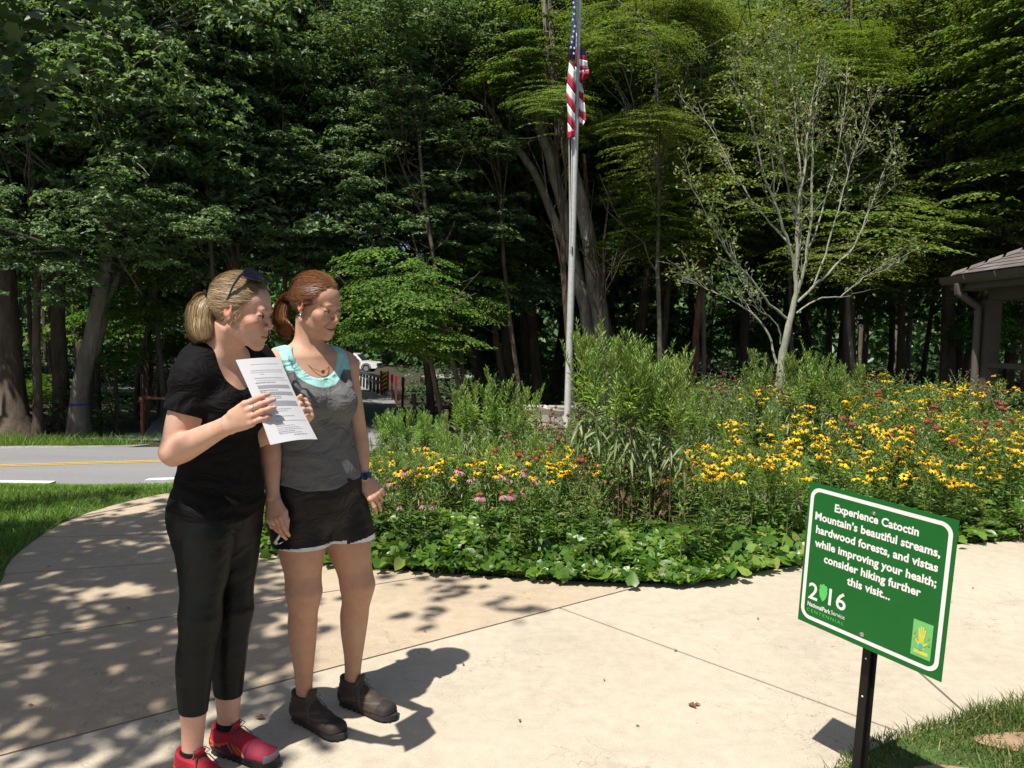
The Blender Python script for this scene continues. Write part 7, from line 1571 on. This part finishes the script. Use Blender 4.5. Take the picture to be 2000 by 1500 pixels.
# ------------------------------------------------------------------ the smiling woman
def woman_grey():
    a = R_(-47); f = np.array([math.cos(a), math.sin(a), 0]); l = np.array([-math.sin(a), math.cos(a), 0])
    hip = at(622, 975, 2.87); hip[2] = .93; sh_ = at(603, 712, 2.86); sh_[2] = 1.385; base = np.array([hip[0], hip[1], 0]); O = base
    root = empty('person', tuple(base)); tag(root, 'smiling red haired woman in grey and aqua tank top, black shorts and hiking shoes', 'person')
    c = lambda z, df=0.0, dl=0.0: np.array([np.interp(z, [hip[2], sh_[2]], [hip[0], sh_[0]]), np.interp(z, [hip[2], sh_[2]], [hip[1], sh_[1]]), z])+f*df+l*dl
    J = dict(rs=at(536, 716, 2.78), re=at(527, 860, 2.74), rw=at(533, 972, 2.70), ls=at(672, 716, 2.96), le=at(700, 850, 2.99), lw=at(710, 936, 2.95), rh=at(585, 1010, 2.83), rk=at(594, 1155, 2.80), ra=at(594, 1362, 2.84), lh=at(664, 1005, 2.94), lk=at(699, 1142, 2.92), la=at(688, 1330, 2.97))
    hc = at(619, 597, 2.83); s = .955; fa = R_(-27); hf = nrm((math.cos(fa), math.sin(fa), -.24)); hl = nrm(np.cross(UPV, hf)); hu = nrm(np.cross(hl, hf)); hu = hu if hu[2] > 0 else -hu
    rl = .06; hl, hu = hl*math.cos(rl)+hu*math.sin(rl), hu*math.cos(rl)-hl*math.sin(rl); Rm = np.stack([hl, hf, hu], 1); T = lambda p: hc+Rm@(np.array(p, float)*s)
    F = Field((-1.08, 2.50, .03), (-.30, 3.20, 1.74), .0032); rx = np.stack([l, f, UPV])
    def torso(F, o=0.0, k=.03):
        F.bone(c(.80), c(1.39), l, [(0, .150+o, .112+o, 0, .01), (.12, .166+o, .116+o), (.22, .164+o, .112+o), (.44, .128+o, .092+o), (.56, .130+o, .094+o), (.72, .145+o, .105+o, 0, -.006), (.88, .150+o, .092+o), (1, .115+o, .066+o)], k, (.8, .6))
    def bust(F, o=0.0):
        for sg in (-1, 1): F.ell(c(1.225, .080, sg*.068), (.064+o, .060+o, .066+o), rx, .04)
    def legs(F, o=0.0, k=.03):
        for h, kn, an in ((J['rh'], J['rk'], J['ra']), (J['lh'], J['lk'], J['la'])):
            F.bone(h+[0, 0, .03], kn, l, [(0, .096+o, .106+o), (.3, .093+o, .102+o), (.65, .075+o, .083+o), (.88, .059+o, .062+o), (1, .048+o, .051+o)], k)
            F.bone(kn, an, l, [(0, .048+o, .051+o, 0, 0), (.12, .050+o, .055+o, 0, -.003), (.32, .054+o, .060+o, 0, -.013), (.5, .048+o, .054+o, 0, -.012), (.75, .034+o, .039+o, 0, -.003), (.92, .029+o, .034+o), (1, .030+o, .036+o)], .03)
            F.ell(kn-f*.004, (.053+o, .055+o, .07), rx, .05); F.ell(kn+f*.030+[0, 0, .004], (.028+o, .026, .034), rx, .04); F.ell(h-f*.05, (.083+o, .075+o, .09+o), rx, .04)
    torso(F); bust(F); legs(F)
    for q, sg in ((J['rs'], -1), (J['ls'], 1)): F.cap(c(1.355, -.008, sg*.05), q, .052, .050, .05); F.cap(c(1.415, -.012, sg*.02), q+[0, 0, .012], .030, .034, .05); F.cap(c(1.372, .050, sg*.022), c(1.378, .032, sg*.13), .008, .010, .016)
    F0 = Field(F.lo, None, F.h, F.D.copy())
    for an in (J['ra'], J['la']): F.bone(an+[0, 0, -.02], an+f*.03+[0, 0, -.05], l, [(0, .026, .028), (1, .020, .016)], .02)
    F.bone(c(1.35, -.01), T((0, -.028, -.055)), l, [(0, .08, .065), (.35, .052, .052), (1, .048, .052)], .035)
    for sg in (-1, 1): F.cap(T((sg*.045, -.03, -.05)), c(1.385, .045, sg*.018), .008, .006, .016)
    for a_, b_, w_ in ((J['rs'], J['re'], J['rw']), (J['ls'], J['le'], J['lw'])):
        n1 = l; F.bone(a_, b_, n1, [(0, .047, .050), (.25, .046, .051), (.6, .040, .046), (.85, .036, .040), (1, .035, .038)], .025)
        F.bone(b_, w_, n1, [(0, .035, .038), (.2, .038, .041), (.45, .034, .037), (.8, .024, .029), (1, .022, .027)], .012)
    R1, fr1 = hand(F, J['rw'], at(538, 1030, 2.66)-J['rw'], nrm((-.35, -.9, .05)), True, [(14, 18, 12), (16, 20, 12), (26, 36, 20), (30, 48, 24)], [(.9, .35, .3), (1, .0, .25), (1, -.1, .1)], .98, .03)
    R2, fr2 = hand(F, J['lw'], at(742, 976, 2.93)-J['lw'], nrm((.30, -1, .45)), False, [(18, 34, 14), (34, 24, 12), (50, 40, 20), (56, 46, 20)], [(.55, .5, .6), (.8, .2, .5), (.9, .0, .4)], .98, .09)
    head_prims(F, hc, Rm, s, 1.0); V, Q = F.mesh(); base_c = (.56, .345, .245); C_ = face_colour(V, hc, Rm, s, base_c, 1.0, brow=(.30, .16, .08), lip=(.50, .14, .12))
    Lc = ((V-hc)@Rm)/s
    tan = np.clip((.95-V[:, 2])/.3, 0, 1)[:, None]*.5; C_ = C_*(1-tan)+np.array((.44, .255, .155))*tan
    for kn in (J['rk'], J['lk']): w_ = np.exp(-((V-kn-f*.05)**2).sum(1)/.045**2)[:, None]*.35; C_ = C_*(1-w_)+np.array((.44, .22, .14))*w_
    for P in R1+R2:
        for q in P[1:3]: w_ = np.exp(-((V-q)**2).sum(1)/.010**2)[:, None]*.35; C_ = C_*(1-w_)+np.array((.58, .28, .22))*w_
    link('body', npmesh('body', V-O, Q, True, col=C_), M_skin, root); eyes(lambda p: T(p)-O, Rm, s, root, (.0, -.05))
    # teeth
    b = MB(); M_tooth = simple('teeth', (.72, .70, .64), .25, var=.03, spec=.6)
    for k in range(-5, 6):
        x = k*.0046; q = Vector(T((x, .0850-9*x*x, -.0668+5*x*x))-O); b.box(q, (.0046*s, .004, .0066*s), Matrix(Rm.tolist()) if True else None)
    b.obj('teeth', M_tooth, root, bevel=.0008)
    # tank top: grey body, aqua yoke
    S = F0.crop((-1.07, 2.51, .80), (-.31, 3.19, 1.50)); S.D -= .006
    S.bone(c(.905), c(1.16), l, [(0, .178, .130), (.3, .168, .118), (.7, .148, .108), (1, .140, .105)], .03, (.06, .5))
    NK = (c(1.455, .115), np.array((.110, .13, .136))); S.ell(NK[0], NK[1], rx, .006, 'sub'); S.ell(c(1.46, .0), (.090, .085, .060), rx, .006, 'sub'); S.ell(c(1.46, -.10), (.05, .10, .12), rx, .006, 'sub'); AR = []
    for sg in (-1, 1): AR.append((c(1.378, .0, sg*.193), np.array((.068, .12, .150)))); S.ell(AR[-1][0], AR[-1][1], rx, .006, 'sub')
    for sg in (-1, 1): S.chain([c(1.285, .098, sg*.106), c(1.34, .078, sg*.114), c(1.385, .050, sg*.116), c(1.420, .012, sg*.112), c(1.420, -.015, sg*.100), c(1.385, -.06, sg*.085), c(1.30, -.098, sg*.06)], [.016, .013, .012, .012, .012, .012, .014], .008)
    S.cut(lambda X, Y, Z: (.925+.012*np.sin(X*22+1))-Z, .004)
    def wr(P):
        z = P[:, 2]; u = (P-c(1.0))@l; low = np.clip((1.06-z)/.12, 0, 1)
        return -.0022*low*np.sin(z*95+u*22+vnoise(P, 3, 12)*2.6)-.002*vnoise(P*[1, 1, 2], 5, 24)-.0022*np.sin(z*70-np.abs(u)*60+vnoise(P, 9, 9))*np.exp(-((z-1.13)/.06)**2)
    S.displace(wr); V, Q = S.mesh()
    mt = clothmat('grey_heather_jersey', (.085, .085, .088), .85, heather=.5, sheen=.1, var=.1); ma = clothmat('aqua_jersey', (.22, .55, .52), .8, var=.05, sheen=.05)
    def dist(cr):
        q = (V-cr[0])@rx.T; e = np.sqrt(((q/cr[1])**2).sum(1)); return np.linalg.norm(q, axis=1)*(1-1/e)
    vv = (V-c(1.2))@f; sc = lambda d: np.clip(.5-d/.003, 0, 1); band = np.where(vv > -.01, np.maximum(sc(dist(NK)-.030), sc(1.35-V[:, 2])), sc(1.33-V[:, 2]))
    for q in AR: band = np.maximum(band, sc(dist(q)-.018)*(V[:, 2] > 1.24))
    C_ = np.array((.13, .13, .132))*(1-band[:, None])+np.array((.34, .64, .61))*band[:, None]
    mt = clothmat('tank_jersey', (1, 1, 1), .85, heather=.3, sheen=.05, var=.05); t = mt.node_tree; b_ = t.nodes['Principled BSDF']; src = b_.inputs['Base Color'].links[0].from_socket; va_ = ND(t, 'ShaderNodeVertexColor', layer_name='col'); t.links.new(mixc(t, 1.0, va_.outputs[0], src, 'MULTIPLY'), b_.inputs['Base Color'])
    link('tank_top', npmesh('tank_top', V-O, Q, True, col=C_), mt, root)
    # shorts with white binding
    S = F0.crop((-1.07, 2.51, .70), (-.31, 3.19, .99)); S.D -= .005; S.cut(lambda X, Y, Z: Z-.965+0*X); S.bone(c(.82), c(.95), l, [(0, .165, .128, 0, .01), (.5, .172, .126), (1, .168, .120)], .03, (.8, .1)); hems = []
    for h, kn, sg in ((J['rh'], J['rk'], -1), (J['lh'], J['lk'], 1)):
        e = h+(kn-h)*.46; S.bone(h+[0, 0, .03], e, l, [(0, .100, .110), (.5, .104, .114), (1, .108, .118)], .02, (.6, .03)); S.ell(h-f*.05, (.092, .085, .10), rx, .04); hems.append((h, e))
    def hemcut(X, Y, Z):
        (h0, e0), (h1, e1) = hems; d0 = nrm(e0-h0); d1 = nrm(e1-h1); m_ = (e0+e1)/2; side = (X-m_[0])*l[0]+(Y-m_[1])*l[1]
        a0 = (X-e0[0])*d0[0]+(Y-e0[1])*d0[1]+(Z-e0[2])*d0[2]; a1 = (X-e1[0])*d1[0]+(Y-e1[1])*d1[1]+(Z-e1[2])*d1[2]; return np.where(side < 0, a0, a1)
    S.cut(hemcut, .002)
    S.displace(lambda P: -.002*vnoise(P*[1.3, 1.3, .7], 12, 20)-.0008*vnoise(P*[1, 1, 1], 13, 45)); zl = at(630, 1062, 2.85)[2]
    V, Q = S.mesh(); fc = V[Q].mean(1); mi = np.zeros(len(Q), int)
    for h, e in hems:
        d = nrm(e-h); t = (fc-e)@d; near = np.linalg.norm(fc-e-np.outer(t, d), axis=1) < .17; mi[(t > -.026) & near] = 1; 
    link('shorts', npmesh('shorts', V-O, Q, True, mi=mi), [clothmat('black_nylon', (.008, .006, .007), .5, spec=.3, var=.2, fold=.35), clothmat('white_binding', (.72, .72, .70), .7)], root)
    yaw = math.atan2(f[1], f[0])
    for an, lf, dy in ((J['ra'], False, R_(12)), (J['la'], True, R_(17))):
        h = an-O; ds = np.array([math.cos(yaw+dy), math.sin(yaw+dy), 0]); h = np.array([h[0], h[1], 0])-ds*.052
        sh_o = shoe('hike', tuple(h), yaw+dy, .270, root, lf)
    # watch, ring, necklace, earring, paper tag
    d = nrm(J['lw']-J['le']); q = J['lw']-d*.012; u = Vector(nrm(np.cross(d, [0, 0, 1.]))); v = Vector(nrm(np.cross(d, u))); b = MB(); n_ = 28; P = []
    for z in (-.011, .011):
        for r_ in (.0285, .0312): P += [Vector(q-O)+Vector(d)*z+(u*math.cos(2*math.pi*k/n_)+v*math.sin(2*math.pi*k/n_)*1.05)*r_*1.03 for k in range(n_)]
    Fq = []
    for k in range(n_):
        k2 = (k+1) % n_
        for (a1, b1) in ((1, 3), (3, 2), (2, 0), (0, 1)): Fq.append((a1*n_+k, a1*n_+k2, b1*n_+k2, b1*n_+k))
    b.add(P, Fq); wt = b.obj('wristband', simple('blue_rubber_band', (.004, .05, .20), .5, var=.1), root, True); b = MB(); b.box(Vector(q-O)+Vector(nrm((.4, -.9, .1)))*.032, (.018, .006, .024)); b.obj('watch_face', M_blackm, wt, bevel=.002)
    P = R1[2]; dd = nrm(P[2]-P[1]); q = P[1]+dd*.014; b = MB(); n3 = fr1[1]; u = Vector(nrm(np.cross(dd, n3))); v = Vector(nrm(np.cross(dd, u))); b.tube([Vector(q-O)+(u*math.cos(R_(k))+v*math.sin(R_(k)))*.0092 for k in range(0, 361, 30)], .001, 6, cap=False); rg = b.obj('ring', M_silver, root, True); b = MB(); b.sphere(Vector(q-O)+Vector(n3)*.0105, .0035, 8, 5); b.obj('stone', M_gem, rg)
    nl = MB(); pts = []
    for k in range(-8, 9):
        t = k/8; z = 1.415-.068*(1-t*t)**.5*(1 if abs(t) < 1 else 0); pts.append(c(z, .030+.062*(1-t*t)**.5, t*.058)-O)
    nl.tube(pts, .0013, 4); nk = nl.obj('necklace', M_gold, root); b = MB(); q = c(1.345, .098)-O; b.tube([Vector(q), Vector(q)+Vector(f)*.003], .0075, 14); b.obj('pendant', M_gold, nk)
    b = MB(); b.sphere(T((-.079, -.004, -.034))-O, .0045, 10, 6); b.obj('earring', M_silver, root, True)
    tg = R1[2][4]; b = MB(); S4 = [tg+np.array(q) for q in ((-.004, -.004, .004), (-.018, -.006, -.018), (-.028, -.004, -.034), (-.016, -.008, -.040), (-.002, -.006, -.030))]
    V = []; 
    for p in S4: V += [p+np.array((-.0065, 0, -.002)), p+np.array((.0065, 0, .002))]
    b.add([tuple(p-tg) for p in V], [(2*k, 2*k+1, 2*k+3, 2*k+2) for k in range(4)]); o = link('paper_strip', b.mesh('paper_strip', True), M_white); o.location = tuple(tg); tag(o, 'small curled white paper strip in the lowered hand of the smiling woman', 'paper'); o.modifiers.new('t', 'SOLIDIFY').thickness = .0006
    # hair
    mh = hairmat('red_hair', (.14, .05, .018), (.26, .105, .04), (.40, .19, .085)); mc = hairmat('red_scalp', (.13, .05, .02), (.17, .065, .025), (.2, .08, .03))
    H = Field(hc-.17, hc+.17, .003); H.ell(T((0, -.014, .036)), np.array((.0775, .0985, .087))*s, Rm, .01); H.ell(T((0, -.045, -.015)), np.array((.046, .046, .052))*s, Rm, .02)
    def hl_(X, Y, Z):
        q = [(X-hc[0])*Rm[0, i]+(Y-hc[1])*Rm[1, i]+(Z-hc[2])*Rm[2, i] for i in range(3)]; x, y, z = q[0]/s, q[1]/s, q[2]/s
        lim = np.interp(z.ravel(), [-.10, -.06, -.03, -.005, .010, .026, .046, .066, .084, .099, .13], [-.085, -.060, -.035, -.012, .006, .018, .032, .044, .054, .066, .11]).reshape(z.shape)
        return np.maximum(y-lim, -.060-z)
    H.cut(hl_, .006); V, Q = H.mesh(); Lc_ = ((V-hc)@Rm)/s; V = V+(.0006*np.sin(Lc_[:, 2:3]*420+Lc_[:, 1:2]*90))*unit(V-hc); hair = link('hair', npmesh('hair', V-O, Q, True), mc, root)
    rs = np.random.RandomState(16); tie = np.array((0, -.105, -.012)); hl2 = np.array([[-x, y, z] for x, y, z in ((.072, -.008, -.002), (.073, .004, .010), (.070, .016, .026), (.064, .028, .046), (.054, .040, .066), (.040, .049, .084), (.022, .056, .096), (0, .059, .099), (.073, -.024, -.006), (.068, -.045, -.018), (.060, -.062, -.035), (.050, -.078, -.048), (.034, -.092, -.054), (.015, -.100, -.056))]); hl2 = np.concatenate([hl2, hl2*[-1, 1, 1]])
    st = np.concatenate([np.repeat(hl2, 6, 0)+rs.normal(size=(len(hl2)*6, 3))*.006, np.array([((rs.rand()-.5)*.09, .0+.05*rs.rand(), .11) for _ in range(40)])])
    P = hair_strands(None, 8000, st, tie, 8, .007, K=12, s=s, sweep=.12); ribbons('strands', np.einsum('ij,nkj->nki', Rm, P*s)+hc-O, .00095, mh, hair, hc-O)
    P = hair_strands(None, 30, st, tie, 5, .010, K=12, s=s, wander=.008); ribbons('flyaways', np.einsum('ij,nkj->nki', Rm, P*s)+hc-O, .0006, mh, hair, hc-O)
    # short ponytail, curled under
    q0 = T((0, -.112, -.012)); crs = np.array([q0, at(560, 580, 2.90), at(549, 600, 2.90), at(546, 628, 2.89), at(556, 647, 2.87), at(572, 652, 2.86)]); tt = np.linspace(0, 5, 20); Cc = np.stack([np.interp(tt, np.arange(6), crs[:, i]) for i in range(3)], 1)
    for _ in range(3): Cc[1:-1] = (Cc[:-2]+Cc[1:-1]*2+Cc[2:])/4
    wd = np.interp(np.linspace(0, 1, 20), [0, .15, .5, .8, 1], [.011, .022, .030, .030, .020]); Tn = unit(np.gradient(Cc, axis=0)); B1 = unit(np.cross(Tn, [0.3, 1, 0.])); B2 = np.cross(Tn, B1); n = 3800; a_ = rs.rand(n)*6.283; r_ = np.sqrt(rs.rand(n)); cut_ = .7+.3*rs.rand(n)**.6; K = 16; S_ = []
    for k in range(K):
        u = k/(K-1)*cut_*19; i = np.clip(u.astype(int), 0, 18); f_ = (u-i)[:, None]; ctr = Cc[i]*(1-f_)+Cc[i+1]*f_; w2 = wd[i]*(1-f_[:, 0])+wd[i+1]*f_[:, 0]; S_.append(ctr+(B1[i]*np.cos(a_)[:, None]+B2[i]*np.sin(a_)[:, None]*.8)*(w2*r_)[:, None])
    ribbons('ponytail', np.stack(S_, 1)-O+.0025*np.sin(np.linspace(0, 9, K))[None, :, None]*rs.normal(size=(n, 1, 3)), .0012, mh, hair, None)
    PF = Field(Cc.min(0)-.05, Cc.max(0)+.05, .004); PF.chain([q for q in Cc], [w_*.5 for w_ in wd][:17]+[.006, .004, .002], .006); V, Q = PF.mesh(); link('ponytail_core', npmesh('ponytail_core', V-O, Q, True), mc, hair)
woman_grey()
